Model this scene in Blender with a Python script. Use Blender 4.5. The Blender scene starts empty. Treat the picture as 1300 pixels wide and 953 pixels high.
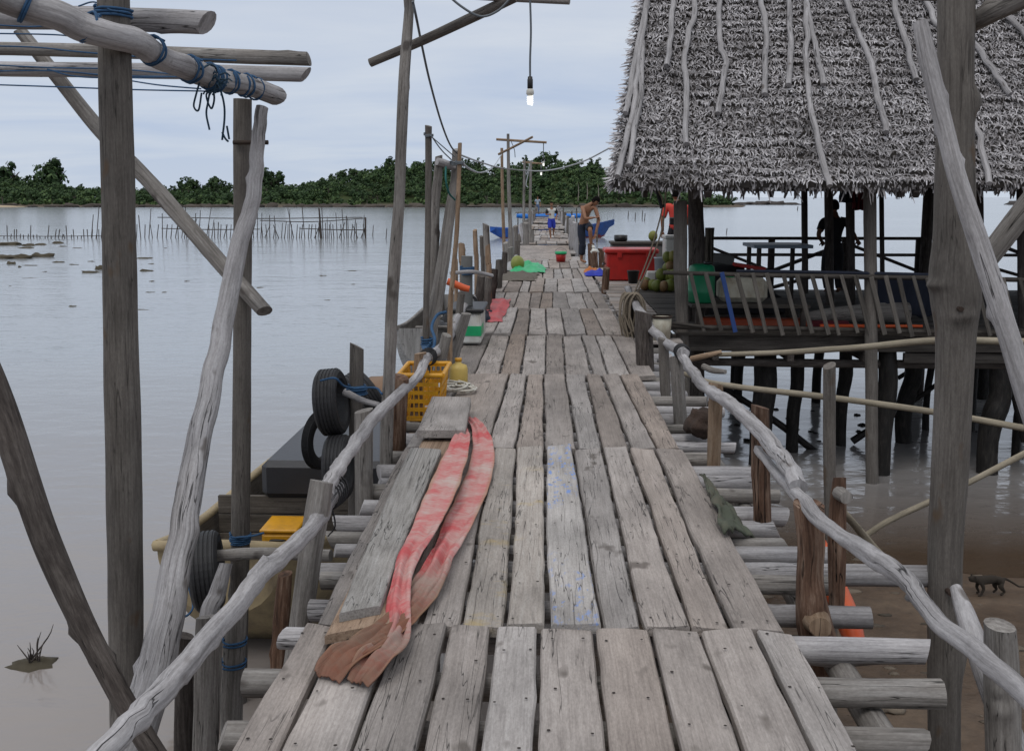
import bpy, bmesh, math, random
import numpy as np
from mathutils import Vector, Matrix, noise as mnoise
random.seed(11)
R = math.radians
SC = bpy.context.scene
COL = SC.collection
# ------------------------------------------------------------------ camera geometry
FPX = 1300.0
CAM = Vector((0, 0, 3.4))
PITCH = math.atan(181.5 / FPX)
YAW = math.atan(45 / FPX * math.cos(PITCH))
CM = Matrix.Rotation(YAW, 3, 'Z') @ Matrix.Rotation(math.pi / 2 - PITCH, 3, 'X')
def ray(px, py):
    return CM @ Vector(((px - 650) / FPX, -(py - 431.5) / FPX, -1.0))
def P(px, py, Y):
    d = ray(px, py); return CAM + d * (Y / d.y)
def G(px, py, z):
    d = ray(px, py); return CAM + d * ((z - CAM.z) / d.z)
def U(px, Y):                                   # metres across px pixels at depth Y
    return px * Y / FPX
DECK = 1.8
# ------------------------------------------------------------------ mesh collecting
ORG = {}
class MB:
    def __init__(s):
        s.v = []; s.f = []; s.g = []; s.t = []; s.m = []; s.sm = []
    def add(s, verts, faces, grain=None, tint=0.0, mat=0, smooth=False):
        o = len(s.v)
        s.v.extend([tuple(x) for x in verts])
        s.g.extend([tuple(x) for x in (grain if grain is not None else verts)])
        if isinstance(tint, (int, float)): s.t.extend([tint] * len(verts))
        else: s.t.extend(tint)
        for i, f in enumerate(faces):
            s.f.append([o + k for k in f])
            s.m.append(mat if isinstance(mat, int) else mat[i])
            s.sm.append(smooth)
        return s
    def build(s, name, mats, parent=None, org=None):
        if not isinstance(mats, (list, tuple)): mats = [mats]
        if org is None:
            if parent is not None: org = ORG[parent.name]
            else:
                a = np.array(s.v); lo = a.min(0); hi = a.max(0)
                org = ((lo[0] + hi[0]) / 2, (lo[1] + hi[1]) / 2, lo[2])
        me = bpy.data.meshes.new(name)
        me.from_pydata([(x - org[0], y - org[1], z - org[2]) for x, y, z in s.v], [], s.f)
        for m in mats: me.materials.append(m)
        me.polygons.foreach_set('material_index', s.m)
        me.polygons.foreach_set('use_smooth', s.sm)
        a = me.attributes.new('gr', 'FLOAT_VECTOR', 'POINT')
        a.data.foreach_set('vector', np.array(s.g, dtype=np.float32).ravel())
        a = me.attributes.new('tint', 'FLOAT', 'POINT')
        a.data.foreach_set('value', np.array(s.t, dtype=np.float32))
        me.update()
        o = bpy.data.objects.new(name, me); COL.objects.link(o)
        if parent is not None: o.parent = parent
        else: o.location = org
        ORG[o.name] = tuple(org)
        return o
def thing(name, label, cat, loc, group=None):
    o = bpy.data.objects.new(name, None); COL.objects.link(o)
    o.location = loc; o.empty_display_size = .2
    ORG[o.name] = tuple(loc)
    return tag(o, label, cat, group)
def tag(o, label, cat=None, group=None, kind=None):
    if label: o['label'] = label
    if cat: o['category'] = cat
    if group: o['group'] = group
    if kind: o['kind'] = kind
    return o
def copy_tree(o, loc=None, rz=None, scale=None, label=None, parent=None):
    c = o.copy(); COL.objects.link(c)
    if parent is not None: c.parent = parent
    for ch in list(o.children): copy_tree(ch, parent=c)
    if loc is not None: c.location = loc
    if rz is not None: c.rotation_euler = (0, 0, rz)
    if scale is not None: c.scale = scale if isinstance(scale, (tuple, list)) else (scale,) * 3
    if label: c['label'] = label
    return c
# ------------------------------------------------------------------ shapes
def cr(pts, n):
    """catmull-rom through rows of equal-length tuples"""
    a = [np.array(p, float) for p in pts]
    if len(a) == 2:
        return [a[0] + (a[1] - a[0]) * i / n for i in range(n + 1)]
    a = [2 * a[0] - a[1]] + a + [2 * a[-1] - a[-2]]
    out = []
    for i in range(1, len(a) - 2):
        p0, p1, p2, p3 = a[i - 1:i + 3]
        for k in range(n):
            t = k / n
            out.append(.5 * (2 * p1 + (p2 - p0) * t + (2 * p0 - 5 * p1 + 4 * p2 - p3) * t * t + (3 * p1 - p0 - 3 * p2 + p3) * t ** 3))
    out.append(a[-2]); return out
def tube(mb, rows, seg=10, n=6, rough=.06, knots=0, mat=0, cap=1, tint=0.0, flat=False, wob=0.0, slant=0.0):
    """rows: (x,y,z,r).  a log or rope with uneven girth, knots and cut ends"""
    c = cr(rows, n)
    pts = [Vector(p[:3]) for p in c]; rad = [max(p[3], .0005) for p in c]
    N = len(pts); sd = random.uniform(0, 100); go = Vector((random.uniform(-9, 9), random.uniform(-9, 9), random.uniform(-9, 9)))
    L = sum((pts[i + 1] - pts[i]).length for i in range(N - 1))
    if wob:
        for i in range(1, N - 1):
            pts[i] = pts[i] + Vector((mnoise.noise((i * .45, sd, 0)), mnoise.noise((i * .45, 0, sd)), 0)) * wob
    kn = [(random.uniform(.08, .92) * (N - 1), random.uniform(0, 6.28), random.uniform(.25, .5)) for _ in range(knots)]
    T = []
    for i in range(N):
        d = pts[min(i + 1, N - 1)] - pts[max(i - 1, 0)]
        T.append(d.normalized() if d.length > 1e-9 else Vector((0, 0, 1)))
    ref = Vector((1, 0, 0)) if abs(T[0].x) < .8 else Vector((0, 1, 0))
    u = (ref - T[0] * ref.dot(T[0])).normalized()
    V = []; Gr = []; s = 0
    for i in range(N):
        u = (u - T[i] * u.dot(T[i])).normalized(); w = T[i].cross(u)
        if i: s += (pts[i] - pts[i - 1]).length
        for k in range(seg):
            a = 2 * math.pi * k / seg
            r = rad[i]
            if rough:
                r *= 1 + rough * (mnoise.noise((math.cos(a) * 1.3 + sd, math.sin(a) * 1.3, s * 3.0)) * 1.3)
            for (ki, ka, kh) in kn:
                dd = ((i - ki) * (L / max(N - 1, 1)) / (rad[i] * .75)) ** 2 + (((a - ka + math.pi) % (2 * math.pi) - math.pi) / .45) ** 2
                if dd < 4: r += rad[i] * kh * math.exp(-dd * 1.4)
            off = u * (math.cos(a) * r) + w * (math.sin(a) * r)
            if slant and (i == 0 or i == N - 1):
                off = off + T[i] * (math.cos(a + sd) * r * slant)
            V.append(pts[i] + off)
            Gr.append((math.cos(a) * rad[i] + go.x, math.sin(a) * rad[i] + go.y, s + go.z))
    F = [(i * seg + k, i * seg + (k + 1) % seg, (i + 1) * seg + (k + 1) % seg, (i + 1) * seg + k) for i in range(N - 1) for k in range(seg)]
    mb.add(V, F, Gr, tint, mat, not flat)
    if cap:
        for e, i in ((0, 0), (1, N - 1)):
            ring = V[i * seg:(i + 1) * seg]
            c0 = sum(ring, Vector()) / seg
            sgn = -1 if e == 0 else 1
            fs = [(k, (k + 1) % seg, seg) for k in range(seg)]
            if e == 0: fs = [(f[1], f[0], f[2]) for f in fs]
            g2 = [(p.x * .5, p.y * .5, p.z * .5) for p in ring + [c0]]
            mb.add(ring + [c0 + T[i] * (sgn * rad[i] * .05)], fs, g2, tint + .06, cap if cap > 1 else mat, False)
    return mb
def tpx(mb, rows, **k):
    """rows: (px, py, Y, width_px) - a log through points measured off the photo, at depths Y"""
    out = []
    for (a, b, Y, w) in rows:
        p = P(a, b, Y); out.append((p.x, p.y, p.z, U(w, Y) / 2))
    return tube(mb, out, **k)
def rows_px(rows):
    return [(*P(a, b, Y), U(w, Y) / 2) for (a, b, Y, w) in rows]
def obox(mb, M, sx, sy, sz, bev=.004, mat=0, tint=0.0, grain='z', smooth=False):
    """bevelled box centred on M, grain along its local x/y/z axis"""
    b = min(bev, sx * .3, sy * .3, sz * .3)
    hx, hy, hz = sx / 2, sy / 2, sz / 2
    V = []; idx = {}
    for ix in (-1, 1):
        for iy in (-1, 1):
            for iz in (-1, 1):
                for ax in range(3):
                    p = [ix * (hx - b), iy * (hy - b), iz * (hz - b)]
                    p[ax] = (ix * hx, iy * hy, iz * hz)[ax]
                    idx[(ix, iy, iz, ax)] = len(V); V.append(p)
    F = []
    def q(a): 
        F.append(a)
    for s_ in (-1, 1):
        for ax in range(3):
            o1, o2 = [(1, 2), (2, 0), (0, 1)][ax]
            cs = [(-1, -1), (1, -1), (1, 1), (-1, 1)]
            f = []
            for c in cs:
                k = [0, 0, 0]; k[ax] = s_; k[o1] = c[0]; k[o2] = c[1]
                f.append(idx[(*k, ax)])
            q(f if s_ > 0 else f[::-1])
    for ax in range(3):
        o1, o2 = [(1, 2), (2, 0), (0, 1)][ax]
        for a in (-1, 1):
            for c in (-1, 1):
                k0 = [0, 0, 0]; k0[o1] = a; k0[o2] = c; k1 = list(k0); k0[ax] = -1; k1[ax] = 1
                f = [idx[(*k0, o1)], idx[(*k1, o1)], idx[(*k1, o2)], idx[(*k0, o2)]]
                q(f if a * c < 0 else f[::-1])
    for ix in (-1, 1):
        for iy in (-1, 1):
            for iz in (-1, 1):
                f = [idx[(ix, iy, iz, 0)], idx[(ix, iy, iz, 1)], idx[(ix, iy, iz, 2)]]
                q(f if ix * iy * iz > 0 else f[::-1])
    o = (random.uniform(-9, 9), random.uniform(-9, 9), random.uniform(-9, 9))
    if grain == 'z': Gr = [(v[0] + o[0], v[1] + o[1], v[2] + o[2]) for v in V]
    elif grain == 'x': Gr = [(v[1] + o[0], v[2] + o[1], v[0] + o[2]) for v in V]
    else: Gr = [(v[2] + o[0], v[0] + o[1], v[1] + o[2]) for v in V]
    mb.add([M @ Vector(v) for v in V], F, Gr, tint, mat, smooth)
    return mb
def abox(mb, x0, x1, y0, y1, z0, z1, **k):
    return obox(mb, Matrix.Translation(((x0 + x1) / 2, (y0 + y1) / 2, (z0 + z1) / 2)), x1 - x0, y1 - y0, z1 - z0, **k)
def beam(mb, a, b, w, h, **k):
    """box from point a to point b; grain along it"""
    a = Vector(a); b = Vector(b); d = b - a
    z = d.normalized(); ref = Vector((0, 0, 1)) if abs(z.z) < .9 else Vector((0, 1, 0))
    x = ref.cross(z).normalized(); y = z.cross(x)
    M = Matrix.Translation((a + b) / 2) @ Matrix((x, y, z)).transposed().to_4x4()
    return obox(mb, M, w, h, d.length, **k)
def lathe(mb, prof, loc, seg=20, mat=0, M=None, smooth=True, tint=0.0, close=False, jit=0.0):
    V = []; n = len(prof)
    for i, (r, z) in enumerate(prof):
        for k in range(seg):
            a = 2 * math.pi * k / seg
            rr = r * (1 + jit * mnoise.noise((math.cos(a) * 2, math.sin(a) * 2, z * 6 + loc[0] * 7)))
            V.append(Vector((rr * math.cos(a), rr * math.sin(a), z)))
    F = [(i * seg + k, i * seg + (k + 1) % seg, (i + 1) * seg + (k + 1) % seg, (i + 1) * seg + k) for i in range(n - 1) for k in range(seg)]
    Gr = [tuple(v) for v in V]
    if M is not None: V = [M @ v for v in V]
    mb.add([v + Vector(loc) for v in V], F, Gr, tint, mat, smooth)
    return mb
def rock(mb, loc, sx, sy, sz, seed, seg=14, rings=8, mat=0, rough=.35, tint=0.0):
    V = []; 
    for i in range(rings + 1):
        ph = math.pi * i / rings
        for k in range(seg):
            a = 2 * math.pi * k / seg
            d = Vector((math.sin(ph) * math.cos(a), math.sin(ph) * math.sin(a), math.cos(ph)))
            m = 1 + rough * mnoise.noise(d * 1.6 + Vector((seed, 0, 0))) + rough * .5 * mnoise.noise(d * 4.2 + Vector((0, seed, 0)))
            V.append(Vector((d.x * sx * m, d.y * sy * m, d.z * sz * m)) + Vector(loc))
    F = [(i * seg + k, (i + 1) * seg + k, (i + 1) * seg + (k + 1) % seg, i * seg + (k + 1) % seg) for i in range(rings) for k in range(seg)]
    mb.add(V, F, None, tint, mat, True)
    return mb
# ------------------------------------------------------------------ materials
class NT:
    def __init__(s, name):
        s.m = bpy.data.materials.new(name); s.m.use_nodes = True
        s.t = s.m.node_tree; s.t.nodes.clear()
        s.out = s.t.nodes.new('ShaderNodeOutputMaterial')
        s.b = s.t.nodes.new('ShaderNodeBsdfPrincipled')
        s.l(s.b.outputs[0], s.out.inputs[0])
    def n(s, typ, **k):
        x = s.t.nodes.new(typ)
        for a, b in k.items(): setattr(x, a, b)
        return x
    def l(s, a, b): s.t.links.new(a, b)
    def set(s, node, i, val):
        if hasattr(val, 'is_linked') or hasattr(val, 'links'): s.l(val, node.inputs[i])
        else: node.inputs[i].default_value = val
    def attr(s, name, fac=False):
        a = s.n('ShaderNodeAttribute', attribute_name=name)
        return a.outputs['Fac'] if fac else a.outputs['Vector']
    def coord(s, what='Object'): return s.n('ShaderNodeTexCoord').outputs[what]
    def mapv(s, v, sc=(1, 1, 1), loc=(0, 0, 0)):
        m = s.n('ShaderNodeMapping'); s.l(v, m.inputs[0]); m.inputs[3].default_value = sc; m.inputs[1].default_value = loc
        return m.outputs[0]
    def noise(s, v, scale=1, detail=4, rough=.55, dist=0):
        m = s.n('ShaderNodeTexNoise'); s.l(v, m.inputs['Vector'])
        m.inputs['Scale'].default_value = scale; m.inputs['Detail'].default_value = detail
        m.inputs['Roughness'].default_value = rough; m.inputs['Distortion'].default_value = dist
        return m.outputs[0]
    def math(s, op, a, b=0.0, c=None, clamp=False):
        m = s.n('ShaderNodeMath', operation=op); m.use_clamp = clamp
        s.set(m, 0, a); s.set(m, 1, b)
        if c is not None: s.set(m, 2, c)
        return m.outputs[0]
    def rng(s, v, a, b, c, d):
        m = s.n('ShaderNodeMapRange'); s.set(m, 0, v)
        for i, x in enumerate((a, b, c, d)): m.inputs[i + 1].default_value = x
        return m.outputs[0]
    def ramp(s, v, stops):
        m = s.n('ShaderNodeValToRGB'); s.l(v, m.inputs[0]); e = m.color_ramp.elements
        while len(e) > 1: e.remove(e[-1])
        e[0].position = stops[0][0]; e[0].color = (*stops[0][1], 1)
        for p, c in stops[1:]:
            x = e.new(p); x.color = (*c, 1)
        return m.outputs[0]
    def mix(s, fac, a, b, mode='MIX'):
        m = s.n('ShaderNodeMix', data_type='RGBA', blend_type=mode)
        s.set(m, 0, fac)
        for i, x in ((6, a), (7, b)):
            if isinstance(x, tuple): m.inputs[i].default_value = (*x[:3], 1)
            else: s.l(x, m.inputs[i])
        return m.outputs[2]
    def scale(s, col, fac):                         # colour * scalar
        m = s.n('ShaderNodeVectorMath', operation='SCALE'); s.l(col, m.inputs[0]); s.set(m, 3, fac)
        return m.outputs[0]
    def bump(s, h, strength=.4, dist=.01):
        m = s.n('ShaderNodeBump'); s.l(h, m.inputs['Height'])
        m.inputs['Strength'].default_value = strength; m.inputs['Distance'].default_value = dist
        s.l(m.outputs[0], s.b.inputs['Normal'])
    def fin(s, col, rough=.8, spec=.3, metal=0):
        s.set(s.b, 'Base Color', col if not isinstance(col, tuple) else (*col[:3], 1))
        s.set(s.b, 'Roughness', rough)
        s.b.inputs['Specular IOR Level'].default_value = spec
        s.b.inputs['Metallic'].default_value = metal
        return s.m
def wood(name, dark, mid, light, g=38, stretch=.05, rough=.85, crack=.9, blotch=(.72, 1.22), bump=.5, paint=None, spots=None, moss=None, vary=None):
    t = NT(name); v = t.attr('gr')
    g *= 2.6
    n1 = t.noise(t.mapv(v, (g, g, g * stretch * .7)), 1, 8, .68, .2)
    nm = t.noise(t.mapv(v, (g * .22, g * .22, g * stretch * .5), (3, 1, 2)), 1, 5, .62, .5)
    n1 = t.math('ADD', t.math('MULTIPLY', n1, .6), t.math('MULTIPLY', nm, .4))
    col = t.ramp(n1, [(.34, dark), (.49, mid), (.66, light)])
    nf = t.noise(t.mapv(v, (140, 140, 45)), 1, 3, .7)
    col = t.scale(col, t.rng(nf, .3, .7, .84, 1.16))
    n2 = t.noise(t.mapv(v, (3.2, 3.2, 1.5)), 1, 3, .6)
    col = t.scale(col, t.rng(n2, .3, .7, blotch[0], blotch[1]))
    if vary:                                                             # each board has its own cast
        nv = t.noise(t.mapv(v, (.31, .31, .05)), 1, 1, .5)
        col = t.mix(t.rng(nv, .35, .68, 0, 1), col, t.mix(1.0, col, vary, 'MULTIPLY'))
    n3 = t.noise(t.mapv(v, (24, 24, 1.1)), 1, 3, .5, .4)
    ck = t.rng(t.math('ABSOLUTE', t.math('SUBTRACT', n3, .5)), 0.0, .011, 1 - crack, 1.0)
    n4 = t.noise(t.mapv(v, (2.1, 2.1, .9), (5, 3, 1)), 1, 2, .5)           # cracks only in places
    ck = t.math('MAXIMUM', ck, t.rng(n4, .48, .56, 1.0, 0.0))
    col = t.scale(col, ck)
    if spots:                                                            # knots and dark stains
        n5 = t.noise(t.mapv(v, (9, 9, 5)), 1, 2, .5)
        col = t.mix(t.rng(n5, .66, .74, 0, .8), col, spots)
    if moss:
        n6 = t.noise(t.mapv(v, (7, 7, 4), (2, 2, 9)), 1, 5, .7)
        col = t.mix(t.rng(n6, .52, .66, 0, .75), col, moss)
    if paint:
        pc, lo, hi, sc = paint
        n7 = t.noise(t.mapv(v, sc), 1, 5, .7); zone = t.rng(t.noise(t.mapv(v, (1.2, 1.2, 1.3), (4, 4, 4)), 1, 2, .5), .46, .56, 0, 1)
        col = t.mix(t.math('MULTIPLY', t.rng(n7, lo, hi, 0, .85), zone), col, pc)
    col = t.scale(col, t.math('ADD', t.attr('tint', True), 1.0))
    t.bump(t.math('ADD', t.math('MULTIPLY', n1, .6), ck), bump, .006)
    return t.fin(col, rough, .25)
def plain(name, c, rough=.5, var=.25, spec=.4, sc=6, bump=0, dirt=None, metal=0):
    t = NT(name); v = t.attr('gr')
    n = t.noise(v, sc, 5, .6)
    col = t.mix(n, tuple(x * (1 - var) for x in c), tuple(x * (1 + var) for x in c))
    if dirt:
        n2 = t.noise(t.mapv(v, (5, 5, 2.5)), 1, 6, .7)
        col = t.mix(t.rng(n2, .45, .7, 0, .8), col, dirt)
    col = t.scale(col, t.math('ADD', t.attr('tint', True), 1.0))
    if bump: t.bump(t.noise(v, sc * 5, 4, .6), bump, .01)
    return t.fin(col, rough, spec, metal)
M = {}
M['deck'] = wood('weathered_deck', (.215, .198, .19), (.305, .284, .272), (.375, .353, .342), spots=(.10, .085, .075), crack=.85, g=46, vary=(.76, .66, .58))
M['deck_blue'] = wood('deck_blue_paint', (.25, .232, .222), (.345, .325, .31), (.41, .388, .375), paint=((.14, .25, .56), .555, .60, (34, 34, 15)), crack=.8, g=46)
M['deck_yellow'] = wood('deck_yellow_smear', (.21, .188, .17), (.30, .27, .245), (.36, .335, .31), paint=((.38, .29, .13), .56, .70, (2.2, 2.2, 3.5)), crack=.8, g=46)
M['deck_brown'] = wood('raw_plank', (.16, .105, .07), (.27, .19, .135), (.36, .27, .2), crack=.5)
M['silver'] = wood('silver_driftwood', (.15, .142, .142), (.30, .288, .292), (.43, .42, .43), blotch=(.74, 1.18), g=30, spots=(.10, .085, .075), crack=.95, bump=.8)
M['grey'] = wood('grey_log', (.085, .077, .07), (.19, .175, .162), (.30, .285, .27), spots=(.06, .05, .045), g=32)
M['post'] = wood('old_post', (.066, .059, .053), (.115, .103, .093), (.16, .147, .133), g=42, stretch=.06, spots=(.10, .068, .045), crack=.6, blotch=(.78, 1.2))
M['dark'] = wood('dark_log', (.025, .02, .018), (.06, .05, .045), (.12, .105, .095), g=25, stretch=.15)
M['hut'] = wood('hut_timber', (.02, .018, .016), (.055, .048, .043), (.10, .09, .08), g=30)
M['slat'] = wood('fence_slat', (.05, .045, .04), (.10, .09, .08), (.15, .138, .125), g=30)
M['bark'] = wood('red_bark', (.026, .016, .012), (.105, .058, .038), (.25, .18, .135), g=22, stretch=.09, crack=1, bump=1.0, blotch=(.55, 1.35))
M['tan'] = wood('peeled_pole', (.13, .085, .055), (.24, .165, .11), (.34, .26, .19), g=26, stretch=.1)
M['bamboo'] = wood('bamboo', (.14, .115, .085), (.23, .20, .15), (.31, .27, .21), g=20, crack=.3)
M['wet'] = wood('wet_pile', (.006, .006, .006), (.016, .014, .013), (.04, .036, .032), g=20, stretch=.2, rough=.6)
M['cut'] = plain('cut_end', (.2, .185, .165), .9, .5, sc=40)
M['rope_blue'] = plain('blue_rope', (.022, .07, .15), .8, .5, sc=60)
M['rope_green'] = plain('teal_rope', (.015, .11, .10), .8, .4, sc=60)
M['rope_tan'] = plain('tan_rope', (.2, .165, .125), .9, .35, sc=60)
M['rope_white'] = plain('white_rope', (.5, .48, .43), .9, .25, sc=60)
M['rope_black'] = plain('black_cord', (.012, .012, .014), .7, .3, sc=60)
M['wire'] = plain('grey_cable', (.10, .115, .13), .5, .2)
M['wire_pale'] = plain('pale_cable', (.36, .38, .4), .5, .2)
M['rubber'] = plain('tyre_rubber', (.018, .018, .02), .62, .4, sc=20, bump=.2)
M['iron'] = plain('rusty_iron', (.035, .022, .016), .8, .5, sc=30)
M['tarp_black'] = plain('black_tarp', (.022, .023, .028), .42, .25, sc=5, bump=.25)
M['cream'] = plain('cream_paint', (.33, .26, .15), .65, .3, dirt=(.13, .10, .07))
M['boat_in'] = wood('boat_planks', (.05, .042, .035), (.11, .095, .08), (.17, .15, .13), g=30)
M['boat_grey'] = wood('grey_hull', (.14, .135, .13), (.27, .262, .255), (.36, .35, .345), g=20, blotch=(.85, 1.1))
M['yellow'] = plain('yellow_plastic', (.62, .30, .012), .42, .15, dirt=(.4, .2, .03))
M['orange'] = plain('orange_plastic', (.60, .085, .018), .4, .15, dirt=(.42, .09, .03))
M['redbox'] = plain('red_plastic', (.40, .016, .012), .38, .18, dirt=(.22, .015, .012))
M['green'] = plain('green_plastic', (.008, .15, .07), .4, .2)
M['greensheet'] = plain('green_sheet', (.015, .34, .13), .4, .3, sc=9)
M['whitebox'] = plain('white_plastic', (.58, .58, .55), .45, .12, dirt=(.4, .37, .3))
M['dirtywhite'] = plain('dirty_white_plastic', (.42, .40, .33), .55, .2, dirt=(.17, .12, .07), sc=8)
M['blue'] = plain('blue_paint', (.018, .10, .42), .45, .25, dirt=(.02, .06, .22))
M['navy'] = plain('navy_hull', (.02, .07, .25), .45, .25, dirt=(.02, .04, .12))
M['bluetarp'] = plain('blue_tarp', (.01, .16, .55), .5, .2)
M['antifoul'] = plain('red_bottom', (.13, .02, .018), .6, .3)
M['greyboard'] = plain('grey_board', (.12, .12, .115), .8, .25)
M['dustsheet'] = plain('grey_sheet', (.28, .285, .29), .6, .2, sc=4)
M['net'] = plain('heap_of_net', (.12, .105, .085), .95, .6, sc=40, bump=1)
M['mosscloth'] = plain('mossy_cloth', (.075, .085, .062), .95, .4, sc=8, dirt=(.12, .10, .075), bump=.6)
M['blackplastic'] = plain('black_plastic', (.012, .012, .013), .4, .2)
M['nail'] = plain('nail_rust', (.022, .015, .012), .8, .4)
M['metal'] = plain('steel', (.4, .4, .4), .35, .1, metal=1)
M['bark_round'] = plain('bark_chunk', (.05, .032, .024), .95, .55, sc=14, bump=1)
M['skin'] = plain('tan_skin', (.24, .115, .065), .55, .12, sc=12)
M['skin_dark'] = plain('brown_skin', (.15, .072, .042), .55, .12, sc=12)
M['hair'] = plain('black_hair', (.006, .005, .005), .9, .3, sc=40, spec=.05)
M['eye'] = plain('eye_dark', (.012, .01, .01), .3, .1)
M['lip'] = plain('lips', (.2, .07, .055), .5, .1)
M['c_white'] = plain('white_cloth', (.52, .52, .49), .9, .1)
M['c_black'] = plain('black_cloth', (.013, .013, .016), .9, .2)
M['c_blue'] = plain('blue_shorts', (.02, .035, .33), .8, .2)
M['c_navy'] = plain('navy_trousers', (.014, .018, .032), .9, .25)
M['c_red'] = plain('coral_shirt', (.56, .06, .045), .85, .15)
M['c_lblue'] = plain('pale_blue_shirt', (.3, .36, .43), .9, .1)
M['c_jean'] = plain('jeans', (.07, .11, .2), .9, .2)
M['c_maroon'] = plain('maroon_cloth', (.10, .012, .02), .9, .2)
M['fur'] = plain('grey_brown_fur', (.03, .023, .017), .95, .45, sc=40, bump=.8)
M['furface'] = plain('monkey_face', (.11, .075, .058), .8, .2)
def lampmat():
    t = NT('lit_bulb'); e = t.n('ShaderNodeEmission'); e.inputs[0].default_value = (1, 1, .95, 1); e.inputs[1].default_value = 1.4
    t.l(e.outputs[0], t.out.inputs[0]); return t.m
M['bulb'] = lampmat()
def cocomat():
    t = NT('coconut_husk'); v = t.attr('gr')
    n = t.noise(v, 7, 5, .6)
    i = t.n('ShaderNodeObjectInfo').outputs['Random']
    a = t.ramp(i, [(0, (.10, .13, .02)), (.45, (.15, .17, .03)), (.62, (.19, .13, .045)), (.85, (.16, .085, .035)), (1, (.22, .16, .07))])
    col = t.mix(t.rng(n, .45, .75, 0, .7), a, (.10, .065, .03))
    return t.fin(col, .55, .35)
M['coco'] = cocomat()
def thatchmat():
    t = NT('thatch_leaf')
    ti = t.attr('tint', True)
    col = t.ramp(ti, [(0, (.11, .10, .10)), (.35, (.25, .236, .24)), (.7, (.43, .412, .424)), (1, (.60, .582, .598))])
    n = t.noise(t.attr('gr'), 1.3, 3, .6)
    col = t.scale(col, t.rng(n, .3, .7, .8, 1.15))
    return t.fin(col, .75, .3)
M['thatch'] = thatchmat()
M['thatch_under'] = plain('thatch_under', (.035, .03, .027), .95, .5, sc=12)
def leafmat(name, dk, md, lt):
    t = NT(name); ti = t.attr('tint', True)
    col = t.ramp(ti, [(0, dk), (.55, md), (1, lt)])
    i = t.n('ShaderNodeObjectInfo').outputs['Random']
    col = t.scale(col, t.rng(i, 0, 1, .8, 1.25))
    return t.fin(col, .7, .2)
M['leaf'] = leafmat('foliage', (.018, .036, .015), (.036, .066, .024), (.075, .115, .04))
M['palmleaf'] = leafmat('palm_fronds', (.03, .05, .016), (.055, .085, .028), (.09, .12, .04))
M['trunk'] = plain('tree_trunk', (.11, .095, .08), .9, .3)
def clothmat():
    t = NT('red_strap_cloth'); v = t.attr('gr')              # gr: (across, 0, along) in metres
    n = t.noise(t.mapv(v, (3, 3, 2.6)), 1, 4, .6)
    f = t.noise(t.mapv(v, (14, 14, 40)), 1, 3, .7)
    w = t.math('ADD', n, t.math('MULTIPLY', t.math('SUBTRACT', f, .5), .35))
    red = t.mix(t.rng(w, .38, .62, 0, 1), (.50, .105, .11), (.48, .37, .34))
    sep = t.n('ShaderNodeSeparateXYZ'); t.l(v, sep.inputs[0])
    low = t.rng(t.math('ADD', sep.outputs[2], t.math('MULTIPLY', n, .5)), 3.15, 3.75, 0, 1)
    dirt = t.mix(t.noise(t.mapv(v, (9, 9, 6)), 1, 5, .7), (.075, .045, .027), (.21, .115, .068))
    red = t.mix(t.math('MULTIPLY', low, .85), red, dirt)
    edge = t.rng(t.math('ABSOLUTE', sep.outputs[0]), .055, .075, 0, .6)
    red = t.mix(edge, red, (.30, .2, .12))
    wv = t.n('ShaderNodeTexWave'); wv.inputs['Scale'].default_value = 90; t.l(v, wv.inputs['Vector'])
    t.bump(t.math('ADD', f, t.math('MULTIPLY', wv.outputs[1], .3)), .45, .004)
    return t.fin(red, .95, .1)
M['strap'] = clothmat()
M['pinkcloth'] = plain('pink_cloth', (.52, .10, .11), .9, .3, sc=10, dirt=(.3, .2, .2))
# ================================================================== light, sky, camera
w = bpy.data.worlds.new('World'); SC.world = w; w.use_nodes = True
t = w.node_tree; t.nodes.clear()
def wn(typ, **k):
    x = t.nodes.new(typ)
    for a, b in k.items(): setattr(x, a, b)
    return x
SUN_EL, SUN_AZ = 58, 205            # azimuth: clockwise from +Y
wo = wn('ShaderNodeOutputWorld'); bg = wn('ShaderNodeBackground'); t.links.new(bg.outputs[0], wo.inputs[0])
bg.inputs[1].default_value = .1
sky = wn('ShaderNodeTexSky', sky_type='NISHITA'); sky.sun_disc = False
sky.sun_elevation = R(SUN_EL); sky.sun_rotation = R(SUN_AZ)
tc = wn('ShaderNodeTexCoord'); sp = wn('ShaderNodeSeparateXYZ'); t.links.new(tc.outputs['Generated'], sp.inputs[0])
def wr(v, stops, sc=10.0):
    m = wn('ShaderNodeValToRGB'); t.links.new(v, m.inputs[0]); e = m.color_ramp.elements
    while len(e) > 1: e.remove(e[-1])
    e[0].position = stops[0][0]; e[0].color = (*stops[0][1], 1)
    for p, c in stops[1:]:
        x = e.new(p); x.color = (*c, 1)
    return m.outputs[0]
def wm(op, a, b):
    m = wn('ShaderNodeMath', operation=op)
    for i, x in ((0, a), (1, b)):
        if hasattr(x, 'links'): t.links.new(x, m.inputs[i])
        else: m.inputs[i].default_value = x
    return m.outputs[0]
zc = wm('MAXIMUM', sp.outputs[2], 0.0)
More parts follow.
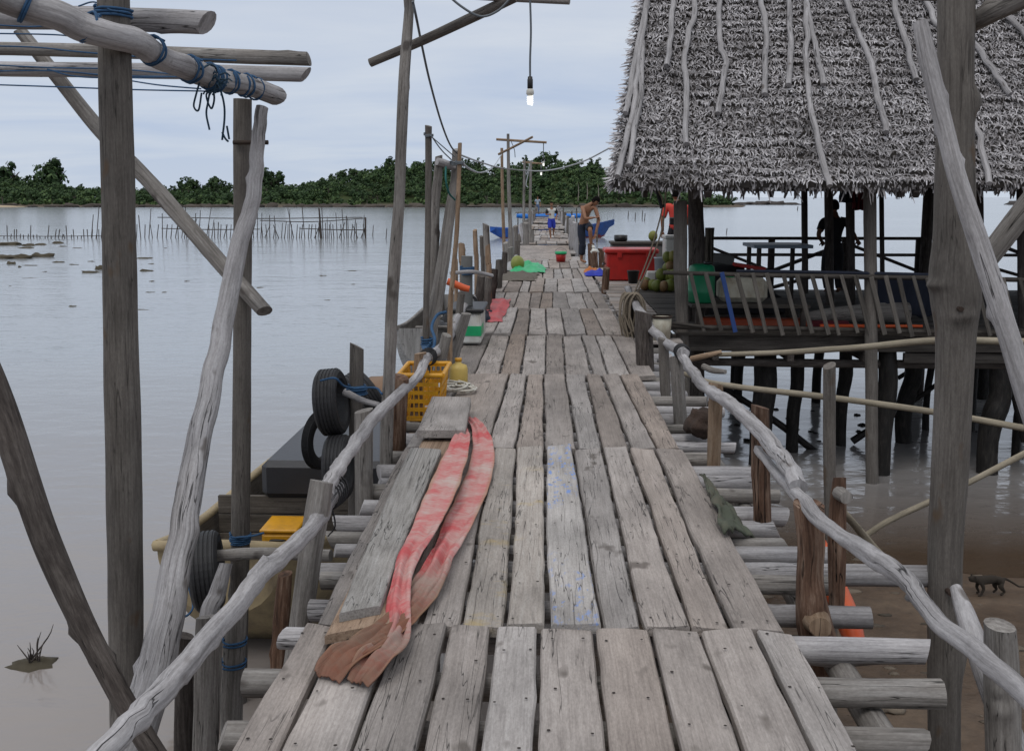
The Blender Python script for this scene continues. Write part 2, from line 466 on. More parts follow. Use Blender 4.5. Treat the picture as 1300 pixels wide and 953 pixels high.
# layers of cloud: direction projected on a far overhead sheet
den = wm('ADD', zc, .10)
cv = wn('ShaderNodeCombineXYZ')
t.links.new(wm('DIVIDE', sp.outputs[0], den), cv.inputs[0]); t.links.new(wm('DIVIDE', sp.outputs[1], den), cv.inputs[1])
def wnoise(sc, det, ro, dist, loc):
    mp = wn('ShaderNodeMapping'); t.links.new(cv.outputs[0], mp.inputs[0]); mp.inputs[3].default_value = sc; mp.inputs[1].default_value = loc
    n = wn('ShaderNodeTexNoise'); t.links.new(mp.outputs[0], n.inputs['Vector'])
    n.inputs['Scale'].default_value = 1; n.inputs['Detail'].default_value = det; n.inputs['Roughness'].default_value = ro; n.inputs['Distortion'].default_value = dist
    return n.outputs[0]
n1 = wnoise((.55, .75, 1), 6, .55, .6, (3.1, 1.7, 0))
n2 = wnoise((.16, .38, 1), 4, .5, .3, (7.7, 2.2, 0))
cl = wm('ADD', wm('MULTIPLY', n1, .5), wm('MULTIPLY', n2, .5))
c_dark = wr(zc, [(0, (.55, .63, .76)), (.07, (.47, .56, .735)), (.2, (.52, .59, .72)), (.5, (.72, .77, .85)), (1, (.98, 1.0, 1.04))])
c_lite = wr(zc, [(0, (.66, .72, .80)), (.07, (.65, .705, .79)), (.2, (.68, .72, .79)), (.5, (.95, .97, 1.0)), (1, (1.3, 1.3, 1.3))])
mr = wn('ShaderNodeMapRange'); t.links.new(cl, mr.inputs[0]); mr.inputs[1].default_value = .40; mr.inputs[2].default_value = .60
mx = wn('ShaderNodeMix', data_type='RGBA'); t.links.new(mr.outputs[0], mx.inputs[0]); t.links.new(c_dark, mx.inputs[6]); t.links.new(c_lite, mx.inputs[7])
s10 = wn('ShaderNodeVectorMath', operation='SCALE'); t.links.new(mx.outputs[2], s10.inputs[0]); s10.inputs[3].default_value = 10.0
mx2 = wn('ShaderNodeMix', data_type='RGBA'); mx2.inputs[0].default_value = .93
t.links.new(sky.outputs[0], mx2.inputs[6]); t.links.new(s10.outputs[0], mx2.inputs[7]); t.links.new(mx2.outputs[2], bg.inputs[0])
ld = bpy.data.lights.new('sun', 'SUN'); ld.energy = .9; ld.angle = R(24); ld.color = (1, .96, .9)
lo = bpy.data.objects.new('sun', ld); COL.objects.link(lo)
az = R(SUN_AZ); el = R(SUN_EL)
sd = Vector((math.sin(az) * math.cos(el), math.cos(az) * math.cos(el), math.sin(el)))
lo.rotation_euler = sd.to_track_quat('Z', 'Y').to_euler(); lo.location = (0, -5, 20)
cd = bpy.data.cameras.new('camera'); cam = bpy.data.objects.new('camera', cd); COL.objects.link(cam)
cam.matrix_world = Matrix.Translation(CAM) @ CM.to_4x4()
cd.sensor_width = 36; cd.lens = 36 * FPX / 1300; cd.shift_y = -45.0 / 1300; cd.clip_start = .1; cd.clip_end = 9000
SC.camera = cam
SC.view_settings.view_transform = 'Standard'; SC.view_settings.look = 'None'; SC.view_settings.exposure = 0.0; SC.view_settings.gamma = 1
SC.cycles.max_bounces = 6; SC.cycles.transparent_max_bounces = 4
SC.cycles.use_denoising = True
# ================================================================== ground and water
def sandmat():
    t = NT('wet_sand'); v = t.coord()
    n = t.noise(v, .9, 6, .6); n2 = t.noise(v, 9, 5, .65)
    col = t.ramp(n, [(.3, (.05, .032, .02)), (.55, (.088, .058, .037)), (.75, (.125, .088, .057))])
    col = t.scale(col, t.rng(n2, .3, .7, .75, 1.2))
    t.bump(t.math('ADD', n2, t.math('MULTIPLY', t.noise(v, 2.5, 3, .5), 2.0)), .5, .03)
    return t.fin(col, t.rng(n, .35, .65, .35, .75), .5)
def watermat():
    t = NT('muddy_sea'); v = t.coord()
    n = t.noise(t.mapv(v, (.02, .035, 1)), 1, 3, .5)
    sepn = t.n('ShaderNodeSeparateXYZ'); t.l(v, sepn.inputs[0])
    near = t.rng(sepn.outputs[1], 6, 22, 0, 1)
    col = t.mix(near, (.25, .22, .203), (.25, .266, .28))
    shoal = t.math('MULTIPLY', t.rng(sepn.outputs[1], 9.6, 12.2, 1, 0), t.rng(sepn.outputs[0], .3, 1.4, 0, 1))
    col = t.mix(shoal, col, (.075, .052, .036))
    col = t.scale(col, t.rng(n, .3, .7, .85, 1.15))
    a = t.noise(t.mapv(v, (1.0, 1.7, 1)), 1.6, 3, .55, .3)
    b = t.noise(t.mapv(v, (.35, .8, 1)), 1.0, 2, .5)
    c = t.noise(t.mapv(v, (.05, .18, 1)), 1.0, 3, .5)
    h = t.math('ADD', t.math('ADD', t.math('MULTIPLY', a, .35), t.math('MULTIPLY', b, .6)), t.math('MULTIPLY', c, 1.2))
    t.bump(h, .55, .10)
    t.b.inputs['IOR'].default_value = 1.6
    return t.fin(col, .14, .5)
def gz(x, y):
    """height of the sand sheet: a bank rises out of the water at the near right"""
    d = (9.3 + .5 * mnoise.noise((x * .5, y * .5, 2)) - y) if x > .2 else (4.2 - y - max(0, -x) * .55)
    k = d * .07
    if x <= .2 and -3 < x: pass
    z = max(-.9, min(.22, k)) + .025 * mnoise.noise((x * 1.1, y * 1.1, 5))
    return z
mb = MB(); xs = sorted(set([-6000, -1500, -400, -120, -40, -20] + [i * .5 for i in range(-24, 41)] + [25, 40, 120, 400, 1500, 6000]))
ys = sorted(set([-3000, -200, -40, -12] + [i * .5 for i in range(-12, 33)] + [20, 30, 60, 150, 500, 1500, 4000, 8000]))
V = [(x, y, gz(x, y)) for y in ys for x in xs]; nx = len(xs)
mb.add(V, [(j * nx + i, j * nx + i + 1, (j + 1) * nx + i + 1, (j + 1) * nx + i) for j in range(len(ys) - 1) for i in range(nx - 1)], None, 0, 0, True)
tag(mb.build('ground', sandmat(), org=(0, 0, 0)), 'wet brown sand bank and sea bed', kind='structure')
mb = MB(); mb.add([(-6000, -3000, 0), (6000, -3000, 0), (6000, 8000, 0), (-6000, 8000, 0)], [(0, 1, 2, 3)])
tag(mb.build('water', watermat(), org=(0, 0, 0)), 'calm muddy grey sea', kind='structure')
mb = MB(); rl = random.Random(31)
for k in range(260):                                        # shells, chips and weed on the wet sand
    x = rl.uniform(1.0, 5.5); y = rl.uniform(4.5, 9.9); z = gz(x, y)
    if z < -.02: continue
    r_ = rl.uniform(.008, .035) if k % 9 else rl.uniform(.04, .09)
    rock(mb, (x, y, z), r_ * rl.uniform(1, 2.2), r_, r_ * rl.uniform(.25, .5), k, 7, 4, rough=.5, tint=rl.uniform(-.5, .8))
tag(mb.build('shore_litter', plain('litter', (.075, .06, .045), .9, .5, sc=20)), 'small shells, chips and weed scattered on the wet sand', kind='stuff')
# ================================================================== the wooded island
SKY = [(-420, 226), (-250, 222), (-100, 216), (0, 222), (20, 228), (90, 234), (130, 240), (200, 239), (235, 237), (300, 240), (345, 232), (380, 234), (430, 222), (470, 214), (500, 209), (540, 206), (575, 206),
       (620, 211), (650, 207), (690, 202), (720, 206), (750, 208), (770, 216), (800, 228), (850, 240), (880, 245), (905, 250), (925, 257), (945, 262)]
def skyline(px):
    for (a, b), (c, d) in zip(SKY, SKY[1:]):
        if a <= px <= c: return b + (d - b) * (px - a) / (c - a)
    return 262
D0 = 345.0
def px_of(x, y):
    return 695 + x / y * FPX
def ridge_h(px):
    return max(.0, (250 - skyline(px)) / FPX * 412 + 3.4 - 3.9)
def hz(x, y):
    px = px_of(x, y); e = D0 - 5 * mnoise.noise((x * .02, 3, 0)) 
    u = (y - e) / 62.0
    if px > 943: return -2
    h = ridge_h(px)
    if u < 0: return -2 + 2 * max(0, 1 + u * 8)
    if u < 1: return .5 + (h - .5) * (u * u * (3 - 2 * u)) + .4 * mnoise.noise((x * .05, y * .05, 0))
    return .5 + (h - .5) * max(0, 1 - (u - 1) * .45)
mb = MB(); X = [-330 + 5 * i for i in range(85)]; Y = [335 + 5 * j for j in range(40)]
mb.add([(x, y, hz(x, y)) for y in Y for x in X], [(j * 85 + i, j * 85 + i + 1, (j + 1) * 85 + i + 1, (j + 1) * 85 + i) for j in range(39) for i in range(84)], None, 0, 0, True)
def hillmat():
    t = NT('scrub_slope'); v = t.coord(); n = t.noise(v, .08, 6, .65)
    col = t.ramp(n, [(.3, (.012, .024, .01)), (.5, (.03, .048, .017)), (.68, (.06, .068, .03))])
    sepn = t.n('ShaderNodeSeparateXYZ'); t.l(v, sepn.inputs[0])
    col = t.mix(t.rng(sepn.outputs[2], .5, 1.6, 1, 0), col, (.10, .08, .062))
    return t.fin(col, .95, .1)
tag(mb.build('island_hill', hillmat(), org=(0, 380, 0)), 'low green island across the water', kind='structure')
# far headland and low reef right of the island
mb = MB()
for i, (px, w_, h_) in enumerate([(938, 26, 3.0), (952, 20, 3.6), (968, 24, 4.8), (985, 30, 5.2), (1003, 26, 2.4), (925, 20, 3), (1288, 16, 5), (1300, 22, 5)]):
    p = P(px, 257.5, 455); rock(mb, (p.x, 455, .2), U(w_, 455) / 2, 8, U(h_, 455) / 1.2, i * 3.1, 12, 6, rough=.5)
tag(mb.build('reef', plain('reef_rock', (.05, .043, .04), .95, .4, sc=.5)), 'low dark reef beyond the island point', kind='structure')
mb = MB()
for i in range(150):                                        # shore boulders
    x = random.uniform(-290, 58); px = px_of(x, D0)
    if px > 930: continue
    rock(mb, (x, D0 - 5 + 4 * mnoise.noise((x * .02, 3, 0)) + random.uniform(-2, 1), .15), random.uniform(1.2, 4.2), 1.6, random.uniform(.4, 1.15), i, 8, 5, rough=.5, tint=random.uniform(-.4, .5))
tag(mb.build('shore_rocks', plain('shore_rock', (.055, .045, .037), .95, .4, sc=.4)), 'dark boulders along the island shore', kind='stuff')
mb = MB(); p0 = P(-40, 264.2, 338); 
rock(mb, (P(-30, 264, 338).x, 340, -.1), 15, 3.5, .85, 4, 20, 8, rough=.15)
tag(mb.build('beach', plain('pale_sand', (.36, .29, .2), .95, .15, sc=.5)), 'pale sand beach at the foot of the island', kind='structure')
# ------------------------------------------------------------------ trees
def crown(mb, c, rx, rz, nclump, nleaf, size, rnd, mat=0, base=.35):
    """leaf clumps through a crown: many small leaf-spray faces"""
    for k in range(nclump):
        while True:
            d = Vector((rnd.uniform(-1, 1), rnd.uniform(-1, 1), rnd.uniform(-.75, 1)))
            if d.length < 1: break
        cc = Vector((c[0] + d.x * rx * .8, c[1] + d.y * rx * .8, c[2] + d.z * rz * .8))
        cr_ = rnd.uniform(.22, .42) * rx; bt = base + rnd.uniform(-.3, .32)
        for q in range(nleaf):
            n = Vector((rnd.gauss(0, 1), rnd.gauss(0, 1), rnd.gauss(.3, 1))).normalized()
            p = cc + Vector((n.x, n.y, n.z * .75)) * cr_ * rnd.uniform(.5, 1.05)
            a = n.orthogonal().normalized(); b = n.cross(a); s_ = size * rnd.uniform(.6, 1.4)
            a = a * s_; b = b * s_ * rnd.uniform(.4, .8)
            th = rnd.uniform(0, 3); a, b = a * math.cos(th) + b * math.sin(th), b * math.cos(th) - a * math.sin(th)
            tt = max(0, min(1, bt + rnd.uniform(-.15, .15)))
            mb.add([p - a, p - b * .9, p + a, p + b], [(0, 1, 2, 3)], None, tt, mat)
TREEKIND = [('spreading', 3.0, 2.0, 2.6, 16, 24), ('domed', 2.4, 2.3, 2.4, 13, 24), ('tall', 1.9, 2.9, 3.2, 13, 24), ('scraggy', 2.2, 1.6, 3.4, 8, 20)]
protos = []
for i in range(8):
    kind, rx, rz, tr, nc, nl = TREEKIND[i % 4]; rnd = random.Random(50 + i)
    tm = MB(); h = tr
    tube(tm, [(0, 0, -1.2, .24), (.1, .05, h * .5, .18), (.0, .1, h + rz * .6, .1)], seg=6, n=3)
    for q in range(4):
        a = rnd.uniform(0, 6.3); tube(tm, [(0, 0, h * .6, .1), (math.cos(a) * rx * .35, math.sin(a) * rx * .35, h + .2, .07), (math.cos(a) * rx * .6, math.sin(a) * rx * .6, h + rz * .5, .04)], seg=5, n=2)
    cm = MB(); crown(cm, (0, 0, h + rz * .65), rx, rz, nc, nl, .36, rnd, base=.42)
    protos.append((kind, tm, cm))
TL = {'spreading': 'broad spreading dark green tree on the wooded island', 'domed': 'round domed green tree on the wooded island', 'tall': 'tall narrow green tree on the wooded island', 'scraggy': 'thin crowned scraggy tree on the wooded island'}
made = {}
def plant(i, x, y, sc, label=None, zo=0):
    kind, tm, cm = protos[i]
    if i not in made:
        r = thing('island_tree', TL[kind], 'tree', (0, 0, 0), 'trees on the wooded island')
        tm.build('trunk', M['trunk'], r); cm.build('crown', M['leaf'], r); made[i] = r; first = True
        o = r
    else: o = copy_tree(made[i])
    o.location = (x, y, hz(x, y) + zo); o.rotation_euler = (0, 0, random.uniform(0, 6.3)); o.scale = (sc,) * 3
    o['label'] = label or TL[kind]
    if label:
        if 'group' in o: del o['group']
    else: o['group'] = kind + ' trees on the wooded island'
    return o
rt = random.Random(5)
# skyline individuals that can be told apart
for (px, top, w_, i, lab) in [(58, 210, 50, 0, 'largest broad dark tree rising above the left end of the island'), (8, 220, 34, 1, 'rounded tree at the far left edge of the island skyline'),
                              (345, 217, 34, 0, 'flat crowned tree standing up beside the silvery slanting log'), (240, 226, 20, 1, 'small domed tree on the skyline between the two frame posts'), (272, 225, 26, 5, 'bushy tree on the skyline left of the second frame post'),
                              (500, 200, 20, 2, 'tallest narrow tree on the hill crest behind the lamp pole'), (692, 194, 22, 0, 'broad tree at the highest point of the hill crest')]:
    y = 404; x = (px - 695) / FPX * y; z0 = hz(x, y); h = 3.4 + (250 - top) / FPX * y - z0
    kind, rx, rz, tr = TREEKIND[i % 4][:4]
    sc = max(U(w_, y) / 2 / rx, .6); full = (tr + rz * 1.5) * sc
    plant(i, x, y, sc * 1.15, lab, zo=h - full * 1.15)
    for q in range(4): plant((i + 1 + q) % 8, x + rt.uniform(-4, 4), y + rt.uniform(-2, 3), sc * rt.uniform(.8, 1.0), zo=(h - full * 1.15) * rt.uniform(.25, .6))
n = 0
while n < 150:
    x = rt.uniform(-290, 55); y = rt.choice([rt.uniform(388, 414), rt.uniform(346, 400)])
    px = px_of(x, y)
    if px > 915 or px < -200: continue
    if ridge_h(px) < .4 and y > 365: continue
    plant(rt.randrange(8), x, y, rt.uniform(.6, 1.0) * (1.0 if y > 380 else .75)); n += 1
fm = MB(); rnd = random.Random(9); n = 0
while n < 2100:
    x = rnd.uniform(-300, 66); y = D0 + 1 + 62 * rnd.random() ** .9
    px = px_of(x, y)
    if px > 928: continue
    s_ = rnd.uniform(1.5, 2.7); z0 = hz(x, y)
    front = y < D0 + 14
    if front: s_ *= .55
    crown(fm, (x, y, z0 + s_ * .75), s_ * 1.2, s_ * .95, 7, 15, .44, rnd, base=(.62 if front else .42) + rnd.uniform(-.22, .22)); n += 1
tag(fm.build('forest', M['leaf']), 'dense green woodland covering the island slope', kind='stuff')
for k, (px, y, h) in enumerate([(744, 352, 7.5), (758, 350, 7.0), (733, 356, 6.2)]):
    x = (px - 695) / FPX * y; z0 = hz(x, y)
    r = thing('palm_tree', ['slim pale trunked palm at the foot of the island hill, in the middle of three', 'slim pale palm at the foot of the hill, nearest the thatched roof', 'shortest pale trunked palm on the island, left of its fellows'][k], 'palm tree', (x, y, z0 - .5))
    tm = MB(); tube(tm, [(x, y, z0 - .5, .2), (x + .3, y, z0 + h * .5, .15), (x + .1, y, z0 + h, .11)], seg=6, n=4); tm.build('trunk', plain('pale_trunk', (.24, .215, .18), .9), r)
    lm = MB()
    for q in range(13):
        a = q * 6.283 / 13 + .2; e = random.uniform(.1, 1.0)
        for s_ in range(5):
            def pt(u): return Vector((x + .1 + math.cos(a) * 2.3 * u, y + math.sin(a) * 2.3 * u, z0 + h + e * 1.6 * u - 1.9 * u * u))
            p, q2 = pt(s_ / 5), pt((s_ + 1) / 5); sdv = Vector((-math.sin(a), math.cos(a), -.5)) * (.32 * (1 - s_ / 6))
            lm.add([p - sdv, p, p + sdv * Vector((-1, -1, 1)) * -1, q2], [(0, 1, 3), (1, 2, 3)], None, random.uniform(.2, .9))
    lm.build('fronds', M['palmleaf'], r)
# ================================================================== reef stones in the shallow water, left
RK = [(10, 311, 46, 6), (35, 312, 22, 5), (52, 311, 17, 4), (73, 309, 17, 4), (33, 315, 22, 3), (80, 313, 12, 2), (8, 328, 40, 9), (27, 328, 24, 9), (55, 326, 30, 7), (14, 335, 11, 6), (47, 322, 9, 3), (25, 339, 5, 3), (39, 337, 19, 2),
      (75, 333, 15, 3), (94, 336, 17, 2), (115, 346, 26, 5), (126, 342, 12, 9), (182, 328, 25, 3), (186, 344, 19, 4), (192, 335, 8, 2), (193, 357, 9, 2), (237, 357, 7, 2), (190, 371, 14, 1.6), (208, 371, 8, 2), (92, 389, 11, 3), (180, 393, 22, 2), (40, 353, 26, 1.5), (13, 363, 5, 1.5), (116, 332, 9, 2), (210, 315, 6, 1.5),
      (330, 365, 12, 2), (410, 350, 12, 2), (447, 344, 14, 2), (415, 381, 12, 1.5), (448, 361, 8, 1.5), (57, 345, 6, 2), (98, 315, 16, 1.5)]
rkm = plain('weedy_stone', (.062, .052, .034), .9, .6, sc=3, bump=.8)
def where(px):
    return 'at the left edge' if px < 20 else 'left of the thick post' if px < 122 else 'right of the thick post' if px < 290 else 'beyond the slanting silver log'
seen = {}
for i, (px, py, w_, h_) in enumerate(RK):
    p = G(px, py, 0); rb = MB()
    rx = U(w_, p.y) / 2; rz = max(.03, U(h_, p.y) * .62)
    rock(rb, (p.x, p.y, -.02), rx, max(rx * .5, .12), rz, i * 2.7, 16, 8, rough=.55)
    size = 'large' if w_ > 28 else 'long thin' if h_ < 2.6 and w_ > 12 else 'tiny' if w_ < 10 else 'small'
    lab = f'{size} weedy brown stone breaking the shallow water {where(px)}'
    o = rb.build('stone', rkm); tag(o, lab, 'stone', f'{size} stones in the shallows {where(px)}')
# reed tuft at the lower left
r0 = P(44, 856, 7.0); r = thing('shore_weed', 'dry twiggy weed tuft sticking out of the shallows at lower left', 'plant', (r0.x, r0.y, 0))
tb = MB()
for k in range(16):
    a = random.uniform(0, 6.3); l = random.uniform(.06, .3); e = random.uniform(.1, .5) if k > 4 else .15
    tube(tb, [(r0.x + random.uniform(-.1, .1), r0.y, -.05, .006), (r0.x + math.cos(a) * l * e, r0.y + math.sin(a) * l * e, l * .6, .005), (r0.x + math.cos(a) * l * e * 1.8, r0.y + math.sin(a) * l * e, l, .002)], seg=5, n=3)
tb.build('stems', M['dark'], r)
mb = MB(); rock(mb, (r0.x - .02, r0.y, -.02), .2, .12, .05, 8, rough=.5); mb.build('root_clod', rkm, r)
# ================================================================== stake fish trap
YT = 85
tr = thing('fish_trap', 'long fence of upright fishing stakes standing in the water before the island', 'fish trap', (*G(290, 302, 0)[:2], 0))
rs = random.Random(3); px = 116; ns = 0
while px < 465 and ns < 99:
    top = rs.choice([268, 272, 276, 264, 280, 283, 285]) + rs.uniform(-3, 3); lean = rs.uniform(-3, 3) if rs.random() < .8 else rs.uniform(-9, 9)
    if rs.random() < .35: top = 285
    y = YT + rs.uniform(-1.2, 1.2); b = MB()
    tpx(b, [(px + lean, top, y, rs.uniform(.7, 1.2)), (px, 303, y, 1.2)], seg=5, n=3, rough=.1, wob=.02)
    b.build('stake', M['dark'], tr); ns += 1
    px += rs.uniform(1.8, 4.6) if px > 230 else rs.uniform(3.5, 7)
for (a, b_, ya, yb) in [(200, 460, 276, 276), (330, 464, 280, 277), (205, 330, 290, 291), (380, 464, 290, 292)]:
    b = MB(); tpx(b, [(a, ya, YT - .1, 1.1), ((a + b_) / 2, ya + 1.5, YT, 1.2), (b_, yb, YT + .1, 1.1)], seg=5, n=6, rough=.1); b.build('rail', M['dark'], tr)
b = MB(); tpx(b, [(464, 276, YT, 2.2), (464, 304, YT, 2.4)], seg=6, n=3); b.build('corner_post', M['dark'], tr)
b = MB(); tpx(b, [(405, 264, YT, 2), (408, 304, YT, 3)], seg=6, n=3); b.build('corner_post', M['dark'], tr)
tr2 = thing('net_fence', 'low line of short net stakes in the water at far left', 'net fence', (*G(62, 302, 0)[:2], 0))
for px in np.arange(-30, 128, 4.3):
    b = MB(); px = float(px) + rs.uniform(-1, 1); tpx(b, [(px + rs.uniform(-2, 2), rs.choice([298, 299, 297, 291, 286, 300]), 84, 1.1), (px, 304, 84, 1.2)], seg=5, n=2)
    b.build('stake', M['dark'], tr2)
b = MB(); tpx(b, [(-40, 299, 84, .8), (50, 300, 84, .8), (128, 299.5, 84, .8)], seg=5, n=5); b.build('net_rope', M['dark'], tr2)
k = 0
STK = [(473, 286, 300, 'two stakes right of the fish trap'), (490, 290, 303, ''), (797, 268, 277, ''), (806, 270, 279, ''), (815, 267, 278, ''), (818, 271, 280, ''), (922, 290, 297, ''), (1012, 262, 267, '')]
for (px, a, b_, _) in STK:
    b = MB(); p = G(px, b_, 0); tpx(b, [(px + 1, a, p.y, 1.0), (px, b_ + 2, p.y, 1.2)], seg=5, n=3); o = b.build('fishing_stake', M['dark'])
    tag(o, 'single dark stake standing in open water right of the stake fence' if px < 500 else 'thin dark stake in open water seen beside or under the thatched roof', 'stake', 'lone stakes by the fish trap' if px < 500 else 'lone stakes in open water')
# ================================================================== the jetty
jet = thing('plank_jetty', 'long narrow walkway of weathered grey planks on driftwood joists running out to sea', 'jetty', (0, 0, 0))
def plank(mb, xa0, xa1, xb0, xb1, y0, y1, zt, th, mat, tint, rnd, step=.13, wob=.010):
    n = max(3, int((y1 - y0) / step)); sd = rnd.uniform(0, 99); go = (rnd.uniform(-20, 20), rnd.uniform(-20, 20), rnd.uniform(-20, 20))
    tw = rnd.uniform(-.008, .008); e0 = rnd.uniform(-.02, .02); e1 = rnd.uniform(-.02, .02); cup = rnd.uniform(-.004, .003); ez = rnd.uniform(0, .014) * (rnd.random() < .4)
    V = []; Gr = []
    for i in range(n + 1):
        u = i / n; y = y0 + (y1 - y0) * u
        xl = xa0 + (xb0 - xa0) * u + wob * mnoise.noise((y * 1.3, sd, 0)) + wob * .5 * mnoise.noise((y * 6, sd, 4))
        xr = xa1 + (xb1 - xa1) * u + wob * mnoise.noise((y * 1.3, sd, 7)) + wob * .5 * mnoise.noise((y * 6, sd, 9))
        c = .007; zz = zt + .006 * mnoise.noise((y * .8, sd, 2)) + ez * (abs(u - .5) * 2) ** 3
        w_ = xr - xl
        sec = [(xl, -.010), (xl + c, 0), (xl + w_ * .33, cup), (xl + w_ * .66, cup), (xr - c, 0), (xr, -.010), (xr, -th), (xl, -th)]
        for k, (x, z) in enumerate(sec):
            yy = y
            if i == 0: yy += e0 * (x - xl) / max(w_, .01) + .006 * mnoise.noise((x * 20, sd, 1))
            if i == n: yy += e1 * (x - xl) / max(w_, .01) + .006 * mnoise.noise((x * 20, sd, 3))
            V.append((x, yy, zz + z + tw * (x - (xl + xr) / 2) / max(w_, .01) * 2))
            Gr.append((x + go[0], z + go[1], y + go[2]))
    F = []
    for i in range(n):
        for k in range(8):
            F.append((i * 8 + k, i * 8 + (k + 1) % 8, (i + 1) * 8 + (k + 1) % 8, (i + 1) * 8 + k))
    F = [f[::-1] for f in F]
    F.append(tuple(range(8))); F.append(tuple(n * 8 + k for k in range(7, -1, -1)))
    mb.add(V, F, Gr, tint, mat)
    return zt
rd = random.Random(21)
def row(y0, y1, edges0, edges1, dz=0.0, special={}, skip=(), nails=True, far=False):
    mb = MB(); 
    for i in range(len(edges0) - 1):
        if i in skip: continue
        g = rd.uniform(.004, .013) if not far else .014
        tint = rd.uniform(-.22, .16); zt = DECK + dz + rd.uniform(-.006, .006)
        a, b = y0 + rd.uniform(.002, .012), y1 - rd.uniform(.0, .008)
        x0, x1, x2, x3 = edges0[i] + g, edges0[i + 1] - g, edges1[i] + g, edges1[i + 1] - g
        plank(mb, x0, x1, x2, x3, a, b, zt, .04, special.get(i, 0), tint, rd, step=.13 if not far else .5, wob=.012 if not far else .03)
        if nails:
            yy = y0 + .08
            while yy < y1 - .05:
                u = (yy - y0) / (y1 - y0)
                for s_ in (.22, .78):
                    if rd.random() < .75:
                        xx = (x0 + (x1 - x0) * s_) * (1 - u) + (x2 + (x3 - x2) * s_) * u + rd.uniform(-.015, .015); r_ = rd.uniform(.0045, .007)
                        yn = yy + rd.uniform(-.02, .02); z = zt + .0085
                        mb.add([(xx + r_ * math.cos(q * 1.047), yn + r_ * math.sin(q * 1.047), z) for q in range(6)], [tuple(range(6))], None, 0, 3)
                yy += rd.choice([.36, .42, .3])
    mb.build('deck_section', [M['deck'], M['deck_blue'], M['deck_yellow'], M['nail'], M['deck_brown']], jet)
def px_edges(pxs, y):
    yy = DECK
    d = 250; Yd = y
    return [(p - 695) / FPX * Yd for p in pxs]
def rnd_edges(x0, x1, n):
    ws = [rd.uniform(.75, 1.3) for _ in range(n)]; s = sum(ws); e = [x0]
    for w_ in ws: e.append(e[-1] + w_ / s * (x1 - x0))
    return e
def shift(e, k=.012): return [e[0]] + [x + rd.uniform(-k, k) for x in e[1:-1]] + [e[-1]]
YB = [0.95, 3.66, 6.44, 9.24, 11.95, 14.8, 17.4, 20.3, 23.3, 26.1]
e = rnd_edges(-.92, .93, 10); row(YB[0], YB[1], e, shift(e), special={})
a = px_edges([385, 430, 478, 527, 583, 642, 700, 769, 823, 888, 940, 1012], 3.69)
b = [-.93, -.77, -.62, -.43, -.34, -.19, -.01, .17, .36, .53, .70, .89]
row(YB[1], YB[2], a, b, special={6: 1, 4: 2, 5: 2})
a = px_edges([560, 590, 618, 655, 693, 735, 768, 805, 838, 871], 6.44); a[0] = -.92; a = [-.92, -.80] + a[2:]
b = [-.93, -.80, -.64, -.43, -.20, -.02, .14, .36, .6, .95]
b = shift([x * .97 for x in a], .03); row(YB[2], YB[3], a, b)
for k in range(3, 9):
    e = rnd_edges(-.93, .93 + (.08 if k == 3 else 0), 8 + (k % 2)); row(YB[k], YB[k + 1], e, shift(e, .03), nails=k < 6, dz=-.015 if k % 2 else 0)
y = 26.1; k = 0
while y < 112:                                             # the rough outer jetty
    L = rd.uniform(1.5, 2.4); e = rnd_edges(-.9 + rd.uniform(-.08, .08), .9 + rd.uniform(-.08, .08), rd.choice([5, 6, 7]))
    row(y, y + L, e, shift(e, .04), nails=False, far=True, dz=-.07 + rd.uniform(-.06, .07) + .10 * mnoise.noise((y * .1, 0, 3))); y += L; k += 1
# joists: driftwood logs laid across, ends sticking out on both sides
JR = [(3.38, 1.37, -1.06, .05), (3.77, 1.456, -1.03, .052), (4.05, 1.336, -.98, .048), (4.36, 1.25, -1.0, .046), (4.53, 1.86, -1.05, .055), (4.72, 1.33, -1.02, .04), (4.86, 1.17, -1.08, .045), (5.17, 1.2, -1.10, .05), (5.42, 1.29, -1.02, .05), (5.76, 1.34, -1.06, .047), (5.95, 1.2, -1.0, .045)]
y = 6.25
while y < 26: JR.append((y, rd.uniform(1.1, 1.42), -rd.uniform(1.0, 1.12), rd.uniform(.04, .055))); y += rd.uniform(.24, .38) if y < 16 else .5
y = .9
while y < 3.2: JR.append((y, rd.uniform(1.1, 1.35), -rd.uniform(.96, 1.06), .05)); y += .36
while False: pass
for i, (y, xr, xl, r_) in enumerate(JR[:95]):
    mb = MB(); z = DECK - .052 - r_ + rd.uniform(-.006, .004); k = rd.uniform(-.03, .03)
    tube(mb, [(xl, y - k, z + rd.uniform(-.015, .01), r_ * rd.uniform(.8, 1)), ((xl + xr) / 2, y, z, r_ * .95), (xr, y + k, z + rd.uniform(-.015, .01), r_ * rd.uniform(.85, 1.1))],
         seg=10 if y < 12 else 7, n=7 if y < 12 else 3, rough=.09, knots=1, cap=2 if False else 1, tint=rd.uniform(-.2, .25), slant=rd.uniform(0, .5))
    mb.build('joist', M['silver'] if i % 3 else M['grey'], jet)
# under-beams and piles
for x in (-.62, .62, 1.12):
    mb = MB(); tube(mb, [(x, .8, 1.6, .05), (x + .03, 8, 1.6, .055), (x - .03, 15, 1.6, .05), (x, 26, 1.6, .05)], n=8, rough=.08, knots=3); mb.build('bearer', M['grey'], jet)
y = 1.2; k = 0
while y < 112:
    for x in (-.78, .8):
        mb = MB(); tube(mb, [(x * 1.06, y, -1.0, .07), (x, y + .05, .6, .065), (x * .98, y, DECK - .06, .06)], seg=8, n=3, rough=.08, tint=rd.uniform(-.2, .1)); mb.build('pile', M['wet'] if y > 12 else M['dark'], jet)
    y += 2.7 if y < 30 else 3.6
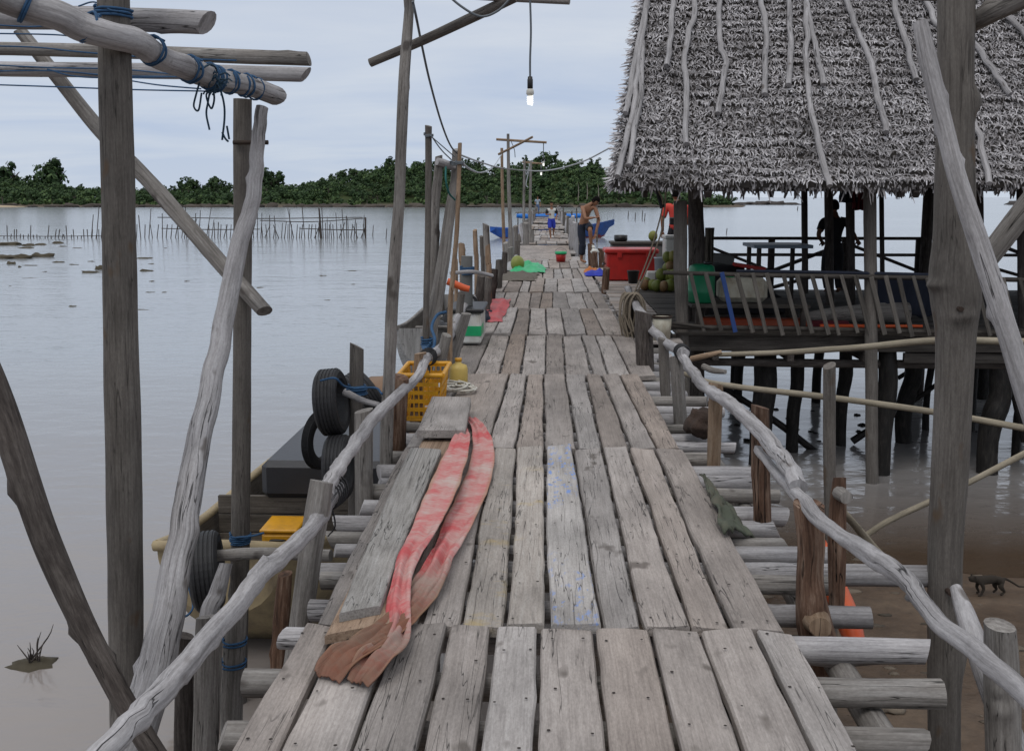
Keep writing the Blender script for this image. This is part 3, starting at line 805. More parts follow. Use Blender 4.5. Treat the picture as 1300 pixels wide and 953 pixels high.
# ------------------------------------------------------------------ railings: driftwood rail logs on stub posts
def rail_post(par, rows, mat, knots=2, name='rail_post', **k):
    mb = MB(); tpx(mb, rows, knots=knots, n=k.pop('n', 6), **k); return mb.build(name, M[mat], par)
def xr_y(px, X): return X * FPX / (px - 695)
railL = thing('driftwood_railing', 'silvery driftwood handrail on stub posts along the left edge of the jetty', 'railing', (-.95, 3, 1.6))
def rail(par, pts, X, **k):
    mb = MB(); tpx(mb, [(a, b, xr_y(a, X), w_ * .82) for a, b, w_ in pts], n=8, knots=k.pop('knots', 8), rough=.24, seg=18, wob=.012, **k); return mb.build('handrail', M['silver'], par)
rail(railL, [(60, 1035, 50), (160, 925, 44), (205, 880, 40), (252, 823, 36), (301, 768, 33), (331, 727, 31), (352, 712, 29), (388, 677, 26), (410, 650, 25), (428, 618, 24)], -.92, slant=.3)
rail(railL, [(412, 628, 26), (424, 604, 24), (446, 571, 21), (470, 536, 20), (497, 509, 17), (527, 481, 15), (543, 453, 13)], -.92)
rail(railL, [(539, 456, 14), (560, 441, 14), (573, 424, 13), (580, 406, 12), (590, 389, 11), (600, 381, 9)], -.92)
rail(railL, [(597, 384, 8), (611, 372, 9), (620, 362, 8), (633, 347, 7)], -.92, knots=1)
PL = [([(372, 860, 4.15, 32), (378, 820, 4.15, 32), (392, 715, 4.15, 32), (409, 611, 4.15, 31)], 'grey'), ([(463, 710, 5.7, 24), (462, 600, 5.7, 24), (462, 521, 5.7, 25)], 'grey'),
      ([(502, 625, 6.7, 25), (504, 560, 6.7, 24), (508, 478, 6.7, 22)], 'bark'), ([(526, 575, 7.7, 17), (529, 520, 7.7, 16), (534, 448, 7.7, 15)], 'tan'),
      ([(545, 525, 8.5, 17), (550, 500, 8.5, 15), (561, 452, 8.5, 14), (567, 425, 8.5, 13)], 'grey'), ([(573, 462, 9.8, 15), (582, 430, 9.8, 14), (592, 398, 9.8, 13)], 'grey'),
      ([(583, 440, 10.6, 10), (583, 400, 10.6, 10), (586, 372, 10.6, 9)], 'post'),
      ([(606, 408, 13, 11), (608, 380, 13, 11), (611, 350, 13, 10)], 'dark'), ([(616, 402, 14, 13), (617, 375, 14, 13), (619, 352, 14, 12)], 'post'), ([(624, 385, 16, 9), (626, 360, 16, 10), (628, 342, 16, 9)], 'dark'),
      ([(632, 375, 18, 10), (633, 350, 18, 10), (634, 330, 18, 9)], 'post'), ([(639, 360, 21, 8), (640, 340, 21, 8), (641, 320, 21, 7)], 'dark'), ([(647, 352, 23, 7), (648, 330, 23, 8), (648, 314, 23, 7)], 'grey'), ([(655, 340, 26, 8), (656, 325, 26, 8), (657, 306, 26, 7)], 'post')]
for rws, m in PL: rail_post(railL, rws, m, rough=.09, slant=.25)
for (px, py, X) in [(420, 626, -.92), (543, 454, -.92), (598, 383, -.92)]:   # black cord lashings at the joints
    y = xr_y(px, X); c = P(px, py, y); mb = MB()
    for q in range(5):
        pts = [(c.x + (.052 + .004 * q) * math.cos(a), c.y - .06 + q * .028 + .012 * math.sin(a * 2), c.z + (.056 + .003 * q) * math.sin(a), .0045) for a in [i * 6.283 / 10 for i in range(11)]]
        tube(mb, pts, seg=5, n=2, rough=0, cap=0)
    tube(mb, [(c.x, c.y, c.z - .05, .004), (c.x + .02, c.y - .02, c.z - .14, .004), (c.x - .02, c.y + .01, c.z - .2, .003)], seg=5, n=4, rough=0)
    mb.build('cord_lashing', M['rope_black'], railL)
railR = thing('driftwood_railing', 'silvery driftwood handrail on red bark posts along the right edge of the jetty', 'railing', (1.0, 3, 1.6))
rail(railR, [(1355, 935, 42), (1281, 861, 37), (1211, 806, 33), (1171, 765, 31), (1146, 731, 31), (1091, 695, 29), (1049, 667, 25), (1022, 637, 23), (988, 603, 18), (962, 570, 13)], 1.0, knots=4)
rail(railR, [(862, 444, 13), (878, 470, 16), (897, 492, 18), (920, 508, 21), (941, 524, 22), (968, 551, 24), (995, 583, 26), (1014, 618, 28)], 1.01)
rail(railR, [(797, 366, 10), (806, 384, 12), (814, 398, 13), (828, 418, 13), (850, 438, 14), (870, 448, 14)], 1.02)
PR = [([(1052, 875, 3.95, 46), (1046, 830, 3.95, 44), (1034, 795, 3.95, 46), (1029, 740, 3.95, 36), (1030, 690, 3.95, 36), (1026, 640, 3.95, 38)], 'bark'), ([(968, 680, 5.2, 25), (966, 600, 5.2, 24), (965, 516, 5.2, 23)], 'bark'),
      ([(905, 620, 6.4, 18), (907, 560, 6.4, 18), (909, 487, 6.4, 19)], 'tan'), ([(1062, 770, 4.1, 20), (1062, 690, 4.1, 24), (1064, 640, 4.1, 22), (1066, 606, 4.1, 16)], 'bark'),
      ([(866, 570, 7.7, 17), (863, 520, 7.7, 17), (858, 452, 7.7, 17)], 'grey'), ([(846, 530, 8.7, 14), (844, 480, 8.7, 14), (842, 430, 8.7, 14)], 'post'),
      ([(821, 495, 9.9, 24), (818, 440, 9.9, 22), (816, 396, 9.9, 20)], 'dark'), ([(803, 455, 12, 16), (801, 420, 12, 15), (800, 380, 12, 14)], 'dark'), ([(768, 372, 17.8, 9), (769, 355, 17.8, 9), (770, 340, 17.8, 8)], 'bark')]
for rws, m in PR: rail_post(railR, rws, m, rough=.12, slant=.3)
mb = MB(); c = P(1036, 789, 3.90)                                         # sawn branch stump on the biggest bark post
tube(mb, [(c.x, c.y + .05, c.z, .058), (c.x, c.y - .03, c.z + .005, .05), (c.x - .003, c.y - .075, c.z + .008, .042)], seg=12, n=4, cap=1, rough=.1); mb.build('branch_stub', M['tan'], railR)
mb = MB(); c = P(1068, 628, 4.05)
tube(mb, [(c.x, c.y + .03, c.z, .03), (c.x + .01, c.y - .04, c.z, .026)], seg=10, n=3, rough=.1); mb.build('branch_stub', M['grey'], railR)
for (px, py, X) in [(866, 447, 1.01)]:
    y = xr_y(px, X); c = P(px, py, y); mb = MB()
    for q in range(5):
        tube(mb, [(c.x + .055 * math.cos(a), c.y - .06 + q * .03, c.z + .055 * math.sin(a), .005) for a in [i * 6.283 / 10 for i in range(11)]], seg=5, n=2, rough=0, cap=0)
    mb.build('cord_lashing', M['rope_black'], railR)
# stub posts along the outer jetty
ro = random.Random(8)
for side, lab in ((-1, 'line of grey stub posts along the left side of the outer jetty'), (1, 'line of grey stub posts along the right side of the outer jetty')):
    rp = thing('stub_posts', lab, 'railing', (side * 1.0, 28, 1.6)); y = 27.5 if side < 0 else 31
    while y < 110:
        h = ro.uniform(.25, .85) if y < 45 else ro.uniform(.3, .75); mb = MB()
        x = side * ro.uniform(.96, 1.08); tube(mb, [(x, y, .2, .085), (x, y, DECK, .085), (x + ro.uniform(-.05, .05), y, DECK + h, .075)], seg=8, n=3, rough=.12, slant=.4, tint=ro.uniform(-.2, .35)); mb.build('stub_post', M[ro.choice(['grey', 'silver', 'post'])], rp)
        y += ro.uniform(1.3, 2.6)
    rp.name = 'outer_railing'
for (px, Y, top, bot, w_) in [(728, 32, 284, 328, 12), (673, 36, 292, 318, 11), (668, 33, 283, 325, 8)]:
    mb = MB(); tpx(mb, [(px, bot + 10, Y, w_), (px, (top + bot) / 2, Y, w_), (px, top, Y, w_ * .9)], n=4, rough=.1, slant=.3); o = mb.build('mooring_post', M['silver'] if px > 700 else M['grey'])
    tag(o, {728: 'thick pale grey mooring post on the right of the outer jetty behind the bending man', 673: 'short pale post on the left of the outer jetty beyond the second lamp pole', 668: 'slim grey post on the left of the outer jetty by the lamp poles'}[px], 'post')
# tall thin sticks by the far boats
for px, Y, top, lab in [(715, 60, 263, 'leftmost thin stick standing right of the running boy'), (726, 55, 268, 'thin stick standing between the running boy and the bending man'), (732, 58, 264, 'thin stick standing just left of the bending man'), (758, 78, 258, 'tall thin stick standing in front of the dark blue bow')]:
    mb = MB(); x = P(px, 280, Y).x; tube(mb, [(x, Y, -.5, U(2.2, Y) / 2), (x + .02, Y, 1, U(2, Y) / 2), (*P(px, top, Y)[:], U(1.6, Y) / 2)], seg=6, n=3, rough=.1); tag(mb.build('mooring_stick', M['post']), lab, 'stick')
# plywood patch on the outer jetty
mb = MB(); obox(mb, Matrix.Translation((-.1, 29.5, DECK + .03)) @ Matrix.Rotation(.02, 4, 'X'), 1.5, 5.4, .03, grain='y'); tag(mb.build('plywood_sheet', M['deck']), 'smooth grey board laid over the jetty beyond the step', 'board')
# ================================================================== loose things on the deck, left
def loose(name, lab, pts, z0, th, m, bow=0.0, wide=None):
    """a loose plank with corners at pixels (far-left, far-right, near-right, near-left) lying at height z0"""
    fl, fr, nr, nl = [G(a, b, z0 + th) for a, b in pts]; mb = MB(); n = 16; V = []; Gr = []; go = random.uniform(0, 30)
    for i in range(n + 1):
        u = i / n; l = nl.lerp(fl, u); r_ = nr.lerp(fr, u); wv = .006 * mnoise.noise((u * 5, go, 0)); zz = bow * math.sin(math.pi * u)
        for k, (q, dz) in enumerate([(0, -th), (0, -.006), (.04, 0), (.35, .001), (.65, .001), (.96, 0), (1, -.006), (1, -th)]):
            p = l.lerp(r_, q); V.append((p.x + wv, p.y + .004 * mnoise.noise((q * 9, go, 2)), z0 + th + dz + zz)); Gr.append((q * (l - r_).length + go, dz, u * (l - fl).length + (nl - fl).length * u))
    F = [(i * 8 + (k + 1) % 8, i * 8 + k, (i + 1) * 8 + k, (i + 1) * 8 + (k + 1) % 8) for i in range(n) for k in range(8)] + [tuple(range(8)), tuple(n * 8 + k for k in range(7, -1, -1))]
    F = [f[::-1] for f in F[:-2]] + F[-2:]
    mb.add(V, F, Gr, 0, 0); return tag(mb.build(name, m), lab, 'plank')
loose('loose_plank', 'pale brown board lying underneath the long grey plank at left', [(536, 558), (578, 558), (497, 790), (412, 806)], DECK + .008, .035, M['deck_brown'])
loose('loose_plank', 'long loose grey plank lying on top of a brown board beside the red strap', [(520, 568), (560, 570), (482, 768), (430, 778)], DECK + .045, .035, wood('loose_plank_grey', (.12, .112, .105), (.25, .238, .225), (.34, .33, .32), paint=((.13, .24, .52), .67, .72, (20, 20, 9)), g=46), .01)
loose('loose_plank', 'short thick grey plank raised at the far end of the red strap', [(548, 503), (598, 504), (590, 546), (529, 546)], DECK + .07, .05, M['deck'])
loose('loose_plank', 'small off cut board propping up the short thick plank', [(556, 512), (590, 512), (584, 545), (545, 545)], DECK + .005, .06, M['deck_brown'])
# red and white woven strap, doubled
def strap(name, lab, rows, parent=None, zoff=None):
    c = cr(rows, 10); n = len(c); V = []; Gr = []; s = 0; K = 29
    P3 = [G(p[0], p[1], DECK + .015) for p in c]; zs = rows[0][0]
    for i in range(n):
        d = (P3[min(i + 1, n - 1)] - P3[max(i - 1, 0)]).normalized(); side = Vector((d.y, -d.x, 0)).normalized()
        if i: s += (P3[i] - P3[i - 1]).length
        hw = U(c[i][2], P3[i].y) / 2 * (1 + .10 * mnoise.noise((s * 4, zs, 1))); lift = c[i][3]; fold = c[i][4]
        for k in range(K):
            q = k / (K - 1) * 2 - 1
            wk = min(1, max(0, (s - 2.2) / 1.2)); z = DECK + .012 + lift + .030 * wk * abs(mnoise.noise((q * 1.6 + s * 1.5, s * 5.5 - q * 2.0, zs))) + .010 * mnoise.noise((q * 1.4, s * 2.6, 3)) + .006 * mnoise.noise((q * 3, s * 9, 5)) + fold * .017 * (1 + math.sin(q * (4.5 + 2.5 * fold) + s * 2.2 + mnoise.noise((s * 3, zs, 0)) * 2))
            V.append(P3[i] + side * (q * hw) + Vector((0, 0, z - P3[i].z))); Gr.append((q * hw, 0, s))
    F = [(i * K + k, i * K + k + 1, (i + 1) * K + k + 1, (i + 1) * K + k) for i in range(n - 1) for k in range(K - 1)]
    mb = MB(); mb.add(V, F, Gr, 0, 0, True); o = mb.build(name, M['strap'], parent)
    md = o.modifiers.new('thickness', 'SOLIDIFY'); md.thickness = .006; md.offset = 0
    return o
st = thing('woven_strap', 'faded red and white flat woven strap doubled back along the left planks', 'strap', tuple(G(540, 700, DECK)))
# px, py, width, lift, fold
strap('strap_strand', None, [(598, 534, 12, .02, .2), (606, 545, 17, .025, .3), (613, 565, 26, .02, .2), (612, 590, 32, .015, 0), (602, 622, 37, .012, 0), (585, 660, 40, .012, .1), (572, 692, 37, .018, .4), (560, 718, 33, .03, .8), (550, 738, 40, .028, .6), (532, 764, 48, .02, .1), (510, 790, 47, .02, .2), (484, 815, 46, .025, .5), (462, 834, 50, .03, .7), (440, 848, 54, .04, .5), (424, 856, 50, .02, .3), (415, 862, 40, .0, .1)], st)
strap('strap_strand', None, [(588, 556, 12, .06, .2), (586, 572, 22, .088, .1), (578, 598, 32, .088, 0), (564, 636, 38, .088, 0), (549, 672, 38, .088, .1), (535, 704, 35, .086, .4), (521, 728, 30, .085, .6), (512, 748, 26, .06, .6), (506, 775, 30, .035, .4), (505, 805, 36, .015, .5), (496, 830, 46, .02, .6), (478, 850, 54, .035, .6), (464, 862, 50, .02, .4), (454, 868, 38, .0, .1)], st)
# yellow perforated crate beside the rail
c = P(545, 478, 7.9)
cr_o = thing('yellow_crate', 'yellow plastic basket with slotted sides standing outside the left rail', 'crate', (c.x, 7.9, 1.55))
mb = MB(); x0, x1, y0, y1, zb, zt = P(512, 520, 7.6).x, P(556, 500, 7.6).x, 7.65, 8.15, 1.72, 2.05
def slotted(mb, a, b, zb, zt, nc, nr, th=.012, flare=.03):
    """a basket wall from a to b made of strips with real slots"""
    a = Vector(a); b = Vector(b); d = (b - a); nrm = Vector((d.y, -d.x, 0)).normalized()
    def pt(u, v): 
        p = a.lerp(b, u) + nrm * (flare * v); return Vector((p.x, p.y, zb + (zt - zb) * v))
    vs = [0.0]; 
    for r_ in range(nr): vs += [(r_ + .30) / nr, (r_ + .85) / nr]
    vs.append(1.0)
    def strip(u0, u1, v0, v1):
        q = [pt(u0, v0), pt(u1, v0), pt(u1, v1), pt(u0, v1)]; q2 = [p - nrm * th for p in q]
        mb.add(q + q2, [(0, 1, 2, 3), (7, 6, 5, 4), (0, 4, 5, 1), (1, 5, 6, 2), (2, 6, 7, 3), (3, 7, 4, 0)])
    for i in range(0, len(vs) - 1, 2): strip(0, 1, vs[i], vs[i + 1])
    for i in range(1, len(vs) - 1, 2):
        for c_ in range(nc + 1):
            u0 = c_ / nc - .14 / nc; u1 = c_ / nc + .14 / nc
            strip(max(0, u0), min(1, u1), vs[i], vs[i + 1])
slotted(mb, (x0, y0, 0), (x1, y0, 0), zb, zt, 7, 5); slotted(mb, (x1, y0, 0), (x1, y1, 0), zb, zt, 8, 5); slotted(mb, (x1, y1, 0), (x0, y1, 0), zb, zt, 7, 5); slotted(mb, (x0, y1, 0), (x0, y0, 0), zb, zt, 8, 5)
abox(mb, x0, x1, y0, y1, zb - .02, zb - .002); mb.build('basket', M['yellow'], cr_o)
mb = MB(); ex = .035
for a_, b_ in [((x0 - ex, y0 - ex), (x1 + ex, y0 - ex)), ((x1 + ex, y0 - ex), (x1 + ex, y1 + ex)), ((x1 + ex, y1 + ex), (x0 - ex, y1 + ex)), ((x0 - ex, y1 + ex), (x0 - ex, y0 - ex))]:
    tube(mb, [(*a_, zt + .012, .019), (*b_, zt + .012, .019)], n=3, seg=8, rough=0)
mb.build('rim', M['yellow'], cr_o)
# yellow jerrycan with white rope
c = P(582, 480, 8.6); mb = MB(); can = thing('jerrycan', 'pale yellow plastic can behind the coil of white rope', 'can', (c.x, 8.6, DECK))
lathe(mb, [(.001, 0), (.07, .004), (.08, .015), (.08, .15), (.07, .18), (.03, .195), (.026, .215), (.001, .218)], (c.x, 8.6, DECK), 18); mb.build('canister', plain('pale_yellow_plastic', (.5, .36, .1), .45), can)
mb = MB(); lathe(mb, [(.001, 0), (.03, .0), (.03, .025), (.001, .027)], (c.x, 8.6, DECK + .2165), 14); mb.build('cap', M['yellow'], can)
mb = MB(); c = G(578, 496, DECK); pts = []
for i in range(46):
    a = i * .9; r_ = .10 + .05 * math.sin(i * 1.7); pts.append((c.x + r_ * 1.35 * math.cos(a) + .03 * math.sin(i * 3.1), c.y + r_ * 1.4 * math.sin(a), DECK + .015 + .05 * abs(math.sin(i * .37)) * (1 - abs(i - 23) / 30), .0085))
tube(mb, pts, seg=6, n=5, rough=.1); tag(mb.build('rope_heap', M['rope_white']), 'tangled white rope heap on the planks by the yellow crate', 'rope')
# fish box with the green label
fx = P(604, 410, 11.2); fb = thing('fish_box', 'white plastic fish box with a green band at the left edge of the jetty', 'box', (fx.x, 11.3, DECK))
mb = MB(); abox(mb, -1.06, -.72, 11.1, 11.9, DECK + .004, DECK + .34, bev=.02); mb.build('bin', M['whitebox'], fb)
mb = MB(); abox(mb, -1.09, -.69, 11.07, 11.93, DECK + .343, DECK + .39, bev=.015); mb.build('lid', M['blackplastic'], fb)
mb = MB(); abox(mb, -.99, -.717, 11.094, 11.5, DECK + .09, DECK + .2, bev=.002); mb.build('green_label', M['greensheet'], fb)
# pink cloth, farther on
def heap(mb, c, sx, sy, sz, seed, n=22, fold=1.0):
    V = []; 
    for j in range(n + 1):
        for i in range(n + 1):
            u, v = i / n * 2 - 1, j / n * 2 - 1; d = max(abs(u), abs(v)); 
            e = 1 + .22 * mnoise.noise((u * 2, v * 2, seed))
            h = max(0, 1 - d ** 2.2) * (.55 + .45 * mnoise.noise((u * 2.1, v * 2.1, seed + 5))) + fold * .22 * abs(mnoise.noise((u * 4.4, v * 4.4, seed + 9))) * (1 - d * .6)
            V.append((c[0] + u * sx * e, c[1] + v * sy * e, c[2] + .006 + sz * max(h, 0)))
    mb.add(V, [(j * (n + 1) + i, j * (n + 1) + i + 1, (j + 1) * (n + 1) + i + 1, (j + 1) * (n + 1) + i) for j in range(n) for i in range(n)], None, 0, 0, True)
    lo = c[2]; return mb
mb = MB(); heap(mb, (-.76, 14.6, DECK), .19, 1.5, .10, 3); tag(mb.build('pink_cloth', M['pinkcloth']), 'crumpled pink cloth strip lying along the left edge of the deck', 'cloth')
mb = MB(); heap(mb, (-.84, 13.6, DECK), .12, .5, .12, 8); tag(mb.build('dark_bag', M['c_navy']), 'small dark blue bundle beside the pink cloth', 'bundle')
mb = MB(); heap(mb, (-.42, 22.6, DECK), .38, .8, .26, 6); tag(mb.build('green_sheet', M['greensheet']), 'bright green plastic sheet bunched on the deck', 'sheet')
mb = MB(); heap(mb, (-.78, 23.6, DECK), .3, 1.2, .34, 12, fold=.5); tag(mb.build('grey_sheet', M['dustsheet']), 'pale grey sheet heaped at the left edge behind the green sheet', 'sheet')
mb = MB(); heap(mb, (-.62, 20.6, DECK), .42, 1.0, .12, 15, fold=2.0); tag(mb.build('fishing_net', M['net']), 'brown fishing net bunched in front of the green sheet', 'net')
def coconut(mb, seed, r_=.1):
    V = []; 
    for i in range(11):
        ph = math.pi * i / 10
        for k in range(14):
            a = 6.2832 * k / 14; d = Vector((math.sin(ph) * math.cos(a), math.sin(ph) * math.sin(a), math.cos(ph)))
            tri = 1 + .05 * math.cos(3 * a) * math.sin(ph); V.append(Vector((d.x * r_ * tri, d.y * r_ * tri, d.z * r_ * 1.15 + r_ * 1.15)))
    F = [(i * 14 + k, (i + 1) * 14 + k, (i + 1) * 14 + (k + 1) % 14, i * 14 + (k + 1) % 14) for i in range(10) for k in range(14)]
    mb.add(V, F, None, 0, 0, True); return mb
c = P(657, 342, 22.4); mb = MB(); coconut(mb, 1, .15); o = mb.build('coconut', plain('yellow_green_coconut', (.21, .24, .05), .5, .3, sc=4), org=(0, 0, 0)); o.location = (c.x, 22.2, DECK); tag(o, 'single yellow green coconut lying beside the green sheet', 'coconut')
# ================================================================== pole frame, near left
fr = thing('pole_frame', 'tall frame of lashed grey poles standing in the water at left', 'pole frame', tuple(G(230, 900, 0)))
def fp(name, rows, mat, **k):
    mb = MB(); tpx(mb, rows, **k); return mb.build(name, M[mat], fr)
fp('post', [(143, -90, 4.85, 38), (145, 60, 4.85, 40), (150, 250, 4.85, 42), (154, 450, 4.85, 44), (158, 650, 4.85, 47), (160, 850, 4.85, 44), (164, 1220, 4.85, 44)], 'post', seg=20, n=10, rough=.045, knots=0)
fp('post', [(308, 126, 6.5, 23), (308, 300, 6.5, 23), (307, 500, 6.5, 24), (305, 700, 6.5, 25), (302, 870, 6.5, 25), (301, 1010, 6.5, 26)], 'post', seg=14, n=10, rough=.04, knots=2)
fp('beam', [(-90, -42, 4.1, 40), (20, 2, 4.45, 37), (75, 20, 4.55, 36), (104, 34, 4.62, 37), (144, 46, 4.68, 33), (175, 54, 4.9, 33), (200, 72, 5.2, 31), (230, 84, 5.5, 29), (270, 100, 5.9, 27), (310, 108, 6.2, 25), (350, 122, 6.5, 24)], 'silver', seg=16, n=8, rough=.09, knots=6, slant=.5)
fp('beam', [(-140, 20, 5.12, 28), (60, 23, 5.12, 29), (170, 25, 5.12, 29), (263, 29, 5.12, 29)], 'silver', seg=14, n=8, rough=.05, knots=2, slant=.6)
fp('beam', [(-140, 60, 6.8, 16), (100, 64, 6.8, 17), (280, 71, 6.8, 18), (392, 75, 6.8, 17)], 'grey', seg=12, n=8, rough=.04, knots=2, slant=.3)
fp('beam', [(-140, 86, 6.62, 18), (100, 89, 6.62, 19), (280, 92, 6.62, 19), (388, 95, 6.62, 18)], 'silver', seg=12, n=8, rough=.05, knots=2, slant=.7)
fp('brace', [(26, 40, 7.0, 16), (75, 101, 7.0, 18), (124, 162, 6.95, 19), (185, 226, 6.85, 20), (240, 288, 6.7, 21), (290, 345, 6.5, 21), (336, 395, 6.3, 20)], 'grey', seg=12, n=8, rough=.06, knots=4, slant=.4)
fp('slanting_strut', [(333, 136, 6.3, 15), (326, 190, 6.28, 18), (322, 252, 6.2, 20), (303, 310, 6.1, 23), (290, 380, 5.9, 25), (270, 480, 5.5, 28), (245, 600, 5.1, 34), (228, 700, 4.85, 39), (210, 800, 4.6, 46), (188, 885, 4.45, 54), (150, 1000, 4.3, 58), (110, 1130, 4.2, 60)], 'silver', seg=16, n=8, rough=.05, knots=5, wob=.01)
def wraps(mb, a, b, r_, n, th=.006, turns_n=10):
    """n rope turns round the line a-b"""
    a = Vector(a); b = Vector(b); d = (b - a).normalized(); u = d.orthogonal().normalized(); v = d.cross(u); pts = []
    for i in range(n * turns_n + 1):
        an = 6.2832 * i / turns_n; c = a.lerp(b, i / (n * turns_n)); p = c + (u * math.cos(an) + v * math.sin(an)) * (r_ * (1 + .05 * math.sin(i * 2.3))); pts.append((*p, th))
    tube(mb, pts, seg=6, n=2, rough=.05)
mb = MB()
for (p0, p1, w_, n) in [((108, 32, 4.63), (114, 36, 4.65), 40, 2), ((30, 6, 4.47), (36, 9, 4.48), 42, 2), ((190, 62, 5.05), (196, 66, 5.1), 36, 2), ((236, 86, 5.55), (246, 90, 5.65), 33, 2), ((288, 103, 6.05), (296, 105, 6.1), 29, 2), ((306, 107, 6.18), (318, 110, 6.25), 28, 2), ((322, 112, 6.3), (327, 114, 6.35), 27, 1), ((262, 96, 5.8), (276, 101, 5.95), 32, 4)]:
    mb = MB(); wraps(mb, P(*p0), P(*p1), U(w_, p0[2]) / 2, n, .0065); mb.build('rope_lashing', M['rope_blue'], fr)
mb = MB(); wraps(mb, P(144, 10, 4.85), P(144, 22, 4.85), .082, 3, .0065); mb.build('rope_lashing', M['rope_blue'], fr)
mb = MB()
def rope(mb, pts, w_=1.6, n=7, seg=6):
    tube(mb, [(*P(a, b, Y), U(w_, Y) / 2) for a, b, Y in pts], seg=seg, n=n, rough=.05)
for pts in [[(-60, 58, 6.7), (40, 60, 6.7), (100, 66, 6.65), (190, 73, 6.65), (300, 77, 6.6)], [(-60, 80, 6.5), (60, 86, 6.5), (150, 88, 6.5), (235, 96, 5.9)], [(-60, 92, 6.5), (60, 90, 6.5), (140, 96, 6.5), (225, 98, 6.2), (262, 104, 5.8)],
            [(-60, 106, 6.3), (60, 110, 6.3), (170, 114, 6.2), (262, 116, 5.9)], [(60, 88, 6.5), (95, 97, 6.5), (150, 99, 6.5), (262, 97, 5.85)], [(150, 100, 6.4), (200, 108, 6.2), (255, 113, 5.9)], [(-60, 28, 4.9), (30, 34, 4.9), (72, 33, 4.7), (85, 42, 4.7)], [(100, 8, 4.75), (120, 3, 4.9), (144, 14, 4.74), (165, 12, 5.0)], [(-60, 42, 5.0), (60, 44, 5.0), (95, 47, 5.0)]]:
    mb = MB(); rope(mb, pts, 2.0); mb.build('guy_rope', M['rope_blue'], fr)
mb = MB()
for pts in [[(256, 96, 5.7), (249, 120, 5.68), (246, 135, 5.68), (252, 140, 5.7), (256, 118, 5.7)], [(268, 108, 5.85), (264, 130, 5.83), (262, 145, 5.83), (266, 165, 5.83)], [(270, 110, 5.85), (272, 126, 5.84), (268, 138, 5.84), (262, 120, 5.83), (275, 112, 5.88)], [(278, 108, 5.95), (284, 130, 5.9), (285, 150, 5.9), (282, 178, 5.9)], [(282, 168, 5.9), (286, 176, 5.9), (290, 180, 5.9)], [(255, 88, 5.6), (268, 82, 5.7), (276, 92, 5.85), (266, 104, 5.85)], [(272, 90, 5.8), (280, 110, 5.9), (262, 112, 5.85)], [(288, 160, 5.9), (291, 177, 5.9)]]:
    rope(mb, pts, 2.6)
for q in range(26):
    c = P(random.uniform(258, 282), random.uniform(95, 122), 5.78); d = Vector((random.uniform(-1, 1), random.uniform(-.4, .2), random.uniform(-1, 1))) * .06
    tube(mb, [(*c, .005), (*(c + d * .6 + Vector((0, 0, .015))), .005), (*(c + d), .004)], seg=5, n=3, rough=.1)
mb.build('hanging_rope_end', plain('frayed_blue_rope', (.018, .045, .075), .9, .4, sc=50), fr)
mb = MB(); c = P(296, 181, 6.42); tube(mb, [(*c, .014), (*(c + Vector((.55 * .4, 0, 0))), .014)], n=3, seg=8, rough=0); mb.build('bolt', M['iron'], fr)
mb = MB(); tpx(mb, [(-60, 380, 4.25, 36), (-25, 450, 4.2, 37), (0, 512, 4.15, 38), (32, 610, 4.05, 38), (60, 690, 4.0, 37), (100, 780, 3.93, 33), (130, 840, 3.88, 31), (165, 905, 3.84, 30), (215, 985, 3.8, 30), (290, 1090, 3.75, 30)], seg=16, n=10, rough=.05, knots=12)
tag(mb.build('leaning_log', M['dark']), 'dark knotty log leaning across the lower left corner', 'log')
# stumps and pieces by the foot of the frame
for rws, m, lab in [([(262, 900, 5.0, 36), (264, 850, 5.0, 36), (265, 782, 5.0, 36)], 'grey', 'sawn off grey stump with a pale top left of the rail'), ([(234, 900, 5.3, 26), (234, 850, 5.3, 26), (233, 806, 5.3, 27)], 'dark', 'short dark stump at the foot of the silvery slanting log'),
                    ([(262, 800, 5.6, 22), (275, 755, 5.7, 24), (287, 715, 5.75, 17)], 'silver', 'pale barkless log leaning up behind the sawn stump'),
                    ([(352, 900, 4.9, 24), (356, 800, 4.9, 22), (362, 728, 4.9, 18)], 'bark', 'reddish bark pile under the near end of the left rail'), ([(293, 960, 5.3, 30), (296, 860, 5.3, 30), (300, 770, 5.3, 28)], 'grey', 'grey pile with rope round it beside the sawn stump')]:
    mb = MB(); a, b, Y, w_ = rws[0]; rws = [(a - 3, b + 200, Y, w_)] + rws
    tpx(mb, rws, seg=12, n=6, rough=.1, knots=2, slant=.3); tag(mb.build('wooden_stump' if 'stump' in lab else 'leaning_log' if 'log' in lab else 'wooden_pile', M[m]), lab, 'stump' if 'stump' in lab else 'log' if 'log' in lab else 'pile')
mb = MB(); tpx(mb, [(272, 705, 6.15, 15), (330, 702, 6.1, 16), (420, 705, 6.0, 16)], seg=12, n=6, rough=.06, knots=1); tag(mb.build('fender_pole', M['grey']), 'short grey pole running from the second post to the jetty behind the tyre', 'pole')
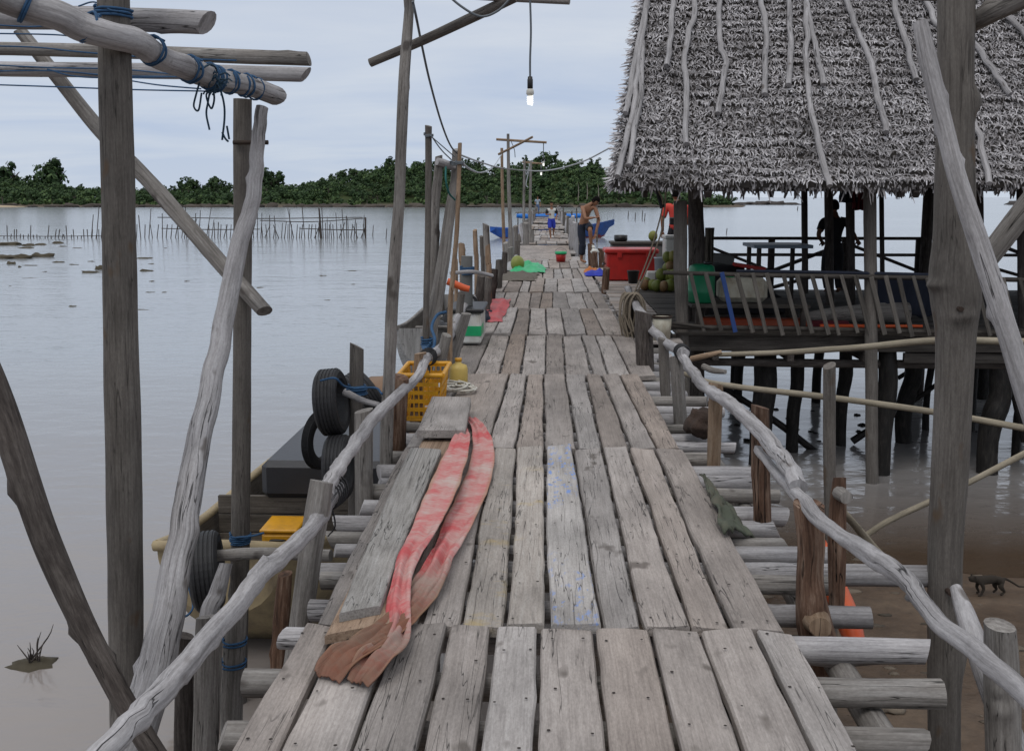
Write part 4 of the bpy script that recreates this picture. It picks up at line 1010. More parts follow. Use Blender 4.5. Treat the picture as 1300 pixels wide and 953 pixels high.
for lab, fn in [('dark blue rope tied round the second frame post beside the hanging tyre', lambda m: (wraps(m, P(305, 676, 6.5), P(305, 688, 6.5), .066, 5, .006), rope(m, [(300, 682, 6.42), (320, 680, 6.35), (335, 676, 6.35)], 3))),
                ('upper blue rope ring round the grey pile beside the sawn stump', lambda m: wraps(m, P(298, 808, 5.3), P(298, 816, 5.3), .064, 2, .006)), ('lower blue rope ring round the grey pile beside the sawn stump', lambda m: wraps(m, P(297, 836, 5.3), P(297, 844, 5.3), .064, 2, .006)),
                ('blue mooring rope hanging from the bow of the covered boat', lambda m: rope(m, [(240, 745, 6.9), (245, 770, 6.7), (235, 782, 6.6), (225, 775, 6.6), (222, 800, 6.6), (222, 830, 6.6)], 3))]:
    mb = MB(); fn(mb); tag(mb.build('blue_rope', M['rope_blue']), lab, 'rope')
def tyre(name, lab, c, r_, w_, rot, scale=1, thin=False):
    prof = [(r_ * .62, -w_ * .36), (r_ * .70, -w_ * .5), (r_ * .88, -w_ * .52), (r_ * .97, -w_ * .42)]
    nt = 5
    for i in range(nt):
        a = -w_ * .40 + w_ * .8 * i / nt; b = a + w_ * .8 / nt
        prof += [(r_, a + .003), (r_, b - .008), (r_ * .975, b - .006), (r_ * .975, b)]
    prof += [(r_ * .97, w_ * .42), (r_ * .88, w_ * .52), (r_ * .70, w_ * .5), (r_ * .62, w_ * .36), (r_ * .66, 0), (r_ * .62, -w_ * .36)]
    mb = MB(); lathe(mb, prof, c, 36, M=rot.to_3x3(), smooth=False); return tag(mb.build(name, M['rubber']), lab, 'tyre')
c = P(263, 724, 6.15); tyre('tyre', 'black car tyre hung as a fender on a pole by the second frame post', c, .25, .17, Matrix.Rotation(R(13), 4, 'Z') @ Matrix.Rotation(R(86), 4, 'Y'))
c = P(421, 510, 6.5); tyre('tyre', 'upper black tyre tied to a pile top outside the left rail', c, .218, .145, Matrix.Rotation(R(-2), 4, 'Z') @ Matrix.Rotation(R(84), 4, 'Y'))
c = P(408, 558, 6.7); tyre('tyre', 'slim worn tyre hanging edge on, left of the stack of fender tyres', c, .20, .06, Matrix.Rotation(R(-22), 4, 'Z') @ Matrix.Rotation(R(90), 4, 'Y'))
c = P(430, 592, 6.35); tyre('tyre', 'lowest black tyre hanging beneath the other fender tyres behind the rail', c, .205, .14, Matrix.Rotation(R(0), 4, 'Z') @ Matrix.Rotation(R(88), 4, 'Y'))
c = P(462, 502, 7.3); tyre('tyre', 'tyre lying half hidden behind the tyre post', c, .2, .14, Matrix.Rotation(R(30), 4, 'Z') @ Matrix.Rotation(R(60), 4, 'Y'))
mb = MB(); tpx(mb, [(449, 1000, 6.7, 22), (451, 700, 6.7, 20), (452, 540, 6.7, 19), (453, 439, 6.7, 18)], seg=12, n=8, rough=.05, slant=.5); tag(mb.build('tyre_post', M['post']), 'square topped grey pile carrying the fender tyres', 'post')
mb = MB(); tpx(mb, [(437, 497, 6.55, 9), (460, 508, 6.5, 8), (482, 514, 6.4, 7)], n=6, knots=2, rough=.1); tag(mb.build('driftwood_branch', M['silver']), 'pale twisted branch lashed beside the upper tyre', 'branch')
mb = MB()
for k in range(6): wraps(mb, P(453, 488 + 2 * k, 6.7), P(453, 490 + 2 * k, 6.7), .055 + .006 * (k % 3), 1, .006)
rope(mb, [(407, 483, 6.3), (425, 480, 6.25), (437, 490, 6.35), (455, 494, 6.5)], 3); rope(mb, [(440, 494, 6.45), (475, 492, 6.4), (485, 500, 6.3)], 3); tag(mb.build('blue_rope', M['rope_blue']), 'blue black rope wound round the tyre post', 'rope')
mb = MB(); c = P(482, 489, 7.6); rock(mb, c, .16, .3, .05, 3, rough=.3); tag(mb.build('brown_sack', plain('tan_sack', (.22, .14, .09), .9, .3, bump=.5)), 'flat tan sack lying outside the rail by the lamp pole', 'sack')
# ================================================================== lamp poles
def bulb(par, top, Y, w_, L_socket=.07):
    p = Vector(top); r_ = w_
    mb = MB(); lathe(mb, [(.001, 0), (r_ * .5, -.002), (r_ * .55, -r_ * .6), (r_ * .62, -r_ * .7), (r_ * .62, -r_ * 2.6), (r_ * .5, -r_ * 2.7), (.001, -r_ * 2.7)], p, 14); s = mb.build('socket', M['blackplastic'], par)
    mb = MB(); lathe(mb, [(.001, 0), (r_ * .55, 0), (r_ * .8, -r_ * .25), (r_ * .85, -r_ * 1.1), (r_ * .5, -r_ * 1.5), (.001, -r_ * 1.5)], p - Vector((0, 0, r_ * 2.72)), 14); mb.build('ballast', M['whitebox'], s)
    mb = MB(); pts = []
    for i in range(33):
        a = i * 6.2832 / 8; rr = r_ * .55 * (1 if i < 26 else .8); pts.append((p.x + rr * math.cos(a), p.y + rr * math.sin(a), p.z - r_ * 4.3 - r_ * 1.9 * i / 32, r_ * .2))
    tube(mb, pts, seg=8, n=2, rough=0); mb.build('bulb', M['bulb'], par)
def cable(mb, pts, r_=.006, n=10):
    tube(mb, [(*P(a, b, Y), r_) for a, b, Y in pts], seg=6, n=n, rough=0)
lp = thing('lamp_pole', 'nearest tall crooked lamp pole with crossed arms and a bare lit bulb', 'lamp pole', tuple(P(491, 605, 6.35)))
mb = MB(); tpx(mb, [(523, -100, 6.35, 11), (520, 0, 6.35, 12), (513, 100, 6.35, 14), (509, 190, 6.35, 14), (507, 250, 6.35, 14), (502, 320, 6.35, 16), (497, 400, 6.35, 16), (494, 480, 6.35, 16), (491, 540, 6.35, 17), (490, 610, 6.35, 17), (489, 760, 6.35, 17)], seg=14, n=8, rough=.05, knots=9); mb.build('pole', M['grey'], lp)
mb = MB(); tpx(mb, [(470, 80, 6.6, 11), (540, 50, 6.5, 12), (600, 22, 6.3, 13), (655, -4, 6.15, 13)], seg=12, n=6, rough=.04); mb.build('arm', M['post'], lp)
mb = MB(); tpx(mb, [(500, -14, 6.28, 10), (600, -5, 6.2, 9), (680, 0, 6.15, 8), (723, 2, 6.1, 8)], seg=10, n=6, rough=.04); mb.build('arm', M['grey'], lp)
mb = MB(); cable(mb, [(560, -14, 6.1), (585, 8, 6.1), (610, 21, 6.1), (632, 14, 6.1), (650, -4, 6.1)], .007)
cable(mb, [(673, 0, 6.1), (674, 40, 6.1), (673, 75, 6.1), (673, 98, 6.1)], .006); cable(mb, [(524, 2, 6.2), (529, 25, 6.3), (536, 60, 6.9), (546, 105, 7.4), (560, 155, 8.2), (572, 185, 8.9), (583, 197, 9.2)], .008); mb.build('cable', M['wire'], lp)
bulb(lp, P(673, 97, 6.1), 6.1, U(5.6, 6.1))
lp2 = thing('lamp_pole', 'second lamp pole down the jetty with a cross of thin sticks', 'lamp pole', tuple(P(648, 326, 28)))
mb = MB(); tpx(mb, [(645, 170, 28, 3.5), (646, 240, 28, 4.5), (648, 290, 28, 5), (649, 350, 28, 5)], n=6, rough=.06); mb.build('pole', M['grey'], lp2)
mb = MB(); tpx(mb, [(630, 177, 28, 3.2), (660, 179, 28, 3.2), (694, 181, 28, 3.0)], n=4, rough=.05); mb.build('arm', M['tan'], lp2)
mb = MB(); tpx(mb, [(633, 196, 28.2, 3), (655, 185, 27.8, 3), (676, 174, 27.5, 3)], n=4, rough=.05); mb.build('arm', M['tan'], lp2)
mb = MB(); cable(mb, [(690, 181, 28), (690, 200, 28)], .012, 3); cable(mb, [(649, 180, 28), (653, 190, 28), (654, 200, 28)], .01, 3); mb.build('cable', M['wire'], lp2); bulb(lp2, P(690, 200, 28), 28, .036)
lp3 = thing('lamp_pole', 'third and farthest lamp pole made of two grey posts with a small bulb', 'lamp pole', tuple(P(668, 312, 42)))
for a, top in ((666, 203), (674, 204)):
    mb = MB(); tpx(mb, [(a, top, 42, 3), (a - 1, 260, 42, 3.5), (a - 1, 325, 42, 4)], n=5, rough=.06); mb.build('pole', M['grey'], lp3)
mb = MB(); tpx(mb, [(663, 206, 42, 2.4), (689, 208, 42, 2.2)], n=3, rough=.05); mb.build('arm', M['tan'], lp3)
mb = MB(); cable(mb, [(687, 208, 42), (687, 213, 42)], .012, 3); cable(mb, [(666, 207, 42), (668, 222, 42), (671, 214, 42), (675, 204, 42), (668, 232, 42), (670, 238, 42)], .02, 5); mb.build('cable', M['wire_pale'], lp3); bulb(lp3, P(687, 212.5, 42), 42, .05)
mb = MB(); tpx(mb, [(637, 188, 29, 3.5), (638, 250, 29, 4), (641, 345, 29, 4.5)], n=6, rough=.08); tag(mb.build('thin_pole', M['tan']), 'thin bare pole standing just left of the second lamp pole', 'pole')
mb = MB(); cable(mb, [(585, 197, 9.2), (610, 206, 11), (640, 214, 14), (690, 217, 14.5), (735, 207, 13), (776, 187, 11.9)], .009); tag(mb.build('power_line', M['wire_pale']), 'pale cable sagging from the pole cluster to the thatched roof', 'cable')
mb = MB(); cable(mb, [(585, 205, 9.2), (597, 215, 11), (612, 219, 15), (626, 212, 22), (637, 196, 28)], .012); tag(mb.build('power_line', M['wire_pale']), 'pale cable sagging from the pole cluster to the second lamp pole', 'cable')
# ================================================================== cluster of mooring poles, left of the deck
for rws, m, lab in [([(541, 520, 9.2, 9), (541, 400, 9.2, 8), (543, 300, 9.2, 8), (544, 230, 9.2, 8), (544, 160, 9.2, 9)], 'post', 'tallest slim pole of the cluster, with a cord round its top'),
                    ([(549, 560, 9.5, 14), (549, 400, 9.5, 14), (550, 330, 9.5, 14), (552, 265, 9.5, 13), (556, 222, 9.5, 11), (557, 198, 9.5, 9)], 'grey', 'thick knobbly upright pole in the middle of the cluster'),
                    ([(540, 470, 9.3, 18), (552, 395, 9.35, 18), (562, 335, 9.4, 16), (571, 270, 9.5, 14), (578, 230, 9.6, 12), (580, 190, 9.6, 11)], 'grey', 'leaning thick pole of the cluster with a red paint stain'),
                    ([(571, 430, 9.1, 7), (575, 350, 9.1, 6), (580, 290, 9.1, 6), (584, 182, 9.1, 5)], 'tan', 'thin brown pole in front of the leaning thick pole')]:
    mb = MB(); a, b, Y, w_ = rws[0]; rws = [(a + 1, 740, Y, w_)] + rws
    tpx(mb, rws, seg=12, n=8, rough=.08, knots=4, slant=.3); tag(mb.build('mooring_pole', M[m]), lab, 'pole')
mb = MB(); tpx(mb, [(555, 205, 9.45, 10), (565, 208, 9.5, 11), (577, 213, 9.55, 8)], n=5, knots=2, rough=.12); tag(mb.build('cross_piece', M['silver']), 'short pale forked branch lashed across the pole cluster', 'branch')
mb = MB()
for k in range(3): wraps(mb, P(544, 169 + k, 9.2), P(544, 172 + k, 9.2), .038, 1, .006)
cable(mb, [(547, 172, 9.15), (560, 190, 9.3), (573, 203, 9.5)], .006); cable(mb, [(547, 173, 9.15), (562, 186, 9.2), (577, 199, 9.4)], .005); wraps(mb, P(580, 205, 9.5), P(580, 210, 9.5), .06, 3, .006); wraps(mb, P(583, 205, 9.1), P(583, 208, 9.1), .03, 3, .008); tag(mb.build('cord', M['wire']), 'grey cord tied between the tops of the clustered poles', 'cord')
mb = MB(); cable(mb, [(566, 212, 9.3), (566, 228, 9.2), (570, 245, 9.25), (578, 254, 9.4)], .009); tag(mb.build('teal_rope', M['rope_green']), 'teal rope hanging from the clustered poles', 'rope')
mb = MB(); rope(mb, [(550, 445, 8.6), (552, 430, 8.7), (548, 415, 8.9), (555, 400, 9.1), (566, 396, 9.2)], 4); wraps(mb, P(542, 428, 9.2), P(542, 440, 9.2), .05, 4, .009)
for q in range(6): rope(mb, [(536 + q * 2, 440, 8.9), (541 + q, 446 - q * 2, 8.7), (551 - q, 440 + q, 8.9)], 3)
tag(mb.build('blue_rope', M['rope_blue']), 'knotted blue mooring rope at the foot of the pole cluster', 'rope')
mb = MB(); tpx(mb, [(568, 357, 10.6, 9), (576, 360, 10.6, 9.5), (588, 365, 10.6, 9), (596, 367, 10.6, 8)], n=5, rough=.03); tag(mb.build('orange_float', M['orange']), 'orange tube float wedged across the left posts', 'float')
for px, a, b, Y, w_, m, lab in [(604, 292, 345, 15, 6, 'tan', 'thin light stake with peeling bark among the short posts'), (612, 300, 345, 15.5, 5, 'post', 'dark thin stake beside the peeling stake'), (618, 285, 352, 16, 9, 'grey', 'grey weathered stake with a slanted top, tallest of the short stakes'), (620, 311, 355, 15, 7, 'tan', 'short brown stake in front of the tallest short stake'), (587, 310, 352, 12, 9, 'tan', 'short light brown stake right of the pole cluster'), (578, 316, 345, 13, 5, 'tan', 'short brown stake half hidden by the pole cluster')]:
    mb = MB(); tpx(mb, [(px + 1, b + 160, Y, w_), (px + 1, b, Y, w_), (px, (a + b) / 2, Y, w_), (px - 1, a, Y, w_ * .9)], n=6, knots=2, rough=.1, slant=.5); tag(mb.build('mooring_stake', M[m]), lab, 'stake')
mb = MB(); tpx(mb, [(592, 480, 11.5, 16), (592, 380, 11.5, 16), (593, 325, 11.5, 14)], n=6, rough=.06); tag(mb.build('bollard', M['greyboard']), 'dark round topped bollard wound with blue rope by the orange float', 'bollard')
mb = MB()
for k in range(6): wraps(mb, P(593, 338 + k * 1.6, 11.5), P(593, 340 + k * 1.6, 11.5), .075, 1, .008)
tag(mb.build('blue_rope', M['rope_blue']), 'blue rope wound round the dark bollard', 'rope')
mb = MB(); tpx(mb, [(572, 347, 11.2, 5), (600, 345, 11.4, 5), (625, 350, 11.6, 5)], n=5, rough=.1, knots=1); tag(mb.build('cross_pole', M['silver']), 'pale pole lying across the dark bollard', 'pole')
# ================================================================== boats
def hull(mb, st, th=.03, mat_out=0, mat_in=1, keel=None):
    """st: (x, y, half width top, z top, half width bottom, z bottom) along the boat's length"""
    K = 6; V = []; n = len(st)
    def sec(x, y, hw, zt, bw, zb, dx, i):
        out = []
        for s_ in (-1, 1):
            for k in range(K + 1):
                u = k / K if s_ > 0 else 1 - k / K
                w_ = bw + (hw - bw) * (1 - (1 - u) ** 2.0)
                z = zb + (zt - zb) * (u ** 1.3)
                out.append((x + s_ * max(w_ - dx, .001), y, z + (dx if u < .5 else 0)))
        return out
    A = [sec(*s_, 0, i) for i, s_ in enumerate(st)]; B = [sec(*s_, th, i) for i, s_ in enumerate(st)]
    m = 2 * (K + 1)
    for S, mt, rev in ((A, mat_out, False), (B, mat_in, True)):
        V = [p for s_ in S for p in s_]; F = [(i * m + k, (i + 1) * m + k, (i + 1) * m + k + 1, i * m + k + 1) for i in range(n - 1) for k in range(m - 1)]
        if rev: F = [f[::-1] for f in F]
        Gr = [(p[2], p[0], p[1]) for p in V]
        mb.add(V, F, Gr, 0, mt, True)
    for S in (0, n - 1):
        mb.add(A[S], [tuple(range(m)) if S == 0 else tuple(range(m - 1, -1, -1))], None, 0, mat_out)
def gunwale(mb, st, r_=.03, off=0.0):
    for s_ in (-1, 1): tube(mb, [(x + s_ * hw, y, zt + off, r_) for (x, y, hw, zt, bw, zb) in st], seg=8, n=4, rough=.02)
# boat under the black cover
st1 = [(-2.33, 6.98, .46, .92, .2, .45), (-2.28, 7.08, .52, .90, .24, .3), (-2.2, 7.5, .62, .82, .3, 0), (-2.1, 8.2, .72, .76, .4, -.15), (-2.05, 9.5, .76, .74, .42, -.15), (-2.0, 10.8, .7, .76, .36, -.15), (-1.95, 11.6, .5, .8, .25, -.1)]
b1 = thing('wooden_boat', 'old cream edged wooden boat with a black covered cabin moored beside the left railing', 'boat', (-2.15, 8.5, 0))
mb = MB(); hull(mb, st1); mb.build('hull', [M['cream'], M['boat_in']], b1)
mb = MB(); gunwale(mb, st1, .038, .01); mb.build('gunwale', M['cream'], b1)
mb = MB(); V = [(-2.76, 7.02, .86), (-2.78, 7.42, .78), (-1.62, 7.42, .78), (-1.9, 7.02, .86)]; mb.add(V, [(0, 3, 2, 1)], None, 0, 0); mb.build('foredeck', M['cream'], b1)
mb = MB(); abox(mb, -2.68, -1.45, 7.45, 8.15, .28, .31, grain='y'); mb.build('floor', M['cream'], b1)
mb = MB(); abox(mb, -2.3, -1.5, 7.66, 8.0, .312, .56, grain='x'); mb.build('thwart_box', M['boat_in'], b1)
mb = MB()
for k in range(4): abox(mb, -2.74, -1.38, 8.2, 8.24, .3 + k * .16, .452 + k * .16, grain='x', tint=random.uniform(-.3, .2))
mb.build('bulkhead', M['boat_in'], b1)
mb = MB(); obox(mb, Matrix.Translation((-1.80, 9.5, 1.08)), 1.12, 2.7, .32, bev=.05); mb.build('cabin_cover', M['tarp_black'], b1)
mb = MB(); abox(mb, -2.3, -1.36, 8.25, 10.7, .5, .91); mb.build('cabin', M['boat_in'], b1)
mb = MB(); tube(mb, [(-2.8, 6.96, .93, .04), (-2.33, 6.93, .95, .045), (-1.86, 6.96, .93, .04)], n=4, seg=8); mb.build('bow_rail', M['cream'], b1)
yb = thing('yellow_toolbox', 'orange yellow plastic box sitting in the covered wooden boat', 'box', (-1.98, 7.8, .562))
c = P(357, 683, 7.7); mb = MB(); obox(mb, Matrix.Translation((c.x, 7.8, .685)), .28, .34, .24, bev=.025); mb.build('body', M['yellow'], yb)
mb = MB(); obox(mb, Matrix.Translation((c.x, 7.8, .822)), .30, .36, .03, bev=.01); mb.build('lid', M['yellow'], yb)
mb = MB(); tube(mb, [(c.x - .06, 7.62, .73, .01), (c.x - .05, 7.59, .76, .01), (c.x + .05, 7.59, .76, .01), (c.x + .06, 7.62, .73, .01)], n=4, seg=6, rough=0); mb.build('handle', M['blackplastic'], yb)
# grey boat beyond the crate
st2 = [(-2.12, 16.5, .30, 1.28, .10, .75), (-2.12, 16.65, .38, 1.26, .14, .5), (-2.0, 17.3, .56, 1.18, .2, .1), (-1.92, 18.6, .68, 1.08, .3, -.15), (-1.9, 20, .74, 1.02, .36, -.2), (-1.9, 22.5, .74, 1.02, .36, -.2), (-1.9, 24.5, .62, 1.08, .3, -.1)]
b2 = thing('wooden_boat', 'weathered grey wooden boat whose high bow shows behind the yellow crate', 'boat', (-1.9, 20, 0))
mb = MB(); hull(mb, st2); mb.build('hull', [M['boat_grey'], M['boat_in']], b2)
mb = MB(); gunwale(mb, st2, .035, .01); mb.build('gunwale', M['grey'], b2)
for y in (17.6, 19.2, 21.0):
    mb = MB(); abox(mb, -2.5, -1.35, y, y + .16, .92, .96, grain='x'); mb.build('thwart', M['grey'], b2)
mb = MB(); heap(mb, (-1.8, 17.7, .8), .45, .8, .6, 21); mb.build('deck_tarp', M['tarp_black'], b2)
mb = MB(); heap(mb, (-1.8, 20.2, .7), .5, 1.2, .7, 22); tag(mb.build('net_pile', plain('black_net', (.02, .02, .022), .95, .6, sc=30, bump=1)), 'heap of black netting in the grey boat', 'net')
# far boats
def farboat(lab, x0, x1, Y, zb0, zb1, m, tarp, bowside, extra):
    o = thing('fishing_boat', lab, 'boat', ((x0 + x1) / 2, Y, 0)); L = x1 - x0; mb = MB(); S = []
    for i in range(9):
        u = i / 8; hw = .85 * (1 - abs(2 * u - 1) ** 3) ** .6 + .02; b_ = u if bowside > 0 else 1 - u; zt = zb0 + (zb1 - zb0) * b_ ** 2.5
        S.append((u, hw, zt, hw * .5, -.25 + .5 * max(0, b_ - .75) * 4 * (zt + .2) * .45))
    def secp(i, rev):
        u, hw, zt, bw, zb = S[i]; x = x0 + L * u; b_ = u if bowside > 0 else 1 - u; k = -bowside * .85 * b_ ** 4
        return [(x, Y - hw, zt), (x + k * .5, Y - (hw + bw) / 2, (zt + zb) * .5), (x + k, Y - bw, zb), (x + k, Y + bw, zb), (x + k * .5, Y + (hw + bw) / 2, (zt + zb) * .5), (x, Y + hw, zt), (x, Y + hw - .06, zt), (x, Y, zt - .45), (x, Y - hw + .06, zt)]
    V = [p for i in range(9) for p in secp(i, 0)]
    F = [(i * 9 + k, (i + 1) * 9 + k, (i + 1) * 9 + (k + 1) % 9, i * 9 + (k + 1) % 9) for i in range(8) for k in range(9)] + [tuple(range(9))[::-1], tuple(72 + k for k in range(9))]
    mb.add(V, F, None, 0, 0); mb.build('hull', [m], o)
    mb = MB()
    V2 = []
    for i in range(9):
        u, hw, zt, bw, zb = S[i]; x = x0 + L * u - bowside * .8 * (u if bowside > 0 else 1 - u) ** 4; V2 += [(x, Y - bw - .02 - (hw - bw) * .12, zb + .02), (x, Y - (hw + bw) / 2 * .98 - .03, zb + (zt - zb) * .26)]
    mb.add(V2, [(2 * i, 2 * i + 2, 2 * i + 3, 2 * i + 1) for i in range(8)]); mb.build('boot_stripe', M['antifoul'], o)
    mb = MB(); cx0, cx1 = x0 + L * extra[0], x0 + L * extra[1]
    for x in np.linspace(cx0, cx1, 4):
        for s_ in (-.6, .6): tube(mb, [(x, Y + s_, .5, .035), (x, Y + s_, 2.1, .03)], n=2, seg=6, rough=0)
    for s_ in (-.6, .6): tube(mb, [(cx0 - .2, Y + s_, 2.12, .03), (cx1 + .2, Y + s_, 2.12, .03)], n=2, seg=6, rough=0)
    mb.build('canopy_frame', M['post'], o)
    mb = MB(); tube(mb, [(cx0 - .1, Y - .5, 1.85, .18), ((cx0 + cx1) / 2, Y - .5, 1.8, .22), (cx1 + .1, Y - .5, 1.85, .17)], n=6, seg=10, rough=.15); mb.build('rolled_tarp', tarp, o)
    mb = MB(); abox(mb, cx0 + .2, cx1 - .2, Y - .4, Y + .4, .5, 1.25, bev=.05); mb.build('engine_box', M['greyboard'], o)
    return o
xa = P(622, 290, 86).x; f1 = farboat('bright blue open fishing boat moored to the left of the outer jetty', xa, xa + 5.2, 86, .75, .95, M['blue'], M['bluetarp'], -1, (.45, .95))
xb = P(781, 280, 86).x; f2 = farboat('dark blue fishing boat with a raked bow moored to the right of the outer jetty', xb - 6.6, xb, 87, .8, 1.55, M['navy'], M['bluetarp'], 1, (.1, .62))
mb = MB(); p = P(781, 280, 87)
for k in range(3): tube(mb, [(p.x - .2 - k * .5, 87, 1.3, .02), (p.x - .1 - k * .5, 87, 1.95 + .2 * (2 - k) / 2, .02)], n=2, seg=5, rough=0)
tube(mb, [(p.x - 1.4, 87, 1.9, .02), (p.x + .05, 87, 2.25, .02)], n=2, seg=5, rough=0); mb.build('bow_rail', M['wire_pale'], f2)
# ================================================================== the thatched stilt hut
EY, EZ, SL = 11.6, 3.56, 1.2
def on_roof(px, py, off=.06):
    d = ray(px, py); t_ = (EZ - CAM.z - SL * EY) / (d.z - SL * d.y); return CAM + d * t_ + Vector((0, -SL, 1)).normalized() * off
hut = thing('thatched_hut', 'open sided wooden hut on stilts under a big grey palm thatch roof', 'hut', (4.5, 14.5, 0))
RT = random.Random(77)
mb = MB(); XL, XR, YR, ZR = .74, 10.2, 15.4, EZ + SL * 3.8; XRL, XRR = 1.68, 9.2
XB = 1.42
c4 = [(XL, EY, EZ), (XR, EY, EZ), (XR, 2 * YR - EY, EZ), (XB, 2 * YR - EY, EZ), (XRL, YR, ZR), (XRR, YR, ZR)]
lo4 = [(x, y, z - .06) for x, y, z in c4]
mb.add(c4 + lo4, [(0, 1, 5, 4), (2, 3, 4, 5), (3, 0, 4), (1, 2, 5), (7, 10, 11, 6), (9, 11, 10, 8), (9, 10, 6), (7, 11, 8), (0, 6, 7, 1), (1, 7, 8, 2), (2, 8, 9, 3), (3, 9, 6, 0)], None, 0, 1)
def leaf(mb, p, along, nrm, side, L, w_, yaw, lift, tt):
    d = (along * math.cos(yaw) + side * math.sin(yaw)); d = (d * math.cos(lift) + nrm * math.sin(lift)).normalized()
    s_ = d.cross(nrm).normalized() * (w_ / 2); tw = RT.uniform(-.6, .6); s_ = (s_ * math.cos(tw) + d.cross(s_) * math.sin(tw))
    m = p + d * (L * .6) + nrm * (.012 * RT.uniform(-1, 1)); e_ = p + d * L - nrm * RT.uniform(0, .02)
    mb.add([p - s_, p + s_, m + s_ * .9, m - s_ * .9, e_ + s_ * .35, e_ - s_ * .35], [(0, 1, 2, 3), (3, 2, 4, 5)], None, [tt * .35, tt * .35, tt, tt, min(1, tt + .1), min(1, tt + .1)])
along = Vector((0, -1, -SL)).normalized(); nrm = Vector((0, -SL, 1)).normalized(); sx = Vector((1, 0, 0))
def tone(x, s):
    b = mnoise.noise((x * 1.1, s * 2.2, 0)) * .26 + mnoise.noise((x * .5, s * 7.0, 9)) * .42
    k = RT.random()
    t_ = RT.uniform(.5, 1) if k < .66 else RT.uniform(.25, .6) if k < .80 else RT.uniform(0, .2)
    return max(0, min(1, t_ + b - .02))
SLEN = 3.8 * math.sqrt(1 + SL * SL); s = .02; ri = 0
while s < SLEN:
    vis = s < 3.9; y = EY + s / math.sqrt(1 + SL * SL); z = EZ + SL * (y - EY); u = (y - EY) / 3.8
    x0 = XL + (XRL - XL) * u - .03; x1 = XR + (XRR - XR) * u
    x = x0; wave = .03
    gap = RT.uniform(-.2, .2)
    while x < x1:
        yy = s + .035 * mnoise.noise((x * .9, ri * 7.7, 0)) + RT.uniform(-.025, .025)
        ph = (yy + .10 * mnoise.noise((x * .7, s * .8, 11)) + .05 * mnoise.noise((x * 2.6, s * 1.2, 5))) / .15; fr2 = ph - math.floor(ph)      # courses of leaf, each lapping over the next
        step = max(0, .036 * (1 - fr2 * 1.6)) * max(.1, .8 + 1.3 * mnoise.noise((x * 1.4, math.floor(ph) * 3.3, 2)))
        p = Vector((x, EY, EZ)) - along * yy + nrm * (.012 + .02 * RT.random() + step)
        leaf(mb, p, along, nrm, sx, RT.uniform(.04, .10), RT.uniform(.009, .019), RT.gauss(0, .7), RT.uniform(.02, .42), tone(x, s) * (.7 if fr2 > .86 else 1))  # leaves just below a lap tinted darker: the course's shade painted in
        x += RT.uniform(.007, .021) if (x < 6.0 and vis) else .06
    s += .047 if vis else .11; ri += 1
# left hip slope and its ragged edge
hn = Vector((-(ZR - EZ), 0, (XRL - XL))).normalized(); 
for k in range(2600):
    a = RT.random() ** .8; u = RT.random()
    y = EY + (2 * (YR - EY)) * u; uu = min(u, 1 - u) * 2; v = RT.random() * uu if k % 3 else uu * .5 * RT.random()
    xe = XL + (XB - XL) * u; p = Vector((xe + (XRL - xe) * v, y, EZ + (ZR - EZ) * v)); al = Vector((-(XRL - XL), 0, -(ZR - EZ))).normalized()
    leaf(mb, p, al, hn, Vector((0, 1, 0)), RT.uniform(.08, .16), RT.uniform(.015, .03), RT.gauss(0, .6), RT.uniform(.2, .9), tone(y, v * 4))
for k in range(700):                                          # along the hip line itself
    v = RT.random(); p = Vector((XL + (XRL - XL) * v, EY + 3.8 * v, EZ + (ZR - EZ) * v)) + nrm * .02
    leaf(mb, p, along, nrm, sx, RT.uniform(.08, .18), RT.uniform(.014, .028), -RT.uniform(.5, 1.5), RT.uniform(.1, .6), tone(v * 5, v * 5))
for k in range(1500):                                         # fringe at the eaves
    x = RT.uniform(XL, XR if k % 4 else 6.2); L = RT.uniform(.03, .085) if RT.random() < .95 else RT.uniform(.12, .22)
    p = Vector((x, EY + RT.uniform(-.02, .12), EZ + RT.uniform(-.06, .02)))
    leaf(mb, p, Vector((0, -.25, -1)).normalized(), Vector((0, -1, .2)).normalized(), sx, L, RT.uniform(.012, .03), RT.gauss(0, .3), RT.uniform(-.1, .3), RT.choice([.05, .15, .3, .55, .75]))
for k in range(34):                                           # dark torn tufts hanging under the eave
    x = RT.uniform(1.6, 6.3); p = Vector((x, EY + RT.uniform(.1, .4), EZ - .04))
    for q in range(4): leaf(mb, p + sx * RT.uniform(-.03, .03), Vector((0, 0, -1)), Vector((0, -1, 0)), sx, RT.uniform(.06, .16), RT.uniform(.02, .045), RT.gauss(0, .25), 0, RT.uniform(0, .15))
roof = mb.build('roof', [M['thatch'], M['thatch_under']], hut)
RP = [[(826, -40), (822, 0), (801, 108), (793, 151)], [(818, 20), (808, 100), (803, 150), (783, 231)], [(815, 60), (811, 137), (798, 217)], [(860, -30), (855, 0), (851, 40), (845, 91)], [(882, -20), (880, 25), (869, 70), (870, 125), (870, 190)],
      [(913, -10), (912, 58), (920, 84), (914, 125), (910, 151)], [(962, -30), (964, 0), (970, 42), (969, 127)], [(996, -8), (1001, 50), (999, 115)], [(1020, -30), (1022, 30), (1021, 90), (1028, 145), (1040, 200), (1051, 243)], [(1022, 8), (1032, 62), (1043, 115)],
      [(1066, -20), (1070, 0), (1082, 38), (1102, 83), (1111, 125), (1122, 175)], [(1124, -20), (1130, 0), (1146, 54), (1160, 108)], [(1160, -10), (1172, 6), (1190, 42), (1231, 61), (1256, 96), (1279, 127)], [(1222, 130), (1230, 154), (1241, 187), (1252, 240)], [(1255, 0), (1273, 25), (1300, 54), (1330, 90)], [(1300, 150), (1320, 200), (1332, 238)]]
